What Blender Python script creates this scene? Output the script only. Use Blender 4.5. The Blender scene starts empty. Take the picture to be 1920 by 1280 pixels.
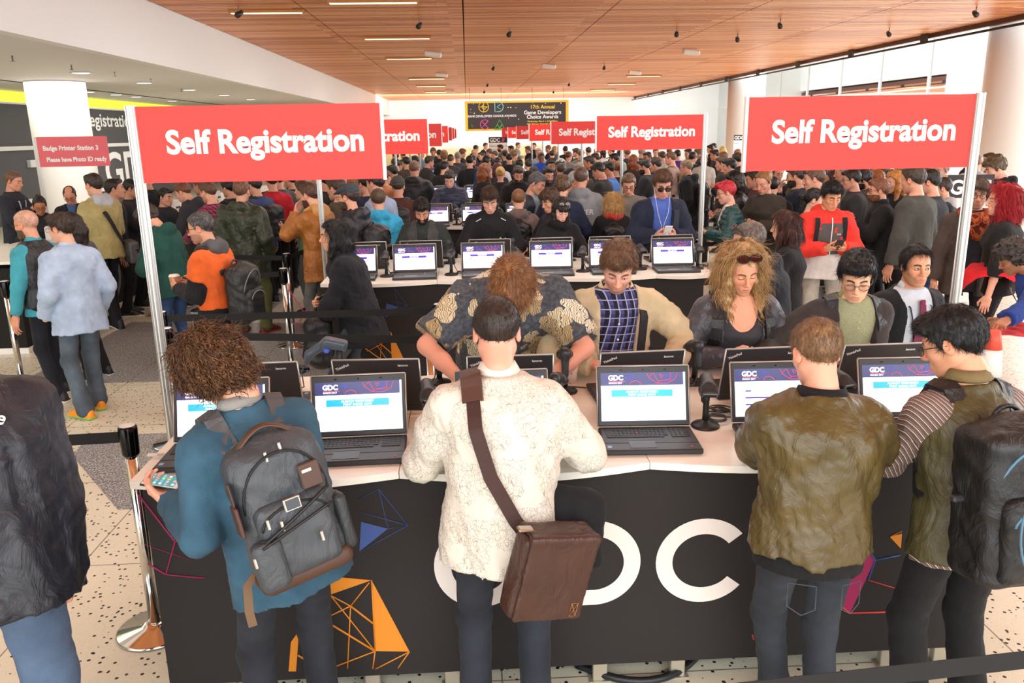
import bpy, math, random
import numpy as np
from mathutils import Matrix, Vector
random.seed(7); np.random.seed(7)
SC = bpy.context.scene
COL = SC.collection
PI = math.pi
def V(*a): return np.array(a, float)
def nrm(v): v = np.array(v, float); n = np.linalg.norm(v); return v/(n if n > 1e-12 else 1.0)
# ------------------------------------------------------------ camera maths
FOC = 1520.0; CAMH = 2.2
_dY = nrm((875-960, 640-248, -FOC)); _dZ = nrm((-100, 5880, FOC)); _dZ = nrm(_dZ-_dZ.dot(_dY)*_dY); _dX = np.cross(_dY, _dZ)
CR = np.array([_dX, _dY, _dZ])
def ray(px, py): return CR @ np.array([px-960, 640-py, -FOC])
def at_y(px, py, Y): r = ray(px, py); return V(0, 0, CAMH)+r*(Y/r[1])
def at_z(px, py, Z): r = ray(px, py); return V(0, 0, CAMH)+r*((Z-CAMH)/r[2])
# ------------------------------------------------------------ scene tagging
def tag(o, label, cat, group=None, kind=None):
    o['label'] = label; o['category'] = cat
    if group: o['group'] = group
    if kind: o['kind'] = kind
    return o
def empty(name, loc=(0, 0, 0), rz=0.0, s=1.0):
    o = bpy.data.objects.new(name, None); COL.objects.link(o)
    o.empty_display_size = .1; o.location = tuple(loc); o.rotation_euler = (0, 0, rz); o.scale = (s, s, s)
    return o
def thing(name, label, cat, loc=(0, 0, 0), rz=0.0, group=None, s=1.0):
    return tag(empty(name, loc, rz, s), label, cat, group)
def link(name, me, mats, parent=None, smooth=True):
    o = bpy.data.objects.new(name, me); COL.objects.link(o)
    if mats is not None:
        mats = mats if isinstance(mats, (list, tuple)) else [mats]
        while len(me.materials) < len(mats): me.materials.append(None)
        for i, m in enumerate(mats):
            o.material_slots[i].link = 'OBJECT'; o.material_slots[i].material = m
    if parent is not None: o.parent = parent
    return o
def struct(name, me, mats):
    o = link(name, me, mats); o['kind'] = 'structure'; return o
def copy_tree(o, parent=None):
    c = o.copy(); COL.objects.link(c)
    if parent is not None: c.parent = parent
    for ch in list(o.children): copy_tree(ch, c)
    return c
# ------------------------------------------------------------ meshes
def np_mesh(name, v, quads, tris=None, smooth=True, midx=None):
    me = bpy.data.meshes.new(name)
    v = np.asarray(v, np.float32); quads = np.asarray(quads, np.int32).reshape(-1, 4)
    tris = np.zeros((0, 3), np.int32) if tris is None else np.asarray(tris, np.int32).reshape(-1, 3)
    nq, nt = len(quads), len(tris)
    me.vertices.add(len(v)); me.vertices.foreach_set('co', v.ravel())
    me.loops.add(nq*4+nt*3); me.loops.foreach_set('vertex_index', np.concatenate([quads.ravel(), tris.ravel()]))
    me.polygons.add(nq+nt)
    st = np.concatenate([np.arange(nq)*4, nq*4+np.arange(nt)*3]).astype(np.int32)
    me.polygons.foreach_set('loop_start', st)
    me.polygons.foreach_set('use_smooth', np.full(nq+nt, smooth))
    if midx is not None: me.polygons.foreach_set('material_index', np.asarray(midx, np.int32))
    me.update(calc_edges=True)
    return me
class MB:
    """collects hard-surface shapes into one mesh"""
    def __init__(s): s.v = []; s.f = []; s.m = []; s.sm = []; s.cur = 0; s.smooth = False; s.T = None
    def add(s, vs, fs, mi=None, smooth=None):
        b = len(s.v)
        if s.T is not None: vs = [tuple(s.T @ Vector(p)) for p in vs]
        s.v += [tuple(map(float, p)) for p in vs]
        for f in fs:
            s.f.append(tuple(int(i)+b for i in f)); s.m.append(s.cur if mi is None else mi); s.sm.append(s.smooth if smooth is None else smooth)
        return s
    def box(s, c, d, bev=0.0, rz=0.0, mi=None, R=None):
        x, y, z = [q/2 for q in d]
        if bev <= 0:
            vs = [(i*x, j*y, k*z) for i in (-1, 1) for j in (-1, 1) for k in (-1, 1)]
            fs = [(0, 1, 3, 2), (4, 6, 7, 5), (0, 4, 5, 1), (2, 3, 7, 6), (0, 2, 6, 4), (1, 5, 7, 3)]
        else:
            b = min(bev, x*.98, y*.98, z*.98)
            vs = []; idx = {}
            for i in (-1, 1):
                for j in (-1, 1):
                    for k in (-1, 1):
                        idx[i, j, k, 0] = len(vs); vs.append((i*x, j*(y-b), k*(z-b)))
                        idx[i, j, k, 1] = len(vs); vs.append((i*(x-b), j*y, k*(z-b)))
                        idx[i, j, k, 2] = len(vs); vs.append((i*(x-b), j*(y-b), k*z))
            fs = []
            def q(a, b_, c_, d_):
                fs.append((a, b_, c_, d_))
            for i in (-1, 1):
                o = [(-1, -1), (1, -1), (1, 1), (-1, 1)]
                if i < 0: o = o[::-1]
                fs.append(tuple(idx[i, j, k, 0] for j, k in o))
                fs.append(tuple(idx[j2, i, k2, 1] for k2, j2 in o))
                fs.append(tuple(idx[j3, k3, i, 2] for j3, k3 in o))
            for j in (-1, 1):
                for k in (-1, 1):
                    a = [idx[-1, j, k, 1], idx[1, j, k, 1], idx[1, j, k, 2], idx[-1, j, k, 2]]
                    fs.append(tuple(a if j*k < 0 else a[::-1]) if True else None)
                    a = [idx[j, -1, k, 0], idx[j, 1, k, 0], idx[j, 1, k, 2], idx[j, -1, k, 2]]
                    fs.append(tuple(a if j*k > 0 else a[::-1]))
                    a = [idx[j, k, -1, 0], idx[j, k, 1, 0], idx[j, k, 1, 1], idx[j, k, -1, 1]]
                    fs.append(tuple(a if j*k < 0 else a[::-1]))
            for i in (-1, 1):
                for j in (-1, 1):
                    for k in (-1, 1):
                        t = (idx[i, j, k, 0], idx[i, j, k, 1], idx[i, j, k, 2])
                        fs.append(t if i*j*k > 0 else t[::-1])
        if R is None: R = Matrix.Rotation(rz, 3, 'Z')
        vs = [tuple(R @ Vector(p)+Vector(c)) for p in vs]
        return s.add(vs, fs, mi)
    def tube(s, pts, r, n=8, caps=True, mi=None, closed=False, flat=None):
        """sweep a circle (or flat=(w,t) ellipse) along pts; r scalar or list"""
        P = [np.array(p, float) for p in pts]; m = len(P)
        rs = r if isinstance(r, (list, tuple)) else [r]*m
        T = [nrm(P[(i+1) % m if closed else min(i+1, m-1)]-P[(i-1) % m if closed else max(i-1, 0)]) for i in range(m)]
        u = nrm(np.cross(T[0], (0, 0, 1) if abs(T[0][2]) < .9 else (1, 0, 0)))
        vs = []
        for i in range(m):
            u = nrm(u-T[i]*u.dot(T[i])); w = np.cross(T[i], u)
            for j in range(n):
                a = 2*PI*j/n
                fa, fb = (rs[i], rs[i]) if flat is None else (flat[0], flat[1])
                vs.append(P[i]+u*math.cos(a)*fa+w*math.sin(a)*fb)
        fs = []
        for i in range(m if closed else m-1):
            for j in range(n):
                a = i*n+j; b = i*n+(j+1) % n; i2 = (i+1) % m
                fs.append((a, b, i2*n+(j+1) % n, i2*n+j))
        if caps and not closed:
            fs.append(tuple(range(n))[::-1]); fs.append(tuple((m-1)*n+j for j in range(n)))
        return s.add(vs, fs, mi, True)
    def lathe(s, prof, c=(0, 0, 0), n=24, mi=None, smooth=True):
        vs = []; fs = []
        for r, z in prof:
            for j in range(n):
                a = 2*PI*j/n; vs.append((c[0]+r*math.cos(a), c[1]+r*math.sin(a), c[2]+z))
        for i in range(len(prof)-1):
            for j in range(n):
                fs.append((i*n+j, i*n+(j+1) % n, (i+1)*n+(j+1) % n, (i+1)*n+j))
        fs.append(tuple(range(n))[::-1]); fs.append(tuple((len(prof)-1)*n+j for j in range(n)))
        return s.add(vs, fs, mi, smooth)
    def prism(s, poly, z0, z1, mi=None, axes='xyz'):
        n = len(poly)
        a = sum(poly[i][0]*poly[(i+1) % n][1]-poly[(i+1) % n][0]*poly[i][1] for i in range(n))
        if a < 0: poly = poly[::-1]
        def pt(x, y, z): return {'xyz': (x, y, z), 'xzy': (x, z, y), 'yzx': (z, x, y)}[axes]
        vs = [pt(x, y, z0) for x, y in poly]+[pt(x, y, z1) for x, y in poly]
        fs = [tuple(range(n))[::-1], tuple(range(n, 2*n))]+[(i, (i+1) % n, n+(i+1) % n, n+i) for i in range(n)]
        if axes == 'xzy': fs = [f[::-1] for f in fs]
        return s.add(vs, fs, mi, False)
    def quad(s, a, b, c, d, mi=None): return s.add([a, b, c, d], [(0, 1, 2, 3)], mi, False)
    def mesh(s, name):
        me = bpy.data.meshes.new(name); me.from_pydata(s.v, [], s.f)
        me.polygons.foreach_set('material_index', s.m); me.polygons.foreach_set('use_smooth', s.sm); me.update()
        return me
    def build(s, name, mats, parent=None): return link(name, s.mesh(name), mats, parent)
# ------------------------------------------------------------ text
_fc = {}
def text_geo(txt, size=1.0, bold=0.0, align='CENTER', sx=1.0):
    """flat text outlines as (verts, polys) in the XZ plane"""
    key = (txt, size, bold, align, sx)
    if key in _fc: return _fc[key]
    cu = bpy.data.curves.new('t', 'FONT'); cu.body = txt; cu.size = size; cu.align_x = align; cu.offset = bold; cu.fill_mode = 'FRONT'; cu.resolution_u = 4
    o = bpy.data.objects.new('t', cu); COL.objects.link(o)
    dg = bpy.context.evaluated_depsgraph_get(); dg.update()
    me = o.evaluated_get(dg).to_mesh()
    vs = [(v.co.x*sx, 0.0, v.co.y) for v in me.vertices]; fs = [tuple(p.vertices) for p in me.polygons]
    o.evaluated_get(dg).to_mesh_clear(); bpy.data.objects.remove(o); bpy.data.curves.remove(cu)
    # make faces look towards -Y
    out = []
    for f in fs:
        a, b, c = [np.array(vs[i]) for i in f[:3]]
        out.append(f[::-1] if np.cross(b-a, c-a)[1] > 0 else f)
    _fc[key] = (vs, out)
    return vs, out
def put_text(mb, txt, o, u, w, size, bold=0.0, align='CENTER', sx=1.0, mi=None):
    """text on a plane: origin o, u = reading direction, w = up"""
    vs, fs = text_geo(txt, size, bold, align, sx)
    o, u, w = map(lambda q: np.array(q, float), (o, u, w))
    mb.add([o+u*x+w*z for x, _, z in vs], fs, mi, False)
# ------------------------------------------------------------ materials
def lin(h):
    if not isinstance(h, str): return tuple(h)
    h = h.lstrip('#'); c = [int(h[i:i+2], 16)/255 for i in (0, 2, 4)]
    return tuple(x/12.92 if x <= .04045 else ((x+.055)/1.055)**2.4 for x in c)
_mc = {}
class NT:
    def __init__(s, name):
        s.m = bpy.data.materials.new(name); s.m.use_nodes = True; s.nt = s.m.node_tree
        s.b = s.nt.nodes['Principled BSDF']; s.L = s.nt.links
    def n(s, t, **kw):
        n = s.nt.nodes.new(t)
        for k, v in kw.items():
            if k.startswith('i_'):
                kk = k[2:]; kk = int(kk) if kk.isdigit() else kk.replace('_', ' ')
                n.inputs[kk].default_value = v
            else: setattr(n, k, v)
        return n
    def l(s, a, b): s.L.new(a, b)
    def set(s, **kw):
        for k, v in kw.items(): s.b.inputs[k.replace('_', ' ')].default_value = v
    def co(s, kind='Object'): return s.n('ShaderNodeTexCoord').outputs[kind]
    def mapping(s, src, scale=(1, 1, 1), rot=(0, 0, 0), loc=(0, 0, 0)):
        m = s.n('ShaderNodeMapping'); s.l(src, m.inputs[0]); m.inputs['Scale'].default_value = scale; m.inputs['Rotation'].default_value = rot; m.inputs['Location'].default_value = loc
        return m.outputs[0]
    def noise(s, src, scale, detail=2, rough=.5, dist=0):
        n = s.n('ShaderNodeTexNoise', i_Scale=scale, i_Detail=detail, i_Roughness=rough, i_Distortion=dist); s.l(src, n.inputs['Vector']); return n.outputs[0]
    def vor(s, src, scale, feature='F1', rnd=1.0):
        n = s.n('ShaderNodeTexVoronoi', feature=feature, i_Scale=scale, i_Randomness=rnd); s.l(src, n.inputs['Vector']); return n
    def math(s, op, a, b=None, c=None, clamp=False):
        n = s.n('ShaderNodeMath', operation=op, use_clamp=clamp)
        for i, q in enumerate((a, b, c)):
            if q is None: continue
            if isinstance(q, (int, float)): n.inputs[i].default_value = q
            else: s.l(q, n.inputs[i])
        return n.outputs[0]
    def ramp(s, fac, stops, interp='LINEAR'):
        n = s.n('ShaderNodeValToRGB'); n.color_ramp.interpolation = interp; e = n.color_ramp.elements
        while len(e) < len(stops): e.new(.5)
        for q, (p, c) in zip(e, stops): q.position = p; q.color = (*lin(c), 1)
        s.l(fac, n.inputs[0]); return n.outputs[0]
    def mix(s, fac, a, b, blend='MIX'):
        n = s.n('ShaderNodeMix', data_type='RGBA', blend_type=blend)
        for i, q in ((0, fac), (6, a), (7, b)):
            if isinstance(q, (int, float)): n.inputs[i].default_value = q
            elif isinstance(q, (str, tuple)): n.inputs[i].default_value = (*lin(q), 1)
            else: s.l(q, n.inputs[i])
        return n.outputs[2]
    def sep(s, src): n = s.n('ShaderNodeSeparateXYZ'); s.l(src, n.inputs[0]); return n.outputs
    def attr(s, name): return s.n('ShaderNodeAttribute', attribute_name=name).outputs['Fac']
    def color(s, src): s.l(src, s.b.inputs['Base Color'])
    def bump(s, h, strength=.3, dist=.01):
        b = s.n('ShaderNodeBump', i_Strength=strength, i_Distance=dist); s.l(h, b.inputs['Height']); s.l(b.outputs[0], s.b.inputs['Normal'])
def M(hexc, rough=.5, metal=0.0, emit=0.0, spec=.5, coat=0.0, name=None, alpha=1.0):
    key = ('M', hexc, rough, metal, emit, spec, coat)
    if key in _mc: return _mc[key]
    t = NT(name or f'mat_{len(_mc)}')
    c = (*lin(hexc), 1)
    t.set(Base_Color=c, Roughness=rough, Metallic=metal, Specular_IOR_Level=spec, Coat_Weight=coat)
    if emit: t.set(Emission_Color=c, Emission_Strength=emit)
    _mc[key] = t.m; return t.m
def cloth(hexc, kind='plain', c2=None, c3=None):
    key = ('C', hexc, kind, c2, c3)
    if key in _mc: return _mc[key]
    t = NT(f'cloth_{len(_mc)}'); P = t.co(); base = (*lin(hexc), 1)
    rough = {'nylon': .42, 'leather': .38, 'denim': .85, 'bomber': .36}.get(kind, .82)
    t.set(Roughness=rough, Specular_IOR_Level=.3 if rough > .5 else .5, Sheen_Weight=.04 if rough > .5 else 0)
    if kind in ('plain', 'nylon', 'leather', 'denim', 'knit', 'bomber'):
        f = t.noise(P, 9 if kind != 'denim' else 5, 3)
        d = .16 if kind != 'denim' else .4
        lo = tuple(c*(1-d) for c in lin(hexc)); hi = tuple(min(1, c*(1+d)) for c in lin(hexc))
        t.color(t.ramp(f, [(.3, lo), (.7, hi)]))
    elif kind == 'heather':
        f = t.noise(P, 260, 2); t.color(t.ramp(f, [(.35, hexc), (.65, c2)]))
    elif kind == 'plaid':
        x, y, z = t.sep(P); u = t.math('ADD', x, t.math('MULTIPLY', y, .7))
        a = t.math('FRACT', t.math('MULTIPLY', u, 22)); b = t.math('FRACT', t.math('MULTIPLY', z, 22))
        sa = t.math('LESS_THAN', a, .45); sb = t.math('LESS_THAN', b, .45)
        col = t.mix(sa, hexc, c2); col = t.mix(t.math('MULTIPLY', sb, .5), col, c2)
        thin = t.math('MAXIMUM', t.math('GREATER_THAN', a, .88), t.math('GREATER_THAN', b, .9))
        t.color(t.mix(t.math('MULTIPLY', thin, .75), col, c3 or c2))
    elif kind == 'stripe':
        x, y, z = t.sep(P); w = t.math('FRACT', t.math('MULTIPLY', t.math('ADD', t.math('MULTIPLY', x, .8), t.math('MULTIPLY', z, .62)), 70))
        t.color(t.ramp(w, [(0, hexc), (.42, c2), (.55, hexc), (.78, c3 or c2), (.86, hexc)], 'CONSTANT'))
    elif kind == 'hstripe':
        x, y, z = t.sep(P); w = t.math('FRACT', t.math('MULTIPLY', z, 28)); t.color(t.ramp(w, [(0, hexc), (.5, c2)], 'CONSTANT'))
    elif kind == 'aloha':
        Q = t.noise(P, 9, 2); n = t.n('ShaderNodeVectorMath', operation='ADD'); t.l(P, n.inputs[0])
        sc = t.n('ShaderNodeVectorMath', operation='SCALE', i_Scale=.16); t.l(t.nt.nodes[-3].outputs[1] if False else Q, sc.inputs[0]); t.l(sc.outputs[0], n.inputs[1])
        v1 = t.vor(t.mapping(n.outputs[0], (1, 1, .62), (0, .6, 0)), 8.5); wv = t.n('ShaderNodeTexWave', i_Scale=34, i_Distortion=14, i_Detail=1.5); t.l(P, wv.inputs[0])
        inside = t.math('LESS_THAN', v1.outputs['Distance'], .52)
        vein = t.math('GREATER_THAN', wv.outputs[1], .17)
        leaf = t.math('MULTIPLY', inside, vein)
        tint = t.ramp(t.sep(v1.outputs['Color'])[0], [(0, '#d9c9a0'), (.45, '#e6dcc0'), (.75, '#b29a6c')], 'CONSTANT')
        t.color(t.mix(leaf, t.ramp(t.noise(P, 60, 2), [(.35, '#3c4048'), (.65, '#585c62')]), tint))
    elif kind == 'crackle':
        v = t.vor(P, 52, 'DISTANCE_TO_EDGE'); v2 = t.vor(t.mapping(P, (1, 1, .45)), 75, 'DISTANCE_TO_EDGE')
        e = t.math('MAXIMUM', t.math('LESS_THAN', v.outputs[0], .022), t.math('LESS_THAN', v2.outputs[0], .025))
        g = t.math('GREATER_THAN', t.noise(P, 12, 1), .42)
        t.color(t.mix(t.math('MULTIPLY', t.math('MULTIPLY', e, g), .55), hexc, c2))
    elif kind == 'camo':
        t.color(t.ramp(t.noise(P, 14, 3, dist=1.2), [(0, hexc), (.48, c2), (.56, c3 or hexc)], 'CONSTANT'))
    if kind not in ('nylon', 'leather', 'bomber'):
        h = t.math('ADD', t.math('MULTIPLY', t.noise(P, 420, 1), .25), t.noise(t.mapping(P, (1, 1, .55)), 11, 4, .6, 1.2)); t.bump(h, .5, .014)
    else:
        h = t.noise(t.mapping(P, (1, 1, .5), (0, .5, 0)), 12, 5, .6, 1.6); t.bump(h, .7, .016)
    _mc[key] = t.m; return t.m
def skin(tone, brow='#2a1c14', stub=0.0):
    key = ('S', tone, brow, stub)
    if key in _mc: return _mc[key]
    t = NT(f'skin_{len(_mc)}'); P = t.co()
    c = lin(tone); red = (min(1, c[0]*1.08), c[1]*.8, c[2]*.76)
    col = t.mix(t.math('MULTIPLY', t.attr('blush'), .75), tone, red)
    col = t.mix(t.math('MULTIPLY', t.ramp(t.noise(P, 38, 3), [(.35, '#000000'), (.75, '#ffffff')]), .18), col, red)
    lip = (c[0]*.72, c[1]*.42, c[2]*.42)
    col = t.mix(t.math('MULTIPLY', t.attr('lip'), .8), col, lip)
    if stub:
        st = t.math('MULTIPLY', t.attr('stub'), t.math('ADD', .55, t.math('MULTIPLY', t.noise(P, 300, 2), .9)), clamp=True)
        col = t.mix(t.math('MULTIPLY', st, stub), col, brow)
    col = t.mix(t.attr('brow'), col, brow)
    t.color(col)
    t.set(Roughness=.45, Specular_IOR_Level=.4, Subsurface_Weight=.12, Subsurface_Radius=(.012, .005, .003), Subsurface_Scale=.6)
    t.bump(t.noise(P, 240, 2), .12, .002)
    _mc[key] = t.m; return t.m
def hairmat(hexc, c2=None):
    key = ('H', hexc, c2)
    if key in _mc: return _mc[key]
    t = NT(f'hair_{len(_mc)}'); P = t.co(); c = lin(hexc)
    lo = tuple(q*.45 for q in c); hi = lin(c2) if c2 else tuple(min(1, q*1.5+.01) for q in c)
    f = t.noise(t.mapping(P, (60, 60, 14)), 2.2, 4, .65, .6)
    g = t.noise(P, 26, 2)
    t.color(t.ramp(t.math('ADD', t.math('MULTIPLY', f, .7), t.math('MULTIPLY', g, .3)), [(.32, lo), (.5, c), (.68, hi)]))
    t.set(Roughness=.42, Specular_IOR_Level=.45); t.bump(f, .5, .006)
    _mc[key] = t.m; return t.m
# ------------------------------------------------------------ distance-field modelling
def smin(a, b, k):
    h = np.maximum(k-np.abs(a-b), 0)/k
    return np.minimum(a, b)-h*h*k*.25
def nets(F, lo, h):
    S = F < 0
    c = np.zeros(tuple(n-1 for n in F.shape), np.uint8)
    for i in (0, 1):
        for j in (0, 1):
            for k in (0, 1):
                c += S[i:c.shape[0]+i, j:c.shape[1]+j, k:c.shape[2]+k]
    idx = np.argwhere((c > 0) & (c < 8))
    if not len(idx): return np.zeros((0, 3)), np.zeros((0, 4), int)
    vid = np.full(c.shape, -1, np.int32); vid[tuple(idx.T)] = np.arange(len(idx))
    acc = np.zeros((len(idx), 3)); cnt = np.zeros(len(idx))
    cor = [np.array((i, j, k)) for i in (0, 1) for j in (0, 1) for k in (0, 1)]
    val = [F[tuple((idx+o).T)] for o in cor]
    for a in range(8):
        for b in range(a+1, 8):
            d = cor[b]-cor[a]
            if d.min() < 0 or d.sum() != 1: continue
            m = (val[a] < 0) != (val[b] < 0)
            t = val[a][m]/(val[a][m]-val[b][m])
            acc[m] += cor[a]+t[:, None]*d; cnt[m] += 1
    verts = (idx+acc/cnt[:, None])*h+lo
    quads = []
    for ax in range(3):
        b, c2 = (ax+1) % 3, (ax+2) % 3
        sl0 = [slice(1, -1)]*3; sl1 = [slice(1, -1)]*3; sl0[ax] = slice(0, -1); sl1[ax] = slice(1, None)
        A, B = S[tuple(sl0)], S[tuple(sl1)]
        off = np.array([1, 1, 1]); off[ax] = 0
        g = np.argwhere(A != B)
        ins = A[tuple(g.T)]; g = g+off
        eb = np.zeros(3, int); eb[b] = 1; ec = np.zeros(3, int); ec[c2] = 1
        q = np.stack([vid[tuple((g-eb-ec).T)], vid[tuple((g-ec).T)], vid[tuple(g.T)], vid[tuple((g-eb).T)]], 1)
        q[~ins] = q[~ins][:, ::-1]
        quads.append(q)
    quads = np.concatenate(quads); quads = quads[(quads >= 0).all(1)]
    return verts, quads
class Blob:
    def __init__(s): s.ops = []
    def f(s, fn, lo, hi, k=.02, mode='add'): s.ops.append((fn, np.array(lo, float), np.array(hi, float), k, mode)); return s
    def cap(s, a, b, ra, rb=None, k=.02, mode='add', cut=None, cut0=None, sq=None):
        a = np.array(a, float); b = np.array(b, float); rb = ra if rb is None else rb
        ba = b-a; L2 = max(ba.dot(ba), 1e-9)
        def fn(x, y, z):
            px, py, pz = x-a[0], y-a[1], z-a[2]
            t = np.clip((px*ba[0]+py*ba[1]+pz*ba[2])/L2, 0, 1)
            d = np.sqrt((px-t*ba[0])**2+(py-t*ba[1])**2+(pz-t*ba[2])**2)-(ra+(rb-ra)*t)
            if cut is not None:
                c, n = cut; d = np.maximum(d, (x-c[0])*n[0]+(y-c[1])*n[1]+(z-c[2])*n[2])
            return d
        r = max(ra, rb); return s.f(fn, np.minimum(a, b)-r, np.maximum(a, b)+r, k, mode)
    def ell(s, c, r, R=None, k=.02, mode='add'):
        c = np.array(c, float); r = np.array(r, float); Ri = None if R is None else np.array(R).T
        def fn(x, y, z):
            px, py, pz = x-c[0], y-c[1], z-c[2]
            if Ri is not None:
                px, py, pz = [Ri[i, 0]*px+Ri[i, 1]*py+Ri[i, 2]*pz for i in range(3)]
            k0 = np.sqrt((px/r[0])**2+(py/r[1])**2+(pz/r[2])**2); k1 = np.sqrt((px/r[0]**2)**2+(py/r[1]**2)**2+(pz/r[2]**2)**2)
            return k0*(k0-1)/np.maximum(k1, 1e-6)
        m = r if R is None else np.abs(np.array(R)) @ r
        return s.f(fn, c-m, c+m, k, mode)
    def rbox(s, c, d, r, R=None, k=.02, mode='add'):
        c = np.array(c, float); d = np.array(d, float)/2-r; Ri = None if R is None else np.array(R).T
        def fn(x, y, z):
            p = [x-c[0], y-c[1], z-c[2]]
            if Ri is not None: p = [Ri[i, 0]*p[0]+Ri[i, 1]*p[1]+Ri[i, 2]*p[2] for i in range(3)]
            q = [np.abs(p[i])-d[i] for i in range(3)]
            return np.sqrt(np.maximum(q[0], 0)**2+np.maximum(q[1], 0)**2+np.maximum(q[2], 0)**2)+np.minimum(np.maximum(np.maximum(q[0], q[1]), q[2]), 0)-r
        m = (d+r) if R is None else np.abs(np.array(R)) @ (d+r)
        return s.f(fn, c-m, c+m, k, mode)
    def plane(s, c, n, k=0):
        c = np.array(c, float); n = nrm(n)
        return s.f(lambda x, y, z: (x-c[0])*n[0]+(y-c[1])*n[1]+(z-c[2])*n[2], (-9,)*3, (9,)*3, k, 'int')
    def grid(s, h, disp=None):
        add = [o for o in s.ops if o[4] == 'add']
        lo = np.min([o[1] for o in add], 0)-3*h; hi = np.max([o[2] for o in add], 0)+3*h
        n = np.ceil((hi-lo)/h).astype(int)+1
        ax = [lo[i]+np.arange(n[i])*h for i in range(3)]
        F = np.full(tuple(n), 1.0)
        for fn, a, b, k, mode in s.ops:
            m = k+3*h
            i0 = np.clip(np.floor((a-m-lo)/h).astype(int), 0, n); i1 = np.clip(np.ceil((b+m-lo)/h).astype(int)+1, 0, n)
            if (i1 <= i0).any(): continue
            sl = tuple(slice(i0[i], i1[i]) for i in range(3))
            d = fn(ax[0][sl[0]][:, None, None], ax[1][sl[1]][None, :, None], ax[2][sl[2]][None, None, :])
            if mode == 'add': F[sl] = smin(F[sl], d, k) if k > 0 else np.minimum(F[sl], d)
            elif mode == 'sub': F[sl] = -smin(-F[sl], d, k) if k > 0 else np.maximum(F[sl], -d)
            else: F[sl] = np.maximum(F[sl], d)
        if disp is not None:
            m = np.argwhere(np.abs(F) < 2.5*h+.02)
            p = m*h+lo
            F[tuple(m.T)] += disp(p)
        return F, lo
    def mesh(s, h, disp=None):
        F, lo = s.grid(h, disp); return nets(F, lo, h)
def ripple(seed, amp, fr):
    rg = np.random.RandomState(seed); W = rg.normal(size=(5, 3))*fr*np.array((.8, .8, 1.15)); ph = rg.rand(5)*7; W2 = rg.normal(size=(5, 3))*fr*.6
    def fn(p):
        d = 0
        for i in range(5): d = d+np.sin(p@W[i]+ph[i]+1.6*np.sin(p@W2[i]+i))
        return -amp*.35*d
    return fn
def rotm(ax, deg): return np.array(Matrix.Rotation(math.radians(deg), 3, ax))
# ------------------------------------------------------------ heads
HL = {0: .0036, 1: .0052, 2: .0085}
def head_blob(sex):
    f = sex == 'f'; B = Blob()
    B.ell((0, -.018, .035), (.074, .094, .086), k=.03)
    B.ell((0, .03, .03), (.061, .061, .066), k=.03)
    B.ell((0, .03, -.045), (.056 if f else .059, .060, .070), k=.03)
    for s in (-1, 1):
        B.cap((s*.047, -.006, -.052), (s*(.014 if f else .02), .06, -.098), .019, .017, k=.03)
        B.ell((s*.036, .058, -.022), (.024, .022, .022), k=.025)
        B.cap((s*.006, .085, .019), (s*.042, .068, .021), .0095 if f else .0115, .009, k=.016)
    B.ell((0, .07, -.101), (.018 if f else .023, .017, .015), k=.02)
    B.cap((0, -.02, -.05), (0, -.034, -.125), .048 if f else .056, .046 if f else .055, k=.025)
    for s in (-1, 1):
        B.ell((s*.0315, .1, .001), (.021, .02, .0135), k=.012, mode='sub')
        B.ell((s*.0315, .0765, .001), (.0145, .0125, .0118), k=.005)
        B.cap((s*.018, .087, -.0035), (s*.045, .08, -.0035), .0015, .001, k=.002, mode='sub')
    B.cap((0, .086, .014), (0, .110, -.028), .0068, .0105, k=.014)
    B.ell((0, .112, -.032), (.0105, .0105, .0095), k=.007)
    for s in (-1, 1):
        B.ell((s*.0115, .1005, -.0355), (.0085, .011, .0078), k=.006)
        B.ell((s*.006, .1065, -.0435), (.004, .005, .004), k=.003, mode='sub')
    B.ell((0, .082, -.068), (.029, .016, .021), k=.016)
    for s in (-1, 1):
        B.cap((s*.0035, .0985, -.0625), (s*.02, .0905, -.066), .0055, .0028, k=.005)
    B.cap((-.013, .0935, -.0752), (.013, .0935, -.0752), .0062 if f else .0055, k=.007)
    B.cap((-.022, .0985, -.0688), (.022, .0985, -.0688), .0018, k=.003, mode='sub')
    for s in (-1, 1):
        R = rotm('Z', s*-22) @ rotm('X', -12)
        B.ell((s*.078, -.012, -.004), (.0085, .0195, .031), R, k=.008)
        B.ell((s*.0855, -.007, .002), (.006, .0115, .0175), R, k=.004, mode='sub')
    return B
_hd = {}
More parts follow.
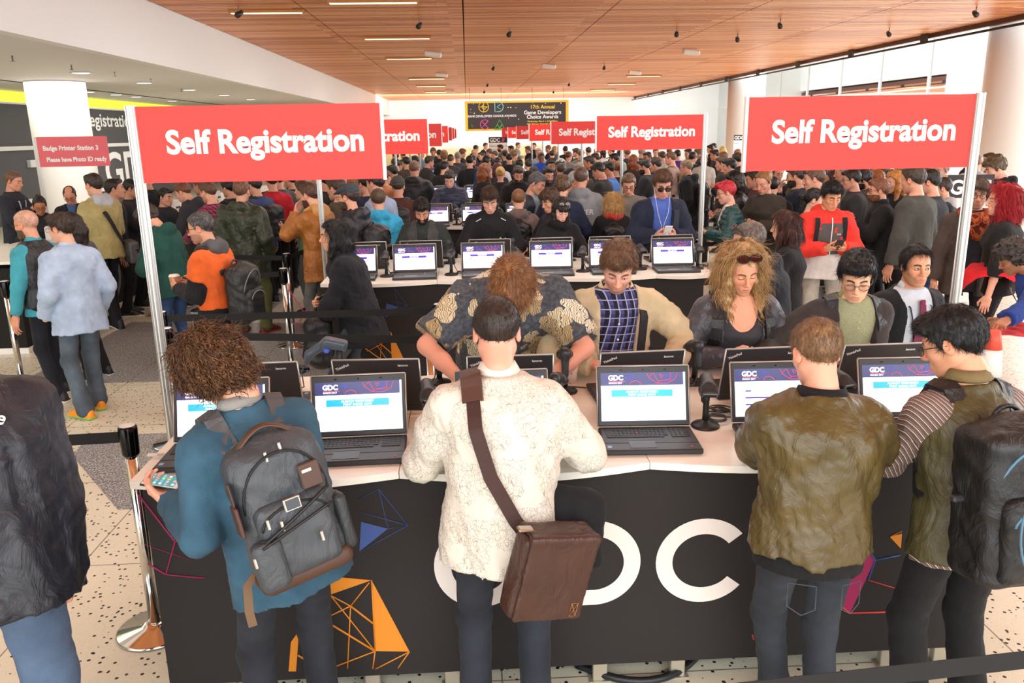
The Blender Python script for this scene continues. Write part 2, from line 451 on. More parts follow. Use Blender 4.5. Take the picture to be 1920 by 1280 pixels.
def head_mesh(sex, lod):
    if (sex, lod) in _hd: return _hd[sex, lod]
    v, q = head_blob(sex).mesh(HL[lod])
    x, y, z = v.T; ax = np.abs(x)
    lip = np.clip(1-((ax/.0225)**2+((z+.0685)/.0105)**2), 0, 1)*(y > .078); lip = np.clip(lip*3, 0, 1)
    ef = .0034 if sex == 'f' else .0046
    by = .0265-.006*((ax-.03)/.02)**2
    brow = np.clip(1.6-np.abs(z-by)/ef, 0, 1)*(ax > .011)*(ax < .05)*(y > .055)
    lash = np.clip(1.8-np.abs(z+.0032)/(.0019 if lod == 0 else .003), 0, 1)*(ax > .0175)*(ax < .0465)*(y > .07)
    brow = np.maximum(brow, lash*.9)
    if lod == 2: brow = np.maximum(brow, np.clip(1.5-((ax-.0315)/.013)**2-((z-.0)/.007)**2, 0, 1)*(y > .06)*.75)
    nose = np.exp(-((x/.02)**2+((z+.03)/.018)**2))*(y > .085); chk = np.exp(-(((ax-.038)/.018)**2+((z+.03)/.018)**2))*(y > .04)
    ear = (ax > .073)*.8
    blush = np.clip(nose*.7+chk*.6+ear, 0, 1)
    stub = np.clip((-.028-z-.35*np.maximum(0, .03-y))/.012, 0, 1)*(y > -.012)*(z > -.135)
    stub = np.clip(stub*np.clip((ax-.0)/.001+1, 0, 1)*np.where((z > -.05) & (ax > .03), np.clip((ax-.05)/.01+(-.04-z)/.01, 0, 1), 1), 0, 1)*(1-lip)
    stub *= np.where((z > -.047) & (ax < .022), 0, 1)
    a = dict(lip=lip, brow=brow, blush=blush, stub=stub)
    _hd[sex, lod] = (v, q, a); return _hd[sex, lod]
# ------------------------------------------------------------ hands (left hand, palm down, fingers +Y, thumb +X)
CURL = {'relax': ((18, 22, 14), 12), 'phone': ((38, 58, 34), 32), 'type': ((22, 34, 20), 14), 'fist': ((72, 88, 50), 45), 'point': ((18, 24, 14), 26), 'flat': ((6, 8, 6), 6), 'pinch': ((46, 52, 24), 40)}
_hn = {}
def hand_mesh(kind, lod):
    if (kind, lod) in _hn: return _hn[kind, lod]
    h = {0: .0032, 1: .0046, 2: .0075}[lod]; B = Blob(); fat = 1.0 if lod < 2 else 1.12
    B.rbox((0, .05, 0), (.076, .084, .026), .0125, k=.012)
    B.ell((.026, .03, -.006), (.017, .03, .015), k=.015)
    B.cap((0, -.05, 0), (0, .015, 0), .0265, .0265, k=.02)
    fc, tc = CURL[kind]
    segs = [((.0295, .088), (.042, .026, .02), .0082), ((.0098, .092), (.046, .029, .021), .0085), ((-.0105, .089), (.042, .027, .02), .008), ((-.0295, .081), (.033, .021, .018), .007)]
    for i, ((x0, y0), ls, r) in enumerate(segs):
        p = V(x0, y0, .001); ang = 0; sp = (1.2-i)*.055
        for j, l in enumerate(ls):
            c = fc[j]*(1+.10*(i-1.2))
            if kind in ('point', 'pinch') and i > (0 if kind == 'point' else 1): c = c*2.1
            ang += math.radians(c)
            d = V(math.sin(sp)*math.cos(ang), math.cos(sp)*math.cos(ang), -math.sin(ang))
            e = p+d*l; B.cap(p, e, r*fat*(1-.07*j), r*fat*(.93-.09*j), k=.005 if j else .009); p = e
    t = math.radians(tc); a, b, c, d = V(.026, .016, -.004), V(.05, .044, -.01-.016*math.sin(t)), None, None
    c = b+V(.03*math.cos(t)*.55-.01*math.sin(t), .029, -.018*math.sin(t)-.004); d = c+V(-.002-.016*math.sin(t), .024, -.006-.012*math.sin(t))
    B.cap(a, b, .0145, .0112, k=.012); B.cap(b, c, .0108*fat, .0098*fat, k=.006); B.cap(c, d, .0098*fat, .0082*fat, k=.005)
    v, q = B.mesh(h)
    _hn[kind, lod] = (v, q); return v, q
# ------------------------------------------------------------ skeleton
HIP = .95
PROF = {'m': np.array([(-.5, .19, .15), (-.2, .178, .128), (-.1, .172, .12), (0, .163, .112), (.12, .152, .106), (.25, .162, .113), (.36, .176, .118), (.42, .176, .112), (.465, .158, .092), (.50, .115, .073), (.53, .072, .064), (.60, .058, .058)]),
        'f': np.array([(-.5, .2, .16), (-.2, .18, .135), (-.1, .18, .125), (0, .165, .112), (.12, .132, .096), (.25, .142, .118), (.31, .152, .138), (.37, .155, .118), (.42, .155, .1), (.465, .138, .083), (.50, .098, .068), (.53, .06, .056), (.60, .05, .05)])}
ARMS = {   # wrist targets (x for the right hand), hand kind, palm normal, elbow pole
 'sides': ((.285, .04, .80), 'relax', (-1, 0, 0), (.5, -.8, 0)),
 'pocket': ((.235, .09, .88), None, (-1, 0, 0), (.45, -.9, -.2)),
 'phone': ((.075, .27, 1.14), 'phone', (-.25, -.3, 1), (.75, -.35, -.7)),
 'phonehi': ((.07, .29, 1.24), 'phone', (-.25, -.4, 1), (.75, -.2, -.8)),
 'type': ((.13, .34, 1.07), 'type', (0, 0, -1), (.75, -.4, -.5)),
 'cross': ((-.08, .2, 1.14), 'relax', (0, -1, 0), (.8, .0, -.7)),
 'hold': ((.12, .30, 1.14), 'phone', (-.8, .1, .5), (.5, -.5, -.8)),
 'chin': ((.03, .24, 1.42), 'relax', (0, -1, .2), (.6, .1, -.8)),
 'strap': ((.14, .16, 1.28), 'fist', (-.3, -1, 0), (.7, -.2, -.8)),
 'behind': ((.12, -.17, .93), 'relax', (0, 1, 0), (.9, -.5, -.2)),
}
class Pose:
    def __init__(s, P):
        s.P = P; w = s.w = P.get('w', 1.0); s.sex = P.get('sex', 'm')
        s.lean = P.get('lean', 0); s.bend = P.get('bend', .02)
        s.TR = rotm('Z', P.get('twist', 0)) @ rotm('Y', P.get('tilt', 0)) @ rotm('X', -s.lean)
        s.T0 = V(*P.get('hipoff', (0, 0)), HIP-P.get('drop', 0))
        hw = .166 if s.sex == 'm' else .146
        s.prof = PROF[s.sex].copy(); s.prof[:, 1] *= w; s.prof[:, 2] *= w*P.get('wd', 1.0)
        if P.get('belly'):
            z = s.prof[:, 0]; g = np.exp(-((z-.1)/.16)**2)*P['belly']; s.prof[:, 1] += g*.7; s.prof[:, 2] += g
        s.sh = {1: s.tp(hw*(.5+.5*w), -.008, .420), -1: s.tp(-hw*(.5+.5*w), -.008, .420)}
        s.nb = s.tp(0, -.012, .50)
        s.hp = P.get('hp', 5); s.hy = P.get('hy', 0)
        s.HR = rotm('Z', s.hy) @ rotm('Y', P.get('hr', 0)) @ rotm('X', -s.hp)
        s.piv = s.tp(0, .014, .578)
        s.hs = P.get('hs', 1.0)
        s.HC = s.piv+s.HR @ V(0, .015, .085)*s.hs
        s.top = s.HC+s.HR @ V(0, -.02, .125)*s.hs
        zt = np.array([s.HC+s.HR @ (V(math.sin(a)*0, math.cos(b)*.1, math.sin(b)*.122+.002)*s.hs) for a in (0,) for b in np.linspace(.2, 3, 15)]); s.top = zt[np.argmax(zt[:, 2])]
        s.arm = {}; s.hand = {}
        for sd, key in ((1, 'R'), (-1, 'L')):
            a = P.get(key, P.get('arms', 'sides'))
            if isinstance(a, str): t, hk, pn, pole = ARMS[a]; t = V(t[0]*sd, *t[1:]); pn = V(pn[0]*sd, *pn[1:]); pole = V(pole[0]*sd, *pole[1:]); hd = None
            else:
                t = V(*a[0]); hk = a[1]; pn = V(*a[2]); pole = V(*a[3]) if len(a) > 3 and a[3] is not None else V(.6*sd, -.4, -.7); hd = V(*a[4]) if len(a) > 4 and a[4] is not None else None
            A, Bl = .29, .262; S = s.sh[sd]; d = t-S; L = np.linalg.norm(d)
            if L > (A+Bl)*.995: t = S+d/L*(A+Bl)*.995; d = t-S; L = np.linalg.norm(d)
            u = d/L; ca = (A*A+L*L-Bl*Bl)/(2*A*L); ca = max(-1, min(1, ca)); pl = nrm(pole-u*pole.dot(u))
            E = S+u*A*ca+pl*A*math.sqrt(1-ca*ca)
            fd = nrm(t-E); s.arm[sd] = (S, E, t); s.hand[sd] = (hk, nrm(hd) if hd is not None else fd, pn)
        st = P.get('feet', ((.11, 0, 0, -8), (-.11, 0, 0, 8)))   # x,y,z,toe yaw  (right, left)
        s.leg = {}; s.foot = {}
        for sd, f in ((1, st[0]), (-1, st[1])):
            H = s.T0+V(.09*sd*w, 0, -.03)
            yaw = math.radians(f[3]); fw = V(-math.sin(yaw), math.cos(yaw), 0)
            An = V(f[0], f[1], f[2]+.085); A, Bl = .43, .425; d = An-H; L = np.linalg.norm(d)
            if L > (A+Bl)*.998: An = H+d/L*(A+Bl)*.998; d = An-H; L = np.linalg.norm(d)
            u = d/L; ca = max(-1, min(1, (A*A+L*L-Bl*Bl)/(2*A*L))); pl = fw+V(0, 0, .2); pl = nrm(pl-u*pl.dot(u))
            K = H+u*A*ca+pl*A*math.sqrt(1-ca*ca)
            s.leg[sd] = (H, K, An); s.foot[sd] = (An, yaw, f[2] if len(f) < 5 else f[2], f[4] if len(f) > 4 else 0)
    def tp(s, x, y, z): return s.T0+s.TR @ V(x, y+s.bend*(max(z, 0)/.5)**2, z)
    def radii(s, z, off=0.0):
        return np.interp(z, s.prof[:, 0], s.prof[:, 1])+off, np.interp(z, s.prof[:, 0], s.prof[:, 2])+off
    def surf(s, x, z, side=1, off=0.0):
        """a point on the torso surface (torso frame x,z; side 1 front, -1 back)"""
        rx, ry = s.radii(z, off); y = side*ry*math.sqrt(max(0.0, 1-min(1, (x/rx)**2)))
        return s.tp(x, y, z)
    def torso(s, B, off, z0, z1, flare=0.0, k=.04, offtop=None, shape=None):
        Ri = s.TR.T; T0 = s.T0; pz, px, py = s.prof.T; bend = s.bend
        def fn(x, y, z):
            a, b, c = x-T0[0], y-T0[1], z-T0[2]
            X = Ri[0, 0]*a+Ri[0, 1]*b+Ri[0, 2]*c; Y = Ri[1, 0]*a+Ri[1, 1]*b+Ri[1, 2]*c; Z = Ri[2, 0]*a+Ri[2, 1]*b+Ri[2, 2]*c
            Y = Y-bend*(np.maximum(Z, 0)/.5)**2
            o = off+flare*np.clip((.3-Z)/.5, 0, 1.3)
            if offtop is not None: o = np.where(Z > .40, offtop+(off-offtop)*np.clip((.48-Z)/.08, 0, 1), o)
            rx = np.interp(Z, pz, px)+o; ry = np.interp(Z, pz, py)+o
            if shape is not None: rx, ry = shape(Z, rx, ry)
            k0 = np.sqrt((X/rx)**2+(Y/ry)**2)
            d = (k0-1)*np.minimum(rx, ry)*(.75+.25*np.clip(2-k0, 0, 1))
            return np.maximum(np.maximum(d, (z0-Z)*1.0), Z-z1)
        pts = np.array([s.tp(x, y, z) for x in (-.26-off, .26+off) for y in (-.24-off, .24+off) for z in (z0, .2, z1)])
        B.f(fn, pts.min(0), pts.max(0), k)
    def head_xf(s): return s.HR, s.HC
def hand_xf(po, sd):
    hk, fd, pn = po.hand[sd]; W = po.arm[sd][2]
    Y = fd; Z = -(pn-Y*pn.dot(Y)); Z = nrm(Z); X = np.cross(Y, Z)
    return W, np.stack([X, Y, Z], 1)
def body_geo(po, lod, sleeve, chest=False, skirt=False, bare=None):
    """one skin mesh: head, neck, forearms, hands, and the trunk and legs inside the clothes"""
    HRm, HC = po.head_xf(); v, q, at = head_mesh(po.sex, lod)
    vs = [(v*po.hs) @ HRm.T+HC]; qs = [q]; n = len(v)
    A = {k: [a] for k, a in at.items()}
    def app(v2, q2, blush=0.0):
        nonlocal n
        vs.append(v2); qs.append(q2+n); n += len(v2)
        for k in A: A[k].append(np.full(len(v2), blush if k == 'blush' else 0.0))
    for sd in (1, -1):
        hk = po.hand[sd][0]
        if hk is None: continue
        v2, q2 = hand_mesh(hk, lod); W, R = hand_xf(po, sd)
        if sd == 1: v2 = v2*V(-1, 1, 1); q2 = q2[:, ::-1]
        app((v2*(1.0 if po.sex == 'm' else .9)) @ R.T+W, q2, .25)
    B = Blob(); neck = .055 if po.sex == 'm' else .046
    ntop = HC+HRm @ V(0, -.025, -.05)*po.hs
    po.torso(B, -.004 if chest else -.014, -.12, .53, k=.03)
    B.cap(po.nb, ntop, neck*1.05, neck*.96, k=.035)
    for sd in (1, -1):
        S, E, W = po.arm[sd]
        if po.hand[sd][0] is None and sleeve > .9: W = E+(W-E)*.6
        sl = 0 if sleeve < .3 else -.01
        B.cap(S, E, .05+sl, .041+sl, k=.03); B.cap(E, E+(W-E)*.45, .041+sl, .037 if sl == 0 else .03, k=.02); B.cap(E+(W-E)*.45, W, .037 if sl == 0 else .03, .025, k=.02)
        H, K, An = po.leg[sd]
        B.cap(H, K, .062, .045, k=.03); B.cap(K, An, .044, .03, k=.02)
    v2, q2 = B.mesh({0: .0105, 1: .014, 2: .02}[lod]); app(v2, q2, .1)
    return np.concatenate(vs), np.concatenate(qs), {k: np.concatenate(a) for k, a in A.items()}
def make_body(po, lod, sleeve=1.0, chest=False):
    v, q, A = body_geo(po, lod, sleeve, chest)
    me = np_mesh('body', v, q)
    for k, a in A.items():
        t = me.attributes.new(k, 'FLOAT', 'POINT'); t.data.foreach_set('value', a.astype(np.float32))
    return me
GH = {0: .0095, 1: .0135, 2: .02}
def make_top(po, lod, g):
    """g: off, hem, sleeve(0..1 of forearm; -.5 half upper arm), open(bottom,top), flare, quilt, hood, cuffs"""
    B = Blob(); off = g.get('off', .012); hem = g.get('hem', -.14); w = po.w
    po.torso(B, off, hem, g.get('ztop', .525), g.get('flare', 0.0), offtop=g.get('offtop', .006+off*.35), shape=g.get('shape'))
    sl = g.get('sleeve', .97); ao = g.get('aoff', off); ra, rb, rc = .055*(.5+.5*w)+ao*.75, .045+ao*.9, .034+ao*.85
    for sd in (1, -1):
        S, E, W = po.arm[sd]; s2 = g.get('sleeveL', sl) if sd < 0 else sl
        if s2 is None: continue
        if s2 < 0:
            p = S+(E-S)*(1+s2); d = nrm(E-S); B.cap(S, S+(E-S)*(1+s2+.12), ra+.004, rb+.016, k=.05, cut=(p, d))
        else:
            B.cap(S, E, ra, rb, k=.05)
            fe = nrm(W-E); p = E+(W-E)*s2
            B.cap(E, E+(W-E)*(s2+.1), rb, rb+(rc-rb)*s2, k=.022, cut=(p, fe))
            if g.get('bunch'): 
                for q in np.linspace(max(0, s2-.5), s2, 5): B.ell(E+(W-E)*q, (rb+.006,)*3, k=.012)
    if g.get('hood'):
        hz = g.get('hoodz', .49); c = po.tp(0, -.085-off*.5, hz); R = po.TR @ rotm('X', 25)
        B.ell(c, (.125, .06, .085), R, k=.03)
        for sd in (1, -1): B.cap(po.tp(sd*.055, -.06, .54), po.tp(sd*.085, .045, .50), .033, .026, k=.03)
        c2 = po.tp(0, -.055, hz+.062); B.ell(c2, (.075, .042, .05), R, k=.02, mode='sub')
    if g.get('scoop'):
        cz, rx_, rz_ = g['scoop']; c = po.tp(0, .13, cz); B.ell(c, (rx_, .14, rz_), po.TR, k=.006, mode='sub')
    # neck hole
    n0 = po.tp(0, 0, .50); n1 = po.tp(0, .01, .66)
    if g.get('open'):
        ob, ot = g['open']; Ri = po.TR.T; T0 = po.T0; zt = g.get('zopen', .47)
        def wed(x, y, z):
            a, b, c = x-T0[0], y-T0[1], z-T0[2]
            X = Ri[0, 0]*a+Ri[0, 1]*b+Ri[0, 2]*c; Y = Ri[1, 0]*a+Ri[1, 1]*b+Ri[1, 2]*c; Z = Ri[2, 0]*a+Ri[2, 1]*b+Ri[2, 2]*c
            wd = ob+(ot-ob)*np.clip((Z-hem)/(zt-hem), 0, 1.3)**g.get('opow', 1.0)
            return np.maximum(np.maximum(np.abs(X)-wd, -.0-Y), (g.get('zop0', -9)-Z))
        B.f(wed, po.T0-1.2, po.T0+1.2, .006, 'sub')
    dsp = []
    am = g.get('wr', .0045)
    if am and lod < 2: dsp.append(ripple(g.get('seed', 3), am, 26)); dsp.append(ripple(g.get('seed', 3)+9, am*.45, 60))
    if g.get('quilt'):
        qz = g['quilt']; Ri = po.TR.T
        def ql(p):
            Z = (p-po.T0) @ Ri[2]; X = np.abs((p-po.T0) @ Ri[0]); arm = X > .21
            return -.009*np.sqrt(np.abs(np.sin(Z*PI/qz)))+.005
        dsp.append(ql)
    disp = (lambda p: sum(d(p) for d in dsp)) if dsp else None
    v, q = B.mesh(GH[lod], disp)
    return np_mesh('top', v, q)
def make_pants(po, lod, g):
    B = Blob(); off = g.get('off', 0.0); wr = g.get('wr', .0025); w = po.w
    po.torso(B, .0+off, -.12, .07, k=.03)
    for sd in (1, -1):
        H, K, An = po.leg[sd]; e = An+nrm(An-K)*.01
        if g.get('cutz') is not None: e = K+(An-K)*g['cutz']
        B.cap(H+V(0, -.002, .0), K, (.078+off)*(.4+.6*w), .058+off, k=.03)
        B.ell(H+V(0, -.03, -.01), (.084*w, .076, .09), k=.03)
        d = nrm(e-K); B.cap(K, e+d*.05, .059+off, g.get('hemr', .053)+off*.8, k=.03, cut=(e, d))
        if g.get('bunch', True):
            for q in (.82, .92, .99): B.ell(K+(e-K)*q, (g.get('hemr', .053)+off+.006,)*3, k=.015)
        
    v, q = B.mesh(GH[lod]*1.1, ripple(g.get('seed', 5), wr, 30) if lod < 2 and wr else None)
    return np_mesh('trousers', v, q)
def make_skirt(po, z0=-.5, flare=.5):
    B = Blob(); po.torso(B, .008, z0, .1, flare, k=.03); v, q = B.mesh(.012, ripple(4, .012, 20)); return np_mesh('skirt', v, q)
_sh = {}
def shoe_mesh(lod, kind='shoe'):
    if (lod, kind) in _sh: return _sh[lod, kind]
    B = Blob()
    B.rbox((0, .055, .013), (.088, .285, .026), .012, k=.01)
    B.ell((0, .12, .03), (.044, .08, .034), k=.03); B.ell((0, -.03, .05), (.04, .06, .05), k=.03); B.cap((0, .09, .05), (0, -.02, .09), .035, .04, k=.03)
    B.plane((0, 0, 0), (0, 0, -1))
    v, q = B.mesh({0: .007, 1: .009, 2: .015}[lod])
    me = np_mesh('shoe', v, q, midx=[1 if v[f, 2].mean() < .022 else 0 for f in q]); _sh[lod, kind] = me; return me
# ------------------------------------------------------------ hair
HLINE = {'short': ([-.2, -.1, -.075, -.048, -.026, -.004, .008, .018, .03, .055, .085, .2], [-.062, -.062, -.052, -.022, .022, .03, -.008, .004, .038, .066, .076, .08]),
         'bald': ([-.2, -.1, -.06, -.03, .0, .015, .03, .2], [-.07, -.07, -.05, .0, .02, .0, .06, .3])}
_hm = {}
def hair_geo(style, lod, pitch=0):
    key = (style, lod, round(pitch/8))
    if key in _hm: return _hm[key]
    B = Blob(); h = {0: .005, 1: .0068, 2: .011}[lod]
    T = {'crew': .007, 'short': .0095, 'side': .015, 'messy': .018, 'curly': .030, 'long': .014, 'shoulder': .012, 'bob': .018, 'pony': .008, 'bun': .009, 'balding': .006, 'slick': .009, 'quiff': .013, 'big': .026, 'buzz': .0045}.get(style, .012)
    line = HLINE['bald' if style == 'balding' else 'short']; T0 = T
    lx, lz = np.array(line[0]), np.array(line[1])
    if style in ('long', 'shoulder', 'bob', 'curly', 'big', 'messy'): lz = lz-np.where((lx < .02) & (lx > -.06), .03, .012)
    if style in ('long', 'shoulder', 'pony', 'bun', 'slick'): lz = lz+np.where(lx > .03, .02, 0)
    if style in ('curly', 'big'): lz = lz-.012
    g = rotm('X', pitch) @ V(0, 0, -1)   # gravity in head space
    def cap(x, y, z):
        k0 = np.sqrt((x/(.0755+T))**2+((y+.019)/(.0955+T))**2+((z-.037)/(.0865+T*1.25))**2); k1 = np.sqrt((x/(.0755+T)**2)**2+((y+.019)/(.0955+T)**2)**2+((z-.037)/(.0865+T)**2)**2)
        d = k0*(k0-1)/np.maximum(k1, 1e-6)
        d2 = (np.sqrt((x/(.064+T))**2+((y-.03)/(.064+T))**2+((z-.032)/(.068+T))**2)-1)*.064
        d = smin(d, d2, .03)
        return np.maximum(d, np.interp(y, lx, lz)-z-.4*np.maximum(0, np.abs(x)-.055)*(y > .03))
    B.f(cap, (-.12, -.15, -.11), (.12, .14, .17), .01)
    top = {'quiff': [((.0, .07, .105), (.055, .04, .03))], 'side': [((.02, .06, .1), (.055, .05, .022)), ((-.035, .055, .088), (.035, .04, .02))], 'messy': [((0, .065, .095), (.06, .045, .028)), ((0, -.02, .12), (.06, .07, .025))],
           'short': [((0, .06, .1), (.05, .04, .018))], 'curly': [((0, .07, .08), (.07, .045, .04)), ((0, -.09, -.03), (.072, .05, .07)), ((0, 0, .12), (.07, .08, .035)), ((.055, -.03, .0), (.042, .06, .065)), ((-.055, -.03, .0), (.042, .06, .065))],
           'big': [((0, .0, .115), (.08, .09, .05)), ((.05, -.03, .03), (.05, .075, .08)), ((-.05, -.03, .03), (.05, .075, .08))]}.get(style, [])
    for c, r in top: B.ell(c, r, k=.03)
    if style == 'bangs' or style == 'bob':
        B.ell((.0, .075, .055), (.06, .032, .04), k=.02)
    if style == 'bun': B.ell((0, -.125, .06), (.038, .036, .038), k=.012)
    if style == 'pony':
        p = V(0, -.115, .03); B.ell(p, (.025, .028, .025), k=.01)
        q = p+V(0, -.03, 0); B.cap(p, q, .022, .026, k=.02); B.cap(q, q+g*.16+V(0, -.005, 0), .028, .012, k=.02)
    if style == 'bob':
        for s in (-1, 1): B.cap((s*.07, -.01, .02), V(s*.075, 0, .0)+g*.1, .032, .026, k=.03)
        B.cap((0, -.08, .02), V(0, -.08, 0)+g*.1, .06, .05, k=.03)
    if style in ('long', 'shoulder'):
        L = .25 if style == 'long' else .12
        for s in (-1, 1):
            a = V(s*.068, .0, .035); b = V(s*.082, .004, -.03)+g*.04; c = b+g*L*.72+V(s*.012, .03, 0)
            B.cap(a, b, .026, .03, k=.03); B.cap(b, c, .03, .02, k=.03)
            a = V(s*.055, -.06, .03); b = a+V(s*.01, -.02, -.05)+g*.05; c = b+g*L*.85; B.cap(a, b, .04, .045, k=.03); B.cap(b, c, .045, .028, k=.04)
        B.cap((0, -.08, .03), V(0, -.095, -.03)+g*.05, .06, .06, k=.04); B.cap(V(0, -.095, -.03)+g*.05, V(0, -.1, -.03)+g*(L+.05), .06, .035, k=.04)
    if style == 'balding': B.ell((0, .02, .14), (.058, .085, .075), k=.012, mode='sub')
    fr = {'curly': 75, 'big': 70, 'messy': 70, 'long': 55}.get(style, 90); am = {'crew': .0015, 'buzz': .0008, 'slick': .002, 'curly': .009, 'big': .008, 'messy': .006, 'long': .005, 'balding': .001}.get(style, .0035)
    r1, r2 = ripple(11, am, fr), ripple(23, am*.6, fr*2.1)
    def dsp(p):
        q = p*np.array((1, 1, .45)) if style not in ('curly', 'big') else p
        return r1(q)+r2(q)
    v, q = B.mesh(h, dsp if lod < 2 else (lambda p: r1(p)))
    _hm[key] = (v, q); return v, q
def strands(style, n, ln, wd, seed=1, pitch=0, curl=0.0, lift=.25, segs=5):
    """tapering locks lying over the hair, for heads seen close up"""
    v, q = hair_geo(style, 1, pitch); rg = np.random.RandomState(seed)
    c0 = v[q[:, 0]]; nr = np.cross(v[q[:, 2]]-v[q[:, 0]], v[q[:, 3]]-v[q[:, 1]]); ar = np.linalg.norm(nr, axis=1); nr = nr/np.maximum(ar[:, None], 1e-9)
    cen = v[q].mean(1); ar = ar*(np.where(cen[:, 2] > -.1, 1, .2))
    if style in ('long', 'shoulder', 'bob'): ar = ar*np.where((cen[:, 1] > .035) & (np.abs(cen[:, 0]) < .066) & (cen[:, 2] < .112), 0, 1)*np.where((cen[:, 1] > .06) & (np.abs(cen[:, 0]) < .02), .0, 1)
    pick = rg.choice(len(q), n, p=ar/ar.sum())
    P = cen[pick]+rg.normal(size=(n, 3))*.002; N = nr[pick]
    crown = V(.012, -.055, .13); g = rotm('X', pitch) @ V(0, 0, -1)
    LG = style in ('long', 'shoulder'); D = P-crown; D = D/np.linalg.norm(D, axis=1)[:, None]+g*.45+rg.normal(size=(n, 3))*(.10 if LG else .28)
    if style == 'quiff' or style == 'side': D = D+np.where((P[:, 1] > .02)[:, None], V(.6, .3, .5), 0)
    if style in ('long', 'shoulder', 'bob'):
        D = D*.35+g*(1.1-.6*np.clip((P[:, 2:3]-.05)/.07, 0, 1))+np.sign(P[:, :1])*np.where(((P[:, 1] > -.01) & (P[:, 2] > .03))[:, None], V(.9, -.35, 0), 0)
    D = D-N*(D*N).sum(1)[:, None]; D /= np.maximum(np.linalg.norm(D, axis=1), 1e-6)[:, None]
    D = D+N*lift*(.4+rg.rand(n, 1)); Bn = np.cross(N, D); Bn /= np.maximum(np.linalg.norm(Bn, axis=1), 1e-6)[:, None]
    L = ln*(.6+.8*rg.rand(n)); ph = rg.rand(n)*6.28 if not LG else np.floor(P[:, 0]*45+P[:, 1]*30)*1.9+P[:, 2]*40+rg.rand(n)*.8; W = wd*(.6+.8*rg.rand(n))
    vs = []; fs = []; m = segs
    K = []
    for i in range(m+1):
        t = i/m; c = P+D*(L*t)[:, None]-N*(L*.55*t*t)[:, None]*(lift+.15)
        if curl: c = c+(Bn*np.sin(ph+t*curl)[:, None]+N*np.cos(ph+t*curl)[:, None])*(ln*.17)
        K.append(c)
    for i in range(m+1):
        t = i/m; r = W*(1-t*.85)
        for a in range(3):
            th = a*2.094; vs.append(K[i]+(Bn*math.cos(th)+N*math.sin(th)*.6)*r[:, None])
    vs = np.stack(vs, 1).reshape(-1, 3); st = (m+1)*3; base = np.arange(n)*st
    for i in range(m):
        for a in range(3):
            b = (a+1) % 3; fs.append(np.stack([base+i*3+a, base+i*3+b, base+i*3+3+b, base+i*3+3+a], 1))
    return vs, np.concatenate(fs)
def make_hair(po, style, lod, strand=None):
    pit = po.hp if style in ('long', 'shoulder', 'bob', 'pony', 'curly') else 0
    v, q = hair_geo(style, lod, pit)
    if strand:
        v2, q2 = strands(style, pitch=pit, **strand); q = np.concatenate([q, q2+len(v)]); v = np.concatenate([v, v2])
    R, C = po.head_xf(); return np_mesh('hair', (v*po.hs) @ R.T+C, q)
def make_hat(po, kind, lod):
    B = Blob(); h = {0: .006, 1: .007, 2: .011}[lod]
    if kind == 'beanie':
        B.ell((0, -.022, .05), (.089, .107, .098), k=.01); B.plane((0, 0, .022), (0, -.18, -1)); B.ell((0, -.02, .035), (.093, .111, .03), rotm('X', 10), k=.01)
    elif kind == 'cap':
        B.ell((0, -.018, .05), (.083, .102, .088), k=.01); B.plane((0, 0, .04), (0, -.1, -1)); B.ell((0, .12, .055), (.07, .075, .009), rotm('X', -8), k=.01)
    else:   # flat cap
        B.ell((0, .0, .078), (.092, .125, .048), rotm('X', -14), k=.02); B.ell((0, -.03, .06), (.084, .1, .05), k=.02); B.ell((0, .105, .052), (.062, .05, .012), rotm('X', -18), k=.015); B.plane((0, 0, .035), (0, -.12, -1))
    v, q = B.mesh(h); R, C = po.head_xf(); return np_mesh('hat', (v*po.hs) @ R.T+C, q)
def make_beard(po, lod, full=1.0):
    v, q, at = head_mesh(po.sex, min(lod, 1)); st = at['stub']; keep = st[q].mean(1) > .45
    e1, e2 = v[q[:, 2]]-v[q[:, 0]], v[q[:, 3]]-v[q[:, 1]]; fn = np.cross(e1, e2); vn = np.zeros_like(v)
    for j in range(4): np.add.at(vn, q[:, j], fn)
    vn /= np.maximum(np.linalg.norm(vn, axis=1), 1e-9)[:, None]
    q = q[keep]; used = np.unique(q); mp = np.full(len(v), -1); mp[used] = np.arange(len(used))
    r = ripple(5, .0022, 150); p = v[used]; th = np.clip((st[used]-.45)*2.2, 0, 1)*(.0025+.0075*full*np.clip((-.06-p[:, 2])/.05, 0, 1))
    p = p+vn[used]*(th+r(p))[:, None]; R, C = po.head_xf(); return np_mesh('beard', (p*po.hs) @ R.T+C, mp[q])
def head_mb(po):
    mb = MB(); R, C = po.head_xf(); mb.T = Matrix.Translation(Vector(C)) @ Matrix(R*po.hs).to_4x4(); return mb
def glasses(po, root, mats, kind='specs'):
    mb = head_mb(po); up = 0.0 if kind != 'headtop' else 1
    f = 1.25 if kind != 'specs' else 1.0
    o = V(0, .106, .002); Rx = np.eye(3)
    if kind == 'headtop': o = V(0, .084, .124); Rx = rotm('X', 56)
    def P(x, y, z): return o+Rx @ V(x, y, z)
    for s in (-1, 1):
        ring = [P(s*.033+.025*f*math.cos(a)*(1 if abs(math.cos(a)) < .8 else .97), -.004*abs(math.cos(a)), .018*f*math.sin(a)-.003) for a in np.linspace(0, 2*PI, 20)[:-1]]
        mb.tube(ring, .0019 if kind == 'specs' else .003, 5, closed=True, mi=0)
        mb.add(ring, [tuple(range(19))], 1, False)
        mb.tube([P(s*.058*f**.5, -.006, .004), P(s*.074, -.04, .006), P(s*.080, -.115, .0)], .0018, 5, mi=0)
    mb.tube([P(-.009, 0, .003), P(0, .003, .005), P(.009, 0, .003)], .002, 5, mi=0)
    o2 = mb.build('eyeglasses' if kind == 'specs' else 'sunglasses', mats, root); return o2
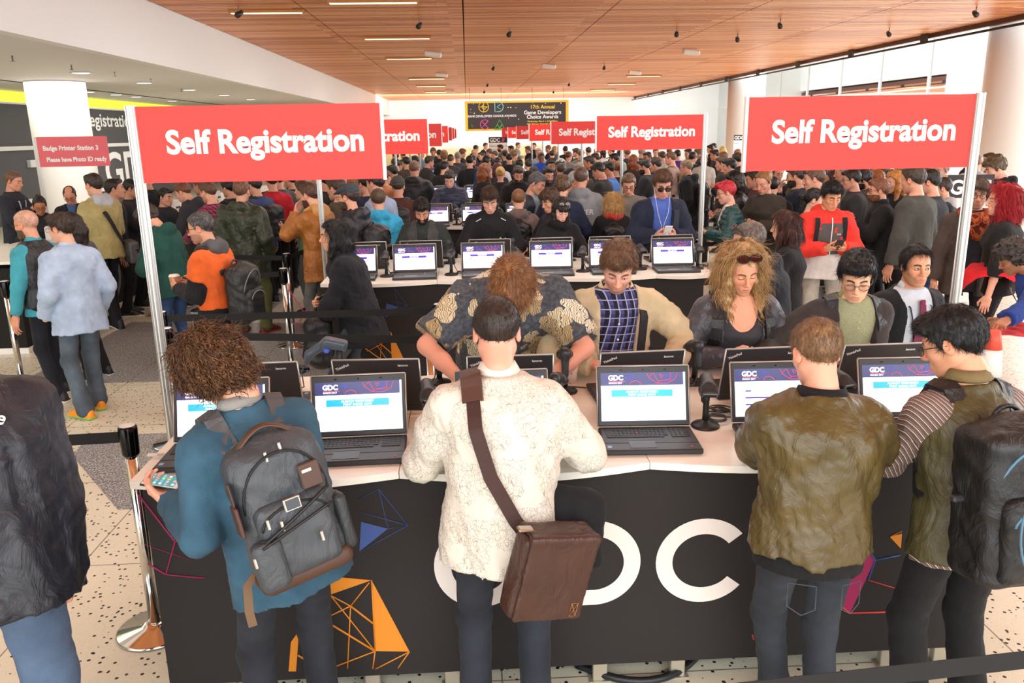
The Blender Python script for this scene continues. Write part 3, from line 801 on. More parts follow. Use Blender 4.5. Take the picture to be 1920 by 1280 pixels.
def eyes(po, root, iris='#3a2a1c', gaze=(0, 0)):
    R, C = po.head_xf()
    for s in (-1, 1):
        mb = head_mb(po); c = V(s*.0315, .0795, .0015)
        def ell(cc, r, mi, n=10):
            vs = [cc+V(r[0]*math.sin(t)*math.cos(a), r[1]*math.cos(t), r[2]*math.sin(t)*math.sin(a)) for t in np.linspace(0.02, 1.7, 6) for a in np.linspace(0, 2*PI, n+1)[:-1]]
            fs = [(i*n+j, i*n+(j+1) % n, (i+1)*n+(j+1) % n, (i+1)*n+j) for i in range(5) for j in range(n)]; mb.add(vs, fs, mi, True)
        ell(c, (.0122, .0112, .0058), 0, 14); ell(c+V(gaze[0]*.004, .0072, gaze[1]*.002), (.0052, .0045, .005), 1, 12)
        mb.tube([c+V(-s*.012, .004, -.001), c+V(-s*.006, .0105, .0052), c+V(s*.003, .0112, .0064), c+V(s*.0125, .003, .001)], .0013, 5, mi=2)
        mb.build('eye', [M('#f2ece6', .25), M(iris, .2), M('#1d1512', .6)], root)
def ribbon(pts, nrm_, w, t=.004):
    """flat strap along pts with surface normals"""
    vs = []; fs = []; m = len(pts)
    for i in range(m):
        T = nrm(np.array(pts[min(i+1, m-1)])-np.array(pts[max(i-1, 0)])); n = nrm(nrm_[i]-T*np.dot(T, nrm_[i])); b = np.cross(T, n)
        for a, c in ((-w/2, 0), (w/2, 0), (w/2, t), (-w/2, t)): vs.append(np.array(pts[i])+b*a+n*c)
    for i in range(m-1):
        for j in range(4): fs.append((i*4+j, i*4+(j+1) % 4, i*4+4+(j+1) % 4, i*4+4+j))
    fs += [(0, 1, 2, 3), (m*4-4, m*4-3, m*4-2, m*4-1)]
    return vs, fs
def strap_path(po, keys, off, n=26):
    """keys: list of (x, z, side in [-1..1]) in the torso frame, side 1 = front surface, -1 = back; 0 = over the shoulder"""
    K = np.array(keys, float); t = np.linspace(0, len(K)-1, n); pts = []; ns = []
    for q in t:
        i = min(int(q), len(K)-2); f = q-i; f2 = f*f*(3-2*f); k = K[i]*(1-f2)+K[i+1]*f2
        x, z, sd = k; rx, ry = po.radii(min(z, .47), off); y = sd*ry*math.sqrt(max(.03, 1-min(1, (x/rx)**2)))
        p = po.tp(x, y, z); pts.append(p); ns.append(nrm(po.TR @ V(x*.6/rx, sd*.9, (1-abs(sd))*1.3+.15)))
    return pts, ns
_memo = {}
def memo(key, fn):
    k = repr(key)
    if k not in _memo: _memo[k] = fn()
    return _memo[k]
def geom_sig(P): return {k: v for k, v in P.items()}
PEOPLE = []
class Person:
    def loc(s, p): p = (np.array(p, float)-s.base)/s.s; c, n = math.cos(-s.yaw), math.sin(-s.yaw); return V(c*p[0]-n*p[1], n*p[0]+c*p[1], p[2])
    def world(s, p): p = np.array(p, float)*s.s; c, n = math.cos(s.yaw), math.sin(s.yaw); return s.base+V(c*p[0]-n*p[1], n*p[0]+c*p[1], p[2])
    def dirw(s, d): c, n = math.cos(s.yaw), math.sin(s.yaw); return V(c*d[0]-n*d[1], n*d[0]+c*d[1], d[2])
def place(P, at, yaw):
    po = Pose({k: v for k, v in P.items() if k not in ('R', 'L')} | {'arms': 'sides'})
    a = math.radians(yaw); c, n = math.cos(a), math.sin(a); t = po.top
    if at[0] == 'px': W = at_y(*at[1:4]); s = W[2]/t[2]
    elif at[0] == 'pxh': s = at[3]/1.765; W = at_z(at[1], at[2], t[2]*s)
    else: s = at[3]; return V(at[1], at[2], 0), s, a
    return V(W[0]-s*(c*t[0]-n*t[1]), W[1]-s*(n*t[0]+c*t[1]), 0), s, a
def person(label, at, yaw, P=None, top=None, inner=None, pants=None, shoes=('#1a1a1c', '#e8e6e0'), hair=None, tone='#d9a789', brow=None, stub=0.0, lod=1,
           extras=(), group=None, sleeve=None, chest=False, skirt=None, hat=None, beard=None, specs=None, eye=None, feet=True):
    P = dict(P or {}); R = Person(); R.base, R.s, R.yaw = place(P, at, yaw)
    for k in 'RL':
        if k in P and not isinstance(P[k], str) and P[k][0] == 'w': P[k] = (tuple(R.loc(P[k][1])),)+tuple(P[k][2:])
    po = R.po = Pose(P); root = R.root = thing('person', label, 'person', R.base, R.yaw, group, R.s); R.lod = lod
    hc = hair[1] if hair else (brow or '#2a1c14')
    bc = brow or tuple(q*.55 for q in lin(hc))
    ss = [g[1].get('sleeve', .97) for g in (top, inner) if g]; ss = [q for q in ss if q is not None]; sl = sleeve if sleeve is not None else (max(ss) if ss else 0)
    sig = (geom_sig(P), lod)
    link('body', memo(('b', sig, sl < .3, chest), lambda: make_body(po, lod, sl, chest)), skin(tone, bc, stub), root)
    def G(g, d): r = dict(d); r.update(g or {}); return r
    nm = (top[2] if top and len(top) > 2 else 'jacket')
    if top: R.top = link(nm, memo(('t', sig, top[1]), lambda: make_top(po, lod, top[1])), top[0], root)
    if inner: R.inner = link(inner[2] if len(inner) > 2 else 'shirt', memo(('t', sig, inner[1]), lambda: make_top(po, lod, inner[1])), inner[0], root)
    if pants: link('trousers', memo(('p', sig, pants[1]), lambda: make_pants(po, lod, pants[1])), pants[0], root)
    if skirt: link('skirt', memo(('k', sig, skirt[1]), lambda: make_skirt(po, *skirt[1])), skirt[0], root)
    if feet and shoes:
        for sd in (1, -1):
            An, yw, z, pit = po.foot[sd]; o = link('shoe', shoe_mesh(lod), [M(shoes[0], .5), M(shoes[1], .6)], root)
            o.location = (An[0], An[1], max(0, An[2]-.085)); o.rotation_euler = (math.radians(pit), 0, yw)
    if hair and hair[0]:
        link('hair', memo(('h', sig, hair[0], hair[2] if len(hair) > 2 else None), lambda: make_hair(po, hair[0], lod, hair[2] if len(hair) > 2 else None)), hairmat(hair[1], hair[3] if len(hair) > 3 else None), root)
    if hat: link({'flat': 'flat_cap'}.get(hat[0], hat[0]), memo(('hat', sig, hat[0]), lambda: make_hat(po, hat[0], lod)), cloth(hat[1]), root)
    if beard: link('beard', memo(('bd', sig), lambda: make_beard(po, lod)), hairmat(beard), root)
    if specs: glasses(po, root, [M(specs[1], .35), specs[2]], specs[0])
    if eye: eyes(po, root, *eye)
    for e in extras: e(R)
    PEOPLE.append(R); R.fixed = any(not isinstance(P.get(k, ''), str) for k in 'RL')
    return R
GLASS = None
def clear_lens():
    global GLASS
    if GLASS is None:
        t = NT('clear_lens'); tr = t.n('ShaderNodeBsdfTransparent'); gl = t.n('ShaderNodeBsdfGlossy', i_Roughness=.02); mx = t.n('ShaderNodeMixShader', i_Fac=.12)
        t.l(tr.outputs[0], mx.inputs[1]); t.l(gl.outputs[0], mx.inputs[2]); t.l(mx.outputs[0], t.nt.nodes['Material Output'].inputs[0]); GLASS = t.m
    return GLASS
DARKLENS = lambda: M('#1b1210', .08, spec=.8, coat=.5)
# ---- wearables -----------------------------------------------------------
def rel(R, o): o.parent = None
def world_obj(R, name, label, cat, group=None):
    return thing(name, label, cat, R.base, R.yaw, group, R.s)
def collar(R, hexm, kind='shirt', z=.485, off=.012, spread=.03):
    """folded or stand collar round the neck"""
    po = R.po; vs = []; fs = []; n = 40; z += .026
    rows = {'shirt': [(0.0, .052, .0), (.045, .046, .0), (.047, .05, .0), (.012, .068, .0)], 'stand': [(0, .06, 0), (.055, .056, 0), (.058, .062, 0), (0, .07, 0)], 'rib': [(-.012, .07, 0), (.03, .056, 0), (.03, .062, 0), (-.012, .078, 0)]}[kind]
    f = 1.0 if po.sex == 'm' else .86
    m = len(rows); N = n+1
    for i in range(N):
        a = -PI/2+.22+(2*PI-.44)*i/n-PI+PI   # gap at the front
        a = PI/2+(.16 if kind != 'rib' else .02)+(2*PI-2*(.16 if kind != 'rib' else .02))*i/n
        front = max(0, math.sin(a))
        for j, (dz, r, _) in enumerate(rows):
            rr = (r+off*.5)*f; drop = -.045*front**1.5
            z2 = z+dz+drop; tip = 0
            if kind == 'shirt' and j >= 2: tip = spread*front**4; z2 -= tip*.9
            p = po.tp(math.cos(a)*rr*(1.05+.1*front), math.sin(a)*rr*.98-.004+tip*.3, z2); vs.append(p)
    for i in range(N-1):
        for j in range(m): a0 = i*m+j; a1 = i*m+(j+1) % m; fs.append((a0, a1, a1+m, a0+m))
    fs += [tuple(range(m)), tuple((N-1)*m+j for j in range(m))]
    mb = MB(); mb.add(vs, fs, 0, True); return mb.build('collar', hexm, R.root)
def hip_band(R, mat, z=-.12, off=.02, h=.06, name='waistband'):
    po = R.po; mb = MB(); vs = []; n = 36
    rows = [(z, off), (z+h*.5, off+.012), (z+h, off)]
    B = Blob(); po.torso(B, off, z, z+h, 0, k=.01); v, q = B.mesh(.011); return link(name, np_mesh(name, v, q), mat, R.root)
def front_strip(R, mat, x0, x1, z0, z1, off, name, side=1, n=14, t=.003):
    po = R.po; pts = []; ns = []
    for i in range(n): f = i/(n-1); z = z0+(z1-z0)*f; x = x0+(x1-x0)*f; pts.append(po.surf(x, z, side, off)); ns.append(po.TR @ V(0, side, 0))
    return pts, ns
def strip(R, mat, x0, x1, z0, z1, off, w, name, side=1, parent=True, t=.003):
    pts, ns = front_strip(R, mat, x0, x1, z0, z1, off, name, side)
    mb = MB(); mb.add(*ribbon(pts, ns, w, t)); return mb.build(name, mat, R.root)
def chest_text(R, txt, x, z, size, mat, off=.02, side=1, bold=.02, name='print', rz=0, box=None):
    po = R.po; vs, fs = text_geo(txt, size, bold*size, 'CENTER'); mb = MB()
    c, n = math.cos(rz), math.sin(rz); out = []
    for a, _, b in vs:
        X = x+side*(-1)*(a*c-b*n)*1.0 if side == 1 else x+(a*c-b*n)
        out.append(po.surf(X, z+a*n+b*c, side, off))
    mb.add(out, fs, 0, False); return mb.build(name, mat, R.root)
def polo(R, mat, off=.03): pass
def phone(R, label='black smartphone held in the hands', both=True, col='#15161a', screen=None, size=(.07, .142), group=None, sd=1, up=.0):
    po = R.po
    if both: W = (po.arm[1][2]+po.arm[-1][2])/2; f = nrm(po.hand[1][1]+po.hand[-1][1])
    else: W = po.arm[sd][2]; f = po.hand[sd][1]
    c = W+f*.105+V(0, 0, .03+up); up_ = nrm(V(0, .55, .6)); X = V(1, 0, 0); N = nrm(np.cross(X, up_))
    o = world_obj(R, 'smartphone', label, 'phone', group); rot = Matrix((X, up_, N)).transposed().to_4x4(); mb = MB(); mb.T = Matrix.Translation(Vector(c)) @ rot
    mb.box((0, 0, 0), (size[0], size[1], .009), .003); mb.build('case', M(col, .3), o)
    mb = MB(); mb.T = Matrix.Translation(Vector(c)) @ rot; mb.box((0, 0, .0052), (size[0]*.9, size[1]*.84, .0012)); mb.build('screen', M(screen or '#222a33', .1, emit=.0 if not screen else .7), o)
    return o
def backpack(R, label, mat, size=(.30, .16, .46), z=.22, trim=None, strapm=None, pockets=2, lod=None, straps=True, yo=0.0, group=None, fine=None, tilt=0, handle=True):
    """a pack on the back: main bag, front pockets, two shoulder straps, grab handle"""
    po = R.po; lod = R.lod if lod is None else lod; o = world_obj(R, 'backpack', label, 'backpack', group); w, d, hh = size
    ry = po.radii(.25, .02)[1]; c = po.tp(yo, -ry-d/2-.015, z); Rm = po.TR @ rotm('X', tilt); h = {0: .008, 1: .012, 2: .02}[lod]
    B = Blob(); B.rbox(c, (w, d, hh), min(.055, d*.42), Rm, k=.02); B.ell(c+Rm @ V(0, -.0, hh*.30), (w*.46, d*.52, hh*.28), Rm, k=.04)
    v, q = B.mesh(h, ripple(8, .004, 26)); link('main_compartment', np_mesh('bag', v, q), mat, o)
    tm = trim or mat; sm = strapm or mat
    if pockets:
        B = Blob(); B.rbox(c+Rm @ V(0, -d*.42, -hh*.16), (w*.8, d*.5, hh*.55), .035, Rm, k=.02); v, q = B.mesh(h, ripple(5, .003, 30)); link('front_pocket', np_mesh('pocket', v, q), mat, o)
        mb = MB(); pts = [c+Rm @ V(w*.36*math.cos(a), -d*.67, -hh*.06+hh*.13*math.sin(a)) for a in np.linspace(.1, PI-.1, 14)]; mb.tube(pts, .0045, 5); mb.build('zipper', tm, o)
    if pockets > 1 and lod < 2:
        mb = MB(); pts = [c+Rm @ V(w*.44*math.cos(a), -d*.40-.035*math.sin(a), hh*.10+hh*.34*math.sin(a)) for a in np.linspace(-.05, PI+.05, 20)]; mb.tube(pts, .005, 5); mb.build('zipper', tm, o)
    if straps:
        for s in (1, -1):
            zt = (hh/2+z-.06); K = [(s*.085, min(zt, .42), -1), (s*.105, .51, -.45), (s*.12, .51, .35), (s*.135, .40, 1), (s*.15, .25, 1), (s*.165, .12, .35), (s*.15, .05, -.6), (s*.12, z-hh*.36, -1)]
            pts, ns = strap_path(po, K, .034); mb = MB(); mb.add(*ribbon(pts[:20], ns[:20], .062, .014)); mb.add(*ribbon(pts[19:], ns[19:], .024, .004)); mb.build('shoulder_strap', sm, o)
    if handle:
        mb = MB(); pts = [c+Rm @ V(math.cos(a)*.055, d*.3, hh/2-.005+.05*math.sin(a)) for a in np.linspace(0, PI, 10)]; mb.tube(pts, .009, 6); mb.build('grab_handle', sm, o)
    return o, c, Rm
# ================================================================ the hall
ZC = 4.5; ZS = 3.46; XL = -5.47; XR = 12.2; XW = -12.25; YF = 61.0
ROW0 = 2.75; PITCH = 3.95; TZ = 1.0
# ---- floor
def floor_mat(cream):
    t = NT('terrazzo'); P = t.co()
    if cream:
        v = t.vor(P, 34); d = t.math('LESS_THAN', v.outputs['Distance'], .27); pick = t.math('GREATER_THAN', t.sep(v.outputs['Color'])[0], .52)
        chip = t.math('MULTIPLY', d, pick)
        v2 = t.vor(P, 90); c2 = t.math('MULTIPLY', t.math('LESS_THAN', v2.outputs['Distance'], .25), t.math('GREATER_THAN', t.sep(v2.outputs['Color'])[0], .6))
        base = t.ramp(t.noise(P, 1.3, 3), [(.3, '#dcd6bf'), (.7, '#e9e3cd')])
        col = t.mix(t.math('MULTIPLY', c2, .35), base, '#8f8a78'); col = t.mix(chip, col, '#26241f')
    else:
        n = t.noise(P, 85, 3, .7); base = t.ramp(n, [(.34, '#2f2f31'), (.44, '#6c6d70'), (.55, '#adadab'), (.66, '#e2e1da')]); col = base
    x, y, z = t.sep(P)
    fx = t.math('FRACT', t.math('DIVIDE', t.math('ADD', x, 40.62), 1.1)); fy = t.math('FRACT', t.math('DIVIDE', t.math('ADD', y, 20.2), 1.1))
    g = t.math('MINIMUM', t.math('MINIMUM', fx, t.math('SUBTRACT', 1, fx)), t.math('MINIMUM', fy, t.math('SUBTRACT', 1, fy)))
    col = t.mix(t.math('MULTIPLY', t.math('LESS_THAN', g, .0032), .75), col, '#3a372f')
    t.color(col); t.set(Roughness=.28, Specular_IOR_Level=.4); return t.m
FLC, FLG = floor_mat(True), floor_mat(False)
mb = MB(); mb.quad((XW-.3, -4, 0), (20, -4, 0), (20, YF+2, 0), (XW-.3, YF+2, 0), 0)
def inlay(pts):
    n = len(mb.v); mb.v += [(x, y, .0015) for x, y in pts]; mb.f.append(tuple(range(n, n+len(pts)))); mb.m.append(1); mb.sm.append(False)
inlay([(-3.0, 4.67+.0), (2.4, 4.62), (2.4, 5.96), (-2.95, 6.0), (-2.9, 5.6), (-2.2, 4.67)][1:] + [])
inlay([(-4.25, 7.4), (2.4, 7.35), (2.4, 9.0), (-4.2, 10.0)])
inlay([(-4.15, 10.3), (-2.6, 9.9), (-2.6, 11.6), (-4.3, 12.4)])
for k in range(6): inlay([(-4.2, 14+k*4), (2.4, 13.9+k*4), (2.4, 15.4+k*4), (-4.2, 15.6+k*4)])
inlay([(4.2, 9), (6.2, 10.2), (6.2, 12.2), (4.2, 11)]); inlay([(3.2, 16), (9, 16), (9, 18), (3.2, 18)])
struct('floor', mb.mesh('floor'), [FLC, FLG])
# ---- timber slat ceiling
t = NT('ceiling_timber'); P = t.co()
rnd = t.n('ShaderNodeObjectInfo').outputs['Random']
x, y, z = t.sep(P); yy = t.math('FLOOR', t.math('DIVIDE', y, .2)); xx = t.math('FLOOR', t.math('DIVIDE', t.math('ADD', x, 9), 2.9))
wn = t.n('ShaderNodeTexWhiteNoise', noise_dimensions='2D'); cm = t.n('ShaderNodeCombineXYZ'); t.l(yy, cm.inputs[0]); t.l(xx, cm.inputs[1]); t.l(cm.outputs[0], wn.inputs['Vector'])
gr = t.noise(t.mapping(P, (.6, 14, 1)), 3, 4); f = t.math('ADD', t.math('MULTIPLY', wn.outputs['Value'], .55), t.math('MULTIPLY', gr, .45))
t.color(t.ramp(f, [(.15, '#b8602f'), (.5, '#e68f54'), (.85, '#fbb880')])); t.set(Roughness=.4, Specular_IOR_Level=.4); TIMBER = t.m
mb = MB(); seams = [XL+.02, -3.0, 0.0, 2.9, 5.8, 8.7, XR]
for r in range(int((YF+2)/.2)):
    yc = -1.9+r*.2
    for a, b in zip(seams[:-1], seams[1:]):
        g = .012
        mb.box(((a+b)/2, yc, ZC+.035), (b-a-2*g, .15 if r % 2 else .165, .07))
struct('ceiling', mb.mesh('ceiling'), TIMBER)
mb = MB(); mb.box(((XL+XR)/2, (YF-2)/2, ZC+.25), (XR-XL, YF+2, .06)); struct('ceiling_void', mb.mesh('void'), M('#5b3420', .8))
WHITE = M('#f4f2ee', .6); WHITE2 = M('#fbfaf7', .55)
mb = MB(); mb.box((XL-.1, YF/2-1.5, (ZS+5.2)/2), (.2, YF+3, 5.2-ZS)); mb.box((XL+.03, YF/2-1.5, ZC+.12), (.06, YF+3, .1))
struct('wall_left_fascia', mb.mesh('fascia'), WHITE2)
mb = MB(); mb.box(((XL-.2+XW)/2, YF/2-1.5, ZS+.1), (XL-.2-XW, YF+3, .2)); struct('ceiling_left', mb.mesh('soffit'), M('#f1edeb', .7))
mb = MB(); mb.box((-10.0, YF/2-1.5, ZS-.004), (.09, YF+3, .012)); struct('trim_1', mb.mesh('slot'), M('#2c2a2a', .7))
# cove light over the left wall
mb = MB(); mb.box((XW+.03, YF/2, (3.17+ZS)/2), (.05, YF, ZS-3.17)); o = mb.build('cove_light', M('#e6f23c', .6, emit=1.15)); tag(o, 'lime green cove light along the top of the dark grey graphic wall', 'light')
mb = MB(); mb.box((XW-.1, YF/2-1.5, 1.72), (.2, YF+3, 3.44)); struct('wall_left', mb.mesh('wl'), M('#58585b', .7))
mb = MB(); mb.box((XW+.08, YF/2, 3.16), (.16, YF, .05)); struct('trim_2', mb.mesh('ledge'), WHITE)
mb = MB()
for z in (1.98, .55): mb.box((XW+.05, 30, z), (.1, 46, .11))
for yv in (17.5, 21.4, 26.6): mb.box((XW+.05, yv, 1.0), (.1, .16, 2.0))
mb.box((XW+.05, 25.2, 1.55), (.1, 2.8, .2))
struct('trim_3', mb.mesh('rails'), M('#f1efec', .5))
def on_wall(px, py): r = ray(px, py); return V(0, 0, CAMH)+r*(XW/r[0])
pa, pb, pz = on_wall(154, 236), on_wall(268, 240), on_wall(160, 210)
tw = max(v[0] for v in text_geo('Registration C', 1.0, .02, 'LEFT')[0]); szt = (pz[2]-pa[2])/.73
mb = MB(); put_text(mb, 'Registration Counter', (XW+.02, pa[1], pa[2]), (0, 1, 0), (0, 0, 1), szt, .02*szt, 'LEFT', (pb[1]-pa[1])/(tw*szt))
o = mb.build('wall_lettering', M('#ffffff', .6)); tag(o, 'white Registration Counter lettering high on the dark grey wall', 'lettering')
pa, pb, pz = on_wall(200, 352), on_wall(233, 345), on_wall(205, 283)
tw = max(v[0] for v in text_geo('G', 1.0, .02, 'LEFT')[0]); szt = (pz[2]-pa[2])/.73
mb = MB(); put_text(mb, 'GDC', (XW+.015, pa[1], pa[2]), (0, 1, 0), (0, 0, 1), szt, .02*szt, 'LEFT', (pb[1]-pa[1])/(tw*szt))
o = mb.build('wall_lettering', M('#ffffff', .6)); tag(o, 'very large white GDC letters low on the dark grey wall', 'lettering')
# ---- far wall, right glazing, back of hall
mb = MB(); mb.box((3.5, YF+.1, 3.5), (34, .2, 7)); struct('wall_far', mb.mesh('wf'), WHITE2)
t = NT('mural'); P = t.co(); x, y, z = t.sep(P)
n = t.noise(t.mapping(P, (.35, 1, .9)), 1.6, 5, .6); hz = t.math('ADD', z, t.math('MULTIPLY', n, 1.3))
t.color(t.ramp(t.math('DIVIDE', hz, 4.0), [(.0, '#b9a46c'), (.34, '#dcc894'), (.44, '#cfc7a6'), (.5, '#f6f0e6'), (.62, '#f8f5ef'), (.9, '#f6f8fa')])); t.set(Roughness=.6)
mb = MB(); mb.box((-1.0, YF-.1, 1.5), (13, .06, 3.0)); o = mb.build('wall_mural', t.m); tag(o, 'wide pale city skyline mural on the far wall', 'mural')
mb = MB(); mb.box((-4.4, YF-.3, 2.55), (3.4, .12, .9)); struct('trim_4', mb.mesh('greybeam'), M('#a9adaf', .6))
# tall glazed wall on the right: frames and panes
GL = NT('window_glass'); tr = GL.n('ShaderNodeBsdfTransparent'); gl = GL.n('ShaderNodeBsdfGlossy', i_Roughness=.03); fr = GL.n('ShaderNodeFresnel', i_IOR=1.35); mx = GL.n('ShaderNodeMixShader')
GL.l(fr.outputs[0], mx.inputs[0]); GL.l(tr.outputs[0], mx.inputs[1]); GL.l(gl.outputs[0], mx.inputs[2]); GL.l(mx.outputs[0], GL.nt.nodes['Material Output'].inputs[0])
XG = 18.5
for i in range(8):
    y0, y1 = -3+i*8, -3+(i+1)*8
    m = MB(); m.box((XG, (y0+y1)/2, .12), (.16, 8, .24)); m.box((XG, (y0+y1)/2, 7.3), (.16, 8, .25))
    for q in (y0, (y0+y1)/2): m.box((XG, q, 3.7), (.12, .08, 7.2))
    m.box((XG, (y0+y1)/2, 3.6), (.1, 8, .06))
    o = struct(f'window_{i+1}', m.mesh('winframe'), M('#e9e9e8', .5))
    m = MB(); m.quad((XG, y0, .2), (XG, y1, .2), (XG, y1, 7.2), (XG, y0, 7.2)); m.build('window_pane', GL.m, o)
mb = MB(); mb.box(((XR+XG)/2+.2, YF/2-1.5, 7.5), (XG-XR+.6, YF+3, .2)); mb.box((XR+.2, YF/2-1.5, 6.1), (.12, YF+3, 2.8)); struct('ceiling_right', mb.mesh('cr'), WHITE2)
mb = MB(); mb.box((XR+.06, YF/2-1, ZC-.0), (.12, YF+2, .22)); struct('trim_5', mb.mesh('edge'), M('#5a2f20', .45))
mb = MB(); mb.tube([(XR-.12, -1, ZC-.22), (XR-.12, YF, ZC-.22)], .03, 8)
for i in range(15): mb.box((XR-.12, 1+i*4.2, ZC-.12), (.05, .3, .24))
o = mb.build('conduit_rail', M('#2a2422', .5)); tag(o, 'dark conduit rail running along the edge of the timber ceiling', 'rail')
# columns
for x, y, r, z1, lab in ((-9.2, 19.6, .62, ZS, 'white round column behind the badge printing desk'), (13.3, 19.6, .85, 7.4, 'white round column closest on the window side'), (13.2, 39.2, .85, 7.4, 'white round column farther down the window side'), (XW+1.5, 44, .7, ZS, 'white round column deep on the lettered wall side')):
    mb = MB(); mb.lathe([(r*1.0, 0), (r, .02), (r, z1)], (x, y, 0), 40); o = mb.build('column', M('#f0ebe8', .5), None); o['kind'] = 'structure'; o['label'] = lab; o['category'] = 'column'
# ---- ceiling lamps and fittings
def lamp_bar(px, py, w, i):
    c = at_z(px, py, ZC-.03); L = max(.9, w*c[1]/FOC)
    o = thing('ceiling_light', 'slim linear light set between the timber ceiling slats', 'light', c, 0, 'linear lights in the timber ceiling')
    m = MB(); m.box((0, 0, .0), (L+.08, .17, .05)); m.build('housing', M('#c98c4e', .5), o)
    m = MB(); m.box((0, 0, -.028), (L, .10, .012)); m.build('diffuser', M('#ffe9b0', .5, emit=3.2), o)
for i, a in enumerate([(700, 3, 150), (745, 71, 112), (767, 109, 78), (800, 147, 62), (808, 161, 50), (822, 172, 46), (1207, 142, 60), (1165, 157, 48), (1130, 168, 42), (500, 22, 120), (1030, 120, 190)][:10]): lamp_bar(*a, i)
def fitting(px, py, kind):
    c = at_z(px, py, ZC-.12)
    if kind == 's':
        o = thing('spotlight', 'small dark spotlight hanging under the timber ceiling', 'light', c, 0, 'spotlights under the timber ceiling')
        m = MB(); m.tube([(0, 0, -.02), (0, 0, .13)], .012, 6); m.build('stem', M('#888888', .4), o)
        m = MB(); m.tube([(-.02, -.06, -.05), (.02, .1, .02)], [.055, .045], 10); m.build('lamp_head', M('#33302e', .4), o)
    else:
        o = thing('ceiling_fitting', 'small white wedge fitting under the timber ceiling', 'fitting', c, 0, 'white fittings under the timber ceiling')
        m = MB(); m.box((0, 0, .03), (.5, .22, .14), .03, R=rotm('Y', 8) if False else Matrix.Rotation(.12, 3, 'Y')); m.build('housing', M('#efe9e2', .4), o)
for a in [(955, 62, 's'), (1269, 62, 's'), (786, 46, 's'), (925, 127, 's'), (1133, 126, 's'), (914, 159, 's'), (908, 172, 's'), (1067, 158, 's'), (1038, 172, 's'), (448, 24, 's'), (1463, 46, 's'), (1383, 72, 's'), (1830, 24, 's'), (1667, 62, 's'), (812, 104, 'w'), (828, 142, 'w'), (1029, 126, 'w'), (1190, 138, 'w'), (1296, 100, 'w'), (843, 172, 'w')]: fitting(*a)
for px, py in [(152, 136), (270, 155), (355, 168), (420, 178), (470, 186), (165, 172), (217, 177), (255, 181), (323, 189), (60, 100)][:9]:
    c = at_z(px, py, ZS-.005); o = thing('downlight', 'round recessed downlight in the low grey ceiling', 'light', c, 0, 'downlights in the low grey ceiling')
    m = MB(); m.lathe([(.20, 0), (.20, -.012), (.165, -.015), (.165, 0)], (0, 0, 0), 24); m.build('ring', WHITE, o)
    m = MB(); m.lathe([(.162, -.004), (.162, -.010)], (0, 0, 0), 24); m.build('lens', M('#fff6e4', .5, emit=4.0), o)
for px, py in [(23, 108), (134, 125), (215, 138), (283, 150), (340, 168)]:
    c = at_z(px, py, ZS-.03); o = thing('ceiling_sprinkler', 'small ceiling sprinkler head on the low grey ceiling', 'sprinkler', c, 0, 'sprinklers on the low grey ceiling')
    m = MB(); m.tube([(0, 0, .03), (0, 0, -.05)], .012, 6); m.build('pipe', M('#8a8683', .4, .6), o); m = MB(); m.lathe([(.035, -.05), (.035, -.056)], (0, 0, 0), 10); m.build('deflector', M('#8a8683', .4, .6), o)
# ================================================================ banner over the crowd
def P3(o, u, w): o, u, w = map(lambda q: np.array(q, float), (o, u, w)); return lambda a, b: o+u*a+w*b
YB = 46.0; b0 = at_y(871, 190, YB); b1 = at_y(1066, 190, YB); b2 = at_y(872, 246, YB); bw = b1[0]-b0[0]; bh = b0[2]-b2[2]; bx = (b0[0]+b1[0])/2; bz = (b0[2]+b2[2])/2
BN = thing('awards_banner', 'wide black awards banner with a yellow border hanging over the crowd', 'banner', (bx, YB, bz))
m = MB(); m.box((0, 0, 0), (bw, .05, bh)); m.build('border', M('#f6c63a', .6), BN)
m = MB(); m.box((0, -.03, 0), (bw*.945, .02, bh*.86)); m.build('panel', M('#3a3437', .7), BN)
pu = bw/196.0
def bp(px, py): return V((px-968.5)*pu, -.045, -(py-218)*pu)
m = MB()
for txt, px, py, sz, col in (('17th Annual', 1017, 206, 9.5, 0), ('Game Developers', 1017, 216, 9.6, 1), ('Choice Awards', 1017, 224, 9.6, 1), ('Wednesday, March 1, 6:30-8:00pm', 1017, 230.5, 4.1, 0), ('GDC Ballroom, West Hall, Street Level', 1017, 235, 3.7, 0), ('GAME DEVELOPERS CHOICE AWARDS', 921, 220, 5.4, 1)):
    put_text(m, txt, bp(px, py), (1, 0, 0), (0, 0, 1), sz*pu, .012*sz*pu, 'CENTER', 1.0, col)
BCOL = [M('#f7d047', .6), M('#ffffff', .6), M('#e86a55', .6), M('#8fe0e4', .6), M('#e85bb5', .6), M('#5ed266', .6)]
m.build('lettering', BCOL, BN); m = MB()
rg = random.Random(4)
for i in range(70):
    px, py = rg.uniform(876, 1060), rg.uniform(193, 242)
    if 890 < px < 950 and 192 < py < 241 or 975 < px and 197 < py < 237: continue
    c = bp(px, py); r = rg.uniform(.4, 1.1)*pu; n = len(m.v); m.add([c+V(r*math.cos(a), -.002, r*math.sin(a)) for a in np.linspace(0, 2*PI, 9)[:-1]], [tuple(range(8))], rg.choice((1, 1, 1, 0, 2)), False)
def ln(mbx, pts, r, mi): mbx.tube([bp(*p) for p in pts], r*pu, 5, mi=mi)
def circ(cx, cy, r, a0=0, a1=360, n=22): return [(cx+r*math.cos(math.radians(a)), cy-r*math.sin(math.radians(a))) for a in np.linspace(a0, a1, n)]
m.build('dot_print', BCOL, BN); m = MB()
ln(m, circ(906, 201.5, 9.2, 0, 360), .7, 0); ln(m, [(906, 192), (906, 211)], .7, 0); ln(m, [(897, 201.5), (915, 201.5)], .7, 0); ln(m, circ(907, 201.5, 4, 90, 360), .6, 0)
m.build('emblem', BCOL, BN); m = MB()
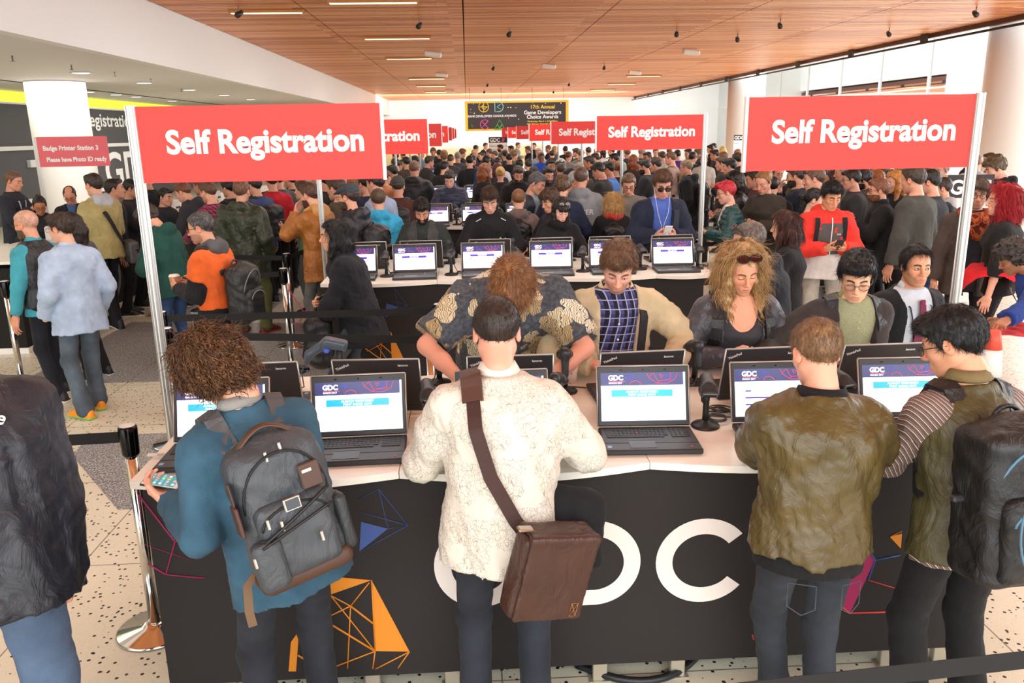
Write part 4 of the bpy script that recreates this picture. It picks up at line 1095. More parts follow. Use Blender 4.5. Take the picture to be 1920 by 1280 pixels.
ln(m, [(927, 193), (927, 210.5), (934, 210.5)], .7, 3); ln(m, [(927, 193), (934, 193)]+circ(934, 201.7, 8.8, 88, -90), .7, 3); ln(m, [(938, 197), (931, 202), (938, 206)], .6, 3)
m.build('emblem', BCOL, BN); m = MB()
ln(m, circ(907.5, 233.5, 8.6, 40, 320), .7, 4); ln(m, [(901, 227), (914, 240)], .6, 4); ln(m, [(901, 240), (914, 227)], .6, 4)
m.build('emblem', BCOL, BN); m = MB()
ln(m, [(926, 242.5), (935.5, 225), (945, 242.5), (926, 242.5)], .7, 5); ln(m, [(931, 234), (936, 242)], .6, 5); ln(m, [(940, 234), (934, 242)], .6, 5)
m.build('emblem', BCOL, BN)
for s in (-.45, -.15, .15, .45): m = MB(); m.tube([(s*bw, 0, bh/2), (s*bw, 0, ZC-bz)], .012, 5); m.build('hanging_wire', M('#999999', .4, .7), BN)
# ================================================================ signs on posts
ALU = M('#c9c8c4', .3, .85); RED = M('#e92f24', .5); CREAMT = M('#fdeedd', .5); SIGNW = M('#f6efe9', .5)
def alu_post(mbx, x, y, z0, z1, r=.022):
    n = 32; vs = []; prof = [r if (i % 4) else r*.74 for i in range(n)]
    mbx.add([(x+prof[i]*math.cos(2*PI*i/n), y+prof[i]*math.sin(2*PI*i/n), z) for z in (z0, z1) for i in range(n)], [(i, (i+1) % n, n+(i+1) % n, n+i) for i in range(n)]+[tuple(range(n))[::-1], tuple(range(n, 2*n))], 0, False)
ORD = ['frontmost', 'second', 'third', 'fourth', 'fifth', 'sixth', 'farthest']
def reg_sign(k, side):
    y = 3.36+PITCH*k; z0, z1 = 2.025, 2.318
    lab = f"{ORD[k]} red Self Registration sign on an aluminium post, {'walkway' if side < 0 else 'window'} end of the counters"
    px = -1.305 if side < 0 else 2.105
    o = thing('registration_sign', lab, 'sign', (px, y, 0), 0, 'red self registration signs')
    s = 1 if side < 0 else -1; w = .945
    m = MB(); alu_post(m, 0, 0, 0, z1+.004); m.build('post', ALU, o)
    m = MB(); m.lathe([(.035, 0), (.035, .006), (.03, .012), (.03, .02)], (0, 0, 0), 28); m.build('foot', ALU, o)
    m = MB(); m.box((s*(w/2+.02), 0, (z0+z1)/2), (w, .012, z1-z0)); m.build('board', RED, o)
    m = MB(); m.box((s*(w+.026), 0, (z0+z1)/2), (.012, .024, z1-z0+.008)); m.build('edge_strip', M('#f1ece6', .4), o)
    m = MB(); put_text(m, 'Self Registration', (s*(w/2+.02)+(.018), -.008, (z0+z1)/2-.033), (1, 0, 0), (0, 0, 1), .1245, .0042, 'CENTER', .95); m.build('lettering', CREAMT if k == 0 else SIGNW, o)
for k in range(7):
    for sd in (-1, 1): reg_sign(k, sd)
PINK = M('#ee6a72', .5)
def badge_sign(pxy, Y, lab, w=.98, h=.43, n='3'):
    c = at_y(*pxy, Y); o = thing('station_sign', lab, 'sign', (c[0], Y, 0), math.radians(4), 'badge printer station signs')
    m = MB(); alu_post(m, 0, 0, 0, c[2]); m.build('post', M('#e6e4e0', .4, .3), o)
    m = MB(); m.box((w/2+.02, -.02, c[2]-h/2), (w, .012, h)); m.build('board', PINK, o)
    m = MB(); put_text(m, f'Badge Printer Station {n}', (.09, -.03, c[2]-h*.45), (1, 0, 0), (0, 0, 1), .092, .003, 'LEFT', .9); put_text(m, 'Please have Photo ID ready', (.12, -.03, c[2]-h*.83), (1, 0, 0), (0, 0, 1), .092, .003, 'LEFT', .82); m.build('lettering', M('#ffffff', .5), o)
badge_sign((66, 257), 12.6, 'pale red badge printer station sign in front of the white column')
badge_sign((247, 255), 17.0, 'pale red badge printer station sign beyond the khaki jacket wearer', n='2')
# standing notice boards
def notice(px, py, Y, w, h, lab, big):
    c = at_y(px, py, Y); o = thing('notice_board', lab, 'sign', (c[0]+w/2, Y, 0), 0)
    m = MB(); m.box((0, 0, c[2]-h/2), (w, .04, h)); m.box((-w*.35, .05, c[2]/2), (.05, .05, c[2])); m.box((w*.35, .05, c[2]/2), (.05, .05, c[2])); m.build('board', WHITE, o)
    m = MB(); m.box((0, -.025, c[2]-h*.07), (w, .01, h*.14)); m.build('header', M('#2b282a', .6), o)
    m = MB(); s = h*.12; put_text(m, 'GDC', (-w*.45, -.035, c[2]-h*.115), (1, 0, 0), (0, 0, 1), s, .03*s, 'LEFT', 1.0)
    vs = [(w*.18, -.034, c[2]-h*.12), (w*.25, -.034, c[2]-h*.03), (w*.36, -.034, c[2]-h*.04), (w*.30, -.034, c[2]-h*.115)]; m.add(vs, [(0, 1, 2, 3)], 1, False); m.build('emblem', [M('#ffffff', .6), M('#d9417f', .6)], o)
    m = MB()
    for i, tx in enumerate(big): put_text(m, tx, (-w*.45, -.026, c[2]-h*(.24+.09*i)), (1, 0, 0), (0, 0, 1), h*.055, .0, 'LEFT', 1.0)
    m.build('lettering', M('#55555a', .6), o)
notice(916, 257, 40, .9, 1.9, 'white notice board with a black GDC header below the awards banner', ('Welcome to the show', 'Please have your ID', 'ready at the desk'))
notice(1776, 328, 9.4, .56, 1.9, 'white notice board with a black GDC header behind the aluminium sign post', ('or Press', 'unications', 'ws'))
notice(1376, 253, 36, .45, 1.6, 'narrow white notice board with a black GDC header by the far round column', ('Press',))
# ================================================================ registration counters
TOPM = NT('laminate'); TOPM.color(TOPM.ramp(TOPM.noise(TOPM.mapping(TOPM.co(), (.7, 6, 1)), 3, 3), [(.3, '#f0ebdf'), (.7, '#f8f4ea')])); TOPM.set(Roughness=.32, Coat_Weight=.2); TOPM = TOPM.m
EDGEM = M('#efe2c9', .45); LEGM = M('#bdb6a4', .35, .55); PANELM = M('#201b1a', .72); PANELM2 = M('#151413', .85)
XE = [-1.255, -.285, .645, 1.575, 2.085]; TD = 1.25
NEARX = [-1.005, -.455, .11, .675, 1.235, 1.775]
def desk(i, k, lab):
    x0, x1 = XE[i], XE[i+1]; y0 = ROW0+PITCH*k; g = .0015
    o = thing('registration_counter', lab, 'counter', ((x0+x1)/2, y0, 0), 0, 'white topped registration counters'); hx = (x1-x0)/2-g
    fr = [(-hx+2*hx*j/14, .028-.075*math.sin(PI*j/14)) for j in range(15)]; bk = [(hx-2*hx*j/14, TD-.02+.06*math.sin(PI*j/14)) for j in range(15)]
    m = MB(); m.prism(fr+bk, TZ-.028, TZ); m.build('tabletop', TOPM, o)
    for lx in ((-hx+.16, hx-.16) if hx > .3 else (-hx+.12, hx-.16)):
        for ly in (.135, TD-.15):
            m = MB(); m.box((lx, ly, (TZ-.03)/2), (.06, .035, TZ-.03), .003); m.box((lx, ly, .003), (.09, .06, .006)); m.build('leg', LEGM, o)
    m = MB(); m.box((0, .22, TZ-.06), (2*hx-.3, .03, .05)); m.box((0, TD-.2, TZ-.06), (2*hx-.3, .03, .05)); m.build('rail', LEGM, o)
WHICH = ['walkway end', 'second from the walkway', 'third from the walkway', 'window end']
for k in range(7):
    for i in range(4): desk(i, k, f"white topped registration counter, {WHICH[i]}, in the {ORD[k].replace('frontmost', 'front')} row")
G_OR, G_BL, G_MG, G_RD, G_WH = M('#e08a22', .6), M('#3a5598', .6), M('#9b1f4f', .6), M('#e5453a', .6), M('#efe6df', .6)
def panel(k):
    yp = ROW0+PITCH*k+.09; o = thing('counter_panel', f"black graphic panel with GDC artwork hung along the front of the {ORD[k].replace('frontmost', 'front')} counter row", 'panel', (.4, yp, 0), 0, 'black graphic counter panels')
    x0, x1 = -1.235-.4, 2.0-.4
    m = MB(); m.box(((x0+x1)/2, 0, .535), (x1-x0, .012, .865)); m.build('front_panel', PANELM, o)
    for x in (x0+.006, x1-.006): m = MB(); m.box((x, .55, .535), (.012, 1.08, .865)); m.build('side_panel', PANELM2, o)
    m = MB(); m.box(((x0+x1)/2, 1.08, .535), (x1-x0, .012, .865)); m.build('back_panel', PANELM2, o)
    if k > 2: return
    yy = -.0075
    def W(px, py, d=0.0):
        p = at_y(px, py, ROW0+.09); return V(p[0]-.4+SH[0], yy-d, p[2]+SH[1])
    SH = (0, 0)
    art = {}
    def fill(c, pts): art.setdefault(c, MB()).add([W(*p, .0005) for p in pts], [tuple(range(len(pts)))], 0, False)
    def line(c, pts, w=.0045): art.setdefault(c, MB()).tube([W(*p, .0012) for p in pts], w, 4)
    def C6(x, y): return 240+x*.4375, 720+y*.4375
    def C8(x, y): return 1300+x*.4375, 720+y*.4375
    if k: SH = (.02-.30*k, .03)
    fill('o', [C6(880, 820), C6(1045, 835), C6(850, 903)]); fill('o', [C6(1045, 835), C6(1207, 1140), C6(1060, 1138)]); fill('o', [C6(735, 1050), C6(722, 1225), C6(690, 1225), C6(700, 1100)])
    for a, b in (((870, 900), (1060, 1138)), ((1035, 845), (955, 945)), ((955, 945), (820, 1010)), ((955, 945), (1052, 1020)), ((955, 945), (942, 1212)), ((800, 980), (1060, 1138)), ((730, 1155), (845, 1225)), ((1060, 1138), (835, 1225)), ((1207, 1140), (1158, 1210)), ((1060, 1138), (1050, 1212)), ((1207, 1140), (1062, 1214)), ((1045, 835), (1060, 1138)), ((870, 900), (955, 945))): line('o', [C6(*a), C6(*b)], .003 if (a[0]+b[0]) % 3 else .0045)
    fill('b', [C6(1000, 585), C6(1115, 615), C6(993, 712)])
    for p in ([(985, 490), (1075, 445), (1200, 600), (1115, 615), (1075, 445)], [(1200, 600), (995, 712)], [(1000, 545), (1200, 600)]): line('b', [C6(*q) for q in p], .0016)
    for p, w in (([(50, 470), (205, 670), (165, 810), (330, 825)], .004), ([(205, 670), (270, 658)], .004), ([(88, 763), (165, 810)], .004), ([(52, 480), (60, 580)], .002), ([(75, 682), (270, 748)], .0012)): line('m', [C6(*q) for q in p], w)
    fill('m', [C8(720, 662), C8(775, 750), C8(668, 975), C8(603, 930)]); line('b', [C8(720, 662), C8(775, 750), C8(745, 835)], .004); line('b', [C8(775, 750), C8(880, 728)], .004); line('r', [C8(668, 975), C8(880, 970)], .004); line('r', [C8(748, 835), C8(880, 875)], .002); line('r', [C8(603, 930), C8(668, 975)], .003)
    fill('o', [C8(838, 650), C8(890, 636), C8(885, 700)]); line('o', [C8(838, 650), C8(890, 625)], .0016); fill('r', [C8(390, 940), C8(340, 975), C8(388, 1002)]); line('r', [C8(250, 1068), C8(255, 1088), C8(266, 1083)], .0022)
    SH = (0, 0)
    def ring(cx, cy, rx, rz, w, a0, a1, dx=0.0):
        c = W(cx, cy); n = 40; mbx = art.setdefault('w', MB()); vs = []
        for j in range(n+1):
            a = math.radians(a0+(a1-a0)*j/n)
            for r in (0, 1): vs.append((c[0]+dx+(rx-w*r)*math.cos(a), yy-.001, c[2]+(rz-w*r)*math.sin(a)))
        mbx.add(vs, [(2*j, 2*j+2, 2*j+3, 2*j+1) for j in range(n)], 0, False)
    e = at_y(1207, 1053, ROW0+.09)[0]-at_y(1140, 1053, ROW0+.09)[0]
    ring(900, 1058, .178, .182, .066, 40, 358); 
    cG = W(900, 1058); art['w'].add([(cG[0]+.02, yy-.0014, cG[2]+.004), (cG[0]+.177, yy-.0014, cG[2]+.004), (cG[0]+.177, yy-.0014, cG[2]-.058), (cG[0]+.02, yy-.0014, cG[2]-.058)], [(0, 1, 2, 3)], 0, False)
    ring(1112, 1054, .186, .182, .066, -90, 90); cD = W(1112, 1054); art['w'].add([(cD[0]-.11, yy-.001, cD[2]+.182), (cD[0], yy-.001, cD[2]+.182), (cD[0], yy-.001, cD[2]+.116), (cD[0]-.11, yy-.001, cD[2]+.116)], [(0, 1, 2, 3)], 0, False); art['w'].add([(cD[0]-.11, yy-.001, cD[2]-.116), (cD[0], yy-.001, cD[2]-.116), (cD[0], yy-.001, cD[2]-.182), (cD[0]-.11, yy-.001, cD[2]-.182)], [(0, 1, 2, 3)], 0, False)
    ring(1318, 1049, .19, .182, .066, 38, 322)
    for c, mm in (('o', G_OR), ('b', G_BL), ('m', M('#a3235a', .6)), ('r', G_RD), ('w', G_WH)):
        if c in art: art[c].build({'w': 'lettering'}.get(c, 'graphic_print'), mm, o)
for k in range(7): panel(k)
# ---------------------------------------------------------------- laptops
LB, LB2, LKEY = M('#2a2a2d', .45), M('#8c8a88', .4, .3), M('#17181b', .5)
LDECK = M('#30313a', .5); SCW = M('#f4f6fb', .3, emit=1.05); SCN = M('#2f3268', .3, emit=.75); SCB = M('#1fa6dc', .3, emit=.9); SCP = M('#4a35b5', .3, emit=.8); SCT = M('#ffffff', .3, emit=1.1); SCR = M('#e8425a', .3, emit=.9); SCV = M('#4d55e0', .3, emit=.9)
_lap = {}
def laptop_proto(kind):
    if kind in _lap: return _lap[kind]
    W, D, H = .375, .25, .245; til = math.radians(17)
    parts = []
    m = MB(); m.box((0, D/2, .013), (W, D, .022), .004); parts.append(('base', m.mesh('base'), [LB, LB2], None))
    m = MB(); m.box((0, D*.62, .0245), (W-.012, D*.66, .0012)); parts.append(('deck', m.mesh('deck'), [LDECK], 0))
    m = MB()
    rows = [(.232, 16, .010), (.212, 15, .0155), (.193, 14.5, .0155), (.174, 14, .0155), (.155, 13.5, .0155), (.136, 9, .0155)]
    for y, n, h in rows:
        x = -.165; u = (.245)/15.2
        if n == 9:
            for w in (1.3, 1, 1, 1, 5.4, 1, 1, 1.2, 1.2): m.box((x+w*u/2, y, .0262), (w*u-.0022, h, .003)); x += w*u
        else:
            first = .245-u*(int(n)-1); m.box((x+first/2, y, .0262), (first-.0022, h, .003)); x += first
            for j in range(int(n)-1): m.box((x+u/2, y, .0262), (u-.0022, h, .003)); x += u
        for j in range(4): m.box((.092+j*.0185+.009, y, .0262), (.0163, h, .003))
    parts.append(('keyboard', m.mesh('keys'), [LKEY], 0))
    m = MB(); m.box((-.035, .058, .0246), (.10, .075, .0012)); m.box((-.035, .105, .0252), (.10, .012, .002)); parts.append(('touchpad', m.mesh('pad'), [M('#242429', .35)], 0))
    m = MB(); m.box((-.043, .165, .028), (.006, .006, .004)); m.box((.15, .03, .0246), (.008, .008, .001)); parts.append(('pointing_stick', m.mesh('stick'), [M('#d82a2a', .5)], 0))
    m = MB(); m.box((-.165, .035, .0246), (.016, .022, .001)); parts.append(('sticker', m.mesh('stk'), [M('#7fa6d6', .4)], 0))
    c, s = math.cos(til), math.sin(til)
    def L(x, y, h): return V(x, D-.004+h*s-y*c, .024+h*c+y*s)   # y = out towards the user
    R = Matrix.Rotation(-til, 3, 'X')
    m = MB(); ctr = L(0, -.006, H/2+.004); m.box(ctr, (W, .010, H), .004, R=R); lid = ('lid', m.mesh('lid'), [LB], None); parts.append(lid); li = len(parts)-1
    m = MB(); e = .0015
    for a, b in (((-W/2, 0), (-W/2, H)), ((W/2, 0), (W/2, H)), ((-W/2, H), (W/2, H))): m.tube([L(a[0], -.0065, a[1]+.004), L(b[0], -.0065, b[1]+.004)], .0042, 6)
    parts.append(('lid_rim', m.mesh('rim'), [M('#b8b4ae', .35, .5)], li))
    SWd, SH0, SH1 = .345, .026, .222
    def q(m, x0, x1, h0, h1, d, mi): m.add([L(x0, d, h0), L(x1, d, h0), L(x1, d, h1), L(x0, d, h1)], [(0, 1, 2, 3)], mi, False)
    m = MB(); h2 = SWd/2
    q(m, -h2, h2, SH0, SH1, .0005, 0); q(m, -h2, h2-.008, SH1-.052, SH1, .0009, 1)
    up = L(0, 0, 1)-L(0, 0, 0); bt = 'ALREADY REGISTERED?'; b2 = 'PRINT BADGE NOW'
    tx = lambda s_, x, h, sz, mi, al='LEFT', bold=.02: put_text(m, s_, L(x, .0013, h), (1, 0, 0), up, sz, bold*sz, al, 1.0, mi)
    tx('GDC', -h2+.03, SH1-.030, .028, 4, 'LEFT', .04); q(m, -h2+.032, -h2+.098, SH1-.0362, SH1-.0345, .0012, 5); tx('MARCH 2017', -h2+.032, SH1-.045, .0095, 4)
    if kind == 'blue':
        q(m, -.13, .12, .124, .152, .0009, 2); tx(bt, -.005, .140, .0125, 4, 'CENTER'); tx(b2, -.005, .1275, .0125, 4, 'CENTER')
    elif kind == 'form':
        q(m, -.13, -.105, .128, .134, .0009, 3); q(m, -.13, .06, .100, .106, .0009, 3); q(m, -.13, -.07, .072, .078, .0009, 3)
    else:
        q(m, -.11, .10, .128, .146, .0009, 3); tx(bt, -.005, .1385, .008, 4, 'CENTER'); tx(b2, -.005, .130, .008, 4, 'CENTER'); q(m, -.11, .10, .106, .113, .0009, 6); q(m, -.10, .09, .1072, .1118, .0011, 0)
    def pl(pts, mi): m.tube([L(x, .0014, h) for x, h in pts], .0012, 4, mi=mi)
    X0 = .035; pl([(X0-.02, SH1-.002), (X0-.012, SH1-.02), (X0+.02, SH1-.044), (X0+.06, SH1-.046), (X0+.095, SH1-.03), (X0+.105, SH1-.004)], 5); pl([(X0-.012, SH1-.02), (X0+.008, SH1-.003), (X0+.026, SH1-.036), (X0+.078, SH1-.03), (X0+.078, SH1-.003)], 5); pl([(X0+.02, SH1-.044), (X0+.026, SH1-.036)], 5); pl([(X0+.05, SH1-.02), (X0+.055, SH1-.033), (X0+.06, SH1-.046)], 6); pl([(X0+.05, SH1-.02), (X0+.078, SH1-.005)], 6); pl([(X0+.033, SH1-.008), (X0+.04, SH1-.022), (X0+.05, SH1-.013), (X0+.033, SH1-.008)], 5)
    pl([(-.055, SH1-.05), (-.05, SH1-.038), (-.03, SH1-.032), (-.012, SH1-.04), (-.008, SH1-.05)], 5); pl([(-.06, SH1-.012), (-.048, SH1-.008), (-.044, SH1-.02), (-.056, SH1-.025), (-.06, SH1-.012)], 6)
    parts.append(('screen', m.mesh('screen'), [SCW, SCN, SCB, SCP, SCT, SCR, SCV], li))
    m = MB(); m.box(L(0, .001, SH1+.012), (.005, .002, .005)); m.box(L(-.09, .001, SH1+.012), (.01, .002, .003)); m.box(L(.09, .001, SH1+.012), (.01, .002, .003)); parts.append(('webcam', m.mesh('cam'), [M('#0c0c0e', .2)], li))
    m = MB(); bk = lambda s_, x, h, sz, rot: put_text(m, s_, L(x, -.0125, h), (-math.cos(rot), 0, 0)+np.array(up)*math.sin(rot) if False else V(-math.cos(rot), math.sin(rot)*s, math.sin(rot)*c), V(math.sin(rot), math.cos(rot)*s, math.cos(rot)*c), sz, .03*sz, 'LEFT', 1.0)
    bk('ThinkPad', .172, .198, .017, .42); bk('lenovo', -.095, .216, .016, 0.0); m.cur = 0; parts.append(('lid_lettering', m.mesh('logo'), [M('#d9d6d2', .4)], li))
    _lap[kind] = parts; return parts
def laptop(x, y, rz, lab, kind='blue', group='registration laptops', z=TZ):
    o = thing('laptop', lab, 'laptop', (x, y, z), rz, group); made = []
    for nm, me, mats, par in laptop_proto(kind):
        made.append(link(nm, me, mats, o if par is None else made[par]))
    return o
# ---------------------------------------------------------------- barcode scanners
SCM, SCM2 = M('#26292d', .38), M('#15171a', .5)
_scp = []
def scanner(x, y, rz, lab, z=TZ, head=True):
    o = thing('barcode_scanner', lab, 'scanner', (x, y, z), rz, 'barcode scanners on stands')
    if not _scp:
        m = MB(); m.lathe([(.058, 0), (.06, .006), (.052, .014), (.02, .02), (.014, .03)], (0, 0, 0), 24); a = m.mesh('sb')
        m = MB(); m.tube([(0, 0, .02), (0, .004, .07), (0, .002, .11), (0, -.012, .15)], [.015, .013, .013, .015], 10); b = m.mesh('ss')
        B = Blob(); B.cap((0, -.03, .178), (0, .03, .2), .034, .027, k=.02); B.rbox((0, -.055, .168), (.078, .05, .03), .012, rotm('X', 22), k=.02); B.cap((0, .03, .19), (0, .045, .10), .02, .016, k=.02); v, q = B.mesh(.006); c = np_mesh('sh', v, q)
        m = MB(); m.box((0, -.078, .162), (.062, .012, .02), .004, R=Matrix.Rotation(math.radians(22), 3, 'X')); d = m.mesh('sw')
        m = MB(); pts = [(0, .045, .10), (.01, .06, .05), (.03, .07, .012)]+[(.06+.035*math.cos(t), .06+.035*math.sin(t), .006+.0012*t) for t in np.linspace(PI, PI+12.5, 46)]+[(.13, .1, .006)]; m.tube(pts, .0032, 6); e = m.mesh('sc')
        _scp.extend([('stand_base', a, SCM2), ('stem', b, SCM2), ('scanner_head', c, SCM), ('window', d, M('#0d0e10', .1)), ('cable', e, M('#3a3a3b', .5))])
    for nm, me, mt in _scp: link(nm, me, mt, o)
    return o
ROWN = ['front', 'second', 'third', 'fourth', 'fifth', 'sixth', 'farthest']
POS = ['at the walkway end', 'second from the walkway', 'third from the walkway', 'fourth from the walkway', 'fifth from the walkway', 'at the window end']
for k in range(6):
    y = ROW0+PITCH*k
    for i, x in enumerate(NEARX):
        kind = 'purple' if k else ('form' if i == 4 else 'blue')
        laptop(x+(.01*((i*7+k*3) % 5-2) if k else 0), y+.09, math.radians([1, 2, 0, -3, -2, -2][i]), f'open laptop with its screen towards us, {POS[i]}, {ROWN[k]} counter row', kind)
        laptop(x+.05+(.0 if k == 0 else .02*((i*5+k) % 3-1)), y+.92+.04, PI+math.radians([2, -3, 0, 3, 2, 1][i]), f'laptop with its lid back towards us, {POS[i]}, {ROWN[k]} counter row', 'purple')
    if k < 4:
        sc = [(-.19, .42, 10), (.345, .50, 160), (.955, .38, -8), (1.515, .42, 20), (-.17, 1.10, 170), (.43, .90, 175), (1.07, .97, 185)] if k == 0 else [(-.73, .3, 0), (-.17, .3, -30), (.4, .32, 20), (.98, .3, -15), (1.5, .34, 10), (2.0, .3, 0), (-.2, .95, 170), (.4, .98, 180), (.95, .95, 200), (1.5, .95, 160)]
        for j, (sx, dy, r) in enumerate(sc):
            scanner(sx, y+dy, math.radians(r), f"black barcode scanner on a stand {['by the walkway end','beside the second laptop','beside the third laptop','beside the fourth laptop','beside the fifth laptop','by the window end','behind the second laptop','behind the third laptop','behind the fourth laptop','behind the fifth laptop'][j if k else (1,2,3,4,6,7,8)[j]]}, {ROWN[k]} row")
# the scanner lying in a tilted holder at the walkway end
c = V(-.70, 3.86, TZ); o = thing('barcode_scanner', 'grey handheld barcode scanner with a blue trigger tilted on a bent stand', 'scanner', c)
B = Blob(); B.rbox((.03, 0, .215), (.12, .075, .05), .018, rotm('Y', 14), k=.02); B.cap((-.02, 0, .215), (-.10, 0, .165), .024, .019, k=.02); B.cap((-.10, 0, .165), (-.115, 0, .125), .018, .014, k=.02); v, q = B.mesh(.006); link('scanner_head', np_mesh('sh', v, q), M('#3f4d58', .35), o)
m = MB(); m.box((-.01, -.02, .187), (.03, .022, .026), .008); m.build('trigger', M('#4a66d8', .3), o)
m = MB(); m.tube([(.05, 0, .19), (.045, 0, .12), (.0, 0, .06), (-.01, 0, .01)], [.018, .017, .016, .02], 10); m.lathe([(.055, 0), (.055, .01), (.02, .016)], (-.01, 0, 0), 20); m.build('stem', SCM2, o)
m = MB(); m.tube([(-.115, 0, .13), (-.14, -.01, .08), (-.13, -.03, .01), (-.2, -.12, .006), (-.1, -.2, .006)], .0035, 6); m.build('cable', M('#3a3a3b', .5), o)
# ---------------------------------------------------------------- things on the front counter
def cup(x, y, lab, col='#e6cfc0', lid='#f2e9e2', z=TZ):
    o = thing('paper_cup', lab, 'cup', (x, y, z)); t = NT('cup'); P = t.co(); v = t.vor(t.mapping(P, (1, 1, .6)), 70); t.color(t.mix(t.math('LESS_THAN', v.outputs['Distance'], .25), col, '#a8705c')); t.set(Roughness=.6)
    m = MB(); m.lathe([(.029, 0), (.041, .108)], (0, 0, 0), 24); m.build('cup_body', t.m, o); m = MB(); m.lathe([(.043, .106), (.043, .114), (.036, .118), (.035, .124), (.01, .124)], (0, 0, 0), 24); m.build('lid', M(lid, .4), o); return o
cup(.475, 3.80, 'patterned takeaway paper cup with a white lid behind a scanner stand')
def dongle(x, y, rz, lab): 
    o = thing('usb_adapter', lab, 'adapter', (x, y, TZ+.012), rz); m = MB(); m.box((0, 0, 0), (.032, .014, .006)); m.build('plug', M('#cfcfca', .3, .7), o); m = MB(); m.box((-.035, 0, 0), (.042, .018, .009), .003); m.build('case', M('#e8e6df', .4), o)
dongle(.468, 3.02, 0, 'small white network adapter plugged into the laptop behind the crackle shirt wearer')
dongle(-1.215, 3.0, 0, 'small adapter plugged into the laptop at the walkway end')
rg = random.Random(3)
def coil(x, y, lab, r=.045, n=5):
    m = MB(); pts = []
    for i in range(n*16):
        a = i/16*2*PI; pts.append((x+(r+.012*math.sin(a*.37))*math.cos(a)+.004*i/16, y+(r*.7+.01*math.cos(a*.6))*math.sin(a), TZ+.005+.0035*i/16+.01*abs(math.sin(a*.5))))
    pts += [(x+r+.03, y+.05, TZ+.005), (x+r+.1, y+.03, TZ+.005)]
    o = m.tube(pts, .0032, 6).build('cable_coil', M('#3b3a38', .5)); tag(o, lab, 'cable', 'coiled cables on the counters')
coil(1.06, 3.28, 'coiled grey cable beside the laptop next to the olive bomber jacket'); coil(-.20, 3.14, 'coiled grey cable by the scanner beside the crackle shirt wearer'); coil(.39, 3.02, 'coiled cable next to the crackle shirt wearers right elbow'); coil(.40, 3.66, 'tangled cable at the foot of the scanner by the paper cup', .035, 3); coil(1.0, 3.74, 'tangled cable at the scanner in front of the grey leather jacket', .035, 3)
m = MB(); pts = [(.70+.30*math.sin(a)*(.6 if a > PI/2 else 1), 3.02-.19*math.cos(a)**2+.05*a, .02) for a in np.linspace(-1.6, 2.0, 24)]; m.tube(pts, .016, 8); o = m.build('floor_cable', M('#1d2024', .4)); tag(o, 'thick black cable looping on the floor under the front counter', 'cable')
# ================================================================ queue barriers
CHR = M('#d8d6d2', .12, 1.0); BELT = M('#131313', .8)
def stanchion(x, y, lab, to=None, z0=0, hgt=1.0, drop=0.0):
    o = thing('stanchion', lab, 'stanchion', (x, y, 0), 0, 'chrome belt stanchions')
    m = MB(); m.lathe([(.17, 0), (.172, .008), (.165, .016), (.06, .03), (.05, .045), (.034, .05)], (0, 0, 0), 32); m.build('base', CHR, o)
    m = MB(); m.lathe([(.026, .03), (.026, hgt-.13)], (0, 0, 0), 20); m.build('pole', CHR, o)
    m = MB(); m.lathe([(.03, hgt-.14), (.038, hgt-.125), (.040, hgt-.01), (.036, hgt)], (0, 0, 0), 24); m.build('belt_head', M('#2c2b2b', .15, .9), o)
    m = MB(); m.lathe([(.033, hgt+.0), (.033, hgt+.003)], (0, 0, 0), 24); m.build('cap', M('#e9e9e6', .3), o)
    if to is not None:
        L = math.dist((x, y), to); a = math.atan2(to[1]-y, to[0]-x); m = MB(); n = 14; u = V(math.cos(a), math.sin(a), 0)
        P = [u*(.038+(L-.076)*i/n)+V(0, 0, hgt-.05-drop*4*(i/n)*(1-i/n)) for i in range(n+1)]
        m.add([q+V(0, 0, s) for q in P for s in (-.025, .025)], [(2*i, 2*i+2, 2*i+3, 2*i+1) for i in range(n)], 0, False)
        b = m.build('belt', BELT, o); md = b.modifiers.new('th', 'SOLIDIFY'); md.thickness = .002
    return o
stanchion(-1.50, 3.38, 'chrome stanchion at the front counter corner with a white topped head', (-3.2, 3.25))
stanchion(-4.1, 7.27, 'chrome stanchion beside the person in the teal shirt', None)
stanchion(-2.21, 5.76, 'chrome stanchion in the walkway just behind the front sign post', (-.24, 5.77))
stanchion(-1.99, 5.24, 'second chrome stanchion close behind the front sign post', (-.27, 4.93))
stanchion(-1.93, 8.59, 'chrome stanchion well behind the long black coat', (-3.3, 9.0)); stanchion(-1.75, 7.6, 'chrome stanchion beside the slouchy black bag', (-2.7, 7.3)); stanchion(-1.79, 9.35, 'chrome stanchion in front of the brown jacketed person', (-1.93, 8.63))
stanchion(-.24, 5.77, 'chrome stanchion standing behind the floral shirted person, farther one', None); stanchion(-.27, 4.93, 'chrome stanchion standing behind the floral shirted person, closer one', (.75, 5.0))
stanchion(3.55, 4.62, 'chrome stanchion beside the person leaning in a blue shirt', (4.7, 4.0)); stanchion(-2.9, 11.5, 'chrome stanchion between the legs of the green parka wearer', (-1.5, 11.6)); stanchion(2.55, 8.9, 'chrome stanchion behind the navy blazer person', (4.6, 8.7)); stanchion(2.6, 10.4, 'chrome stanchion beyond the folding chair', (4.4, 10.2))
stanchion(2.12, 1.70, 'near chrome stanchion holding the belt across the bottom corner', (-1.0, 1.43)); stanchion(-1.0, 1.43, 'near chrome stanchion at the other end of the bottom corner belt')
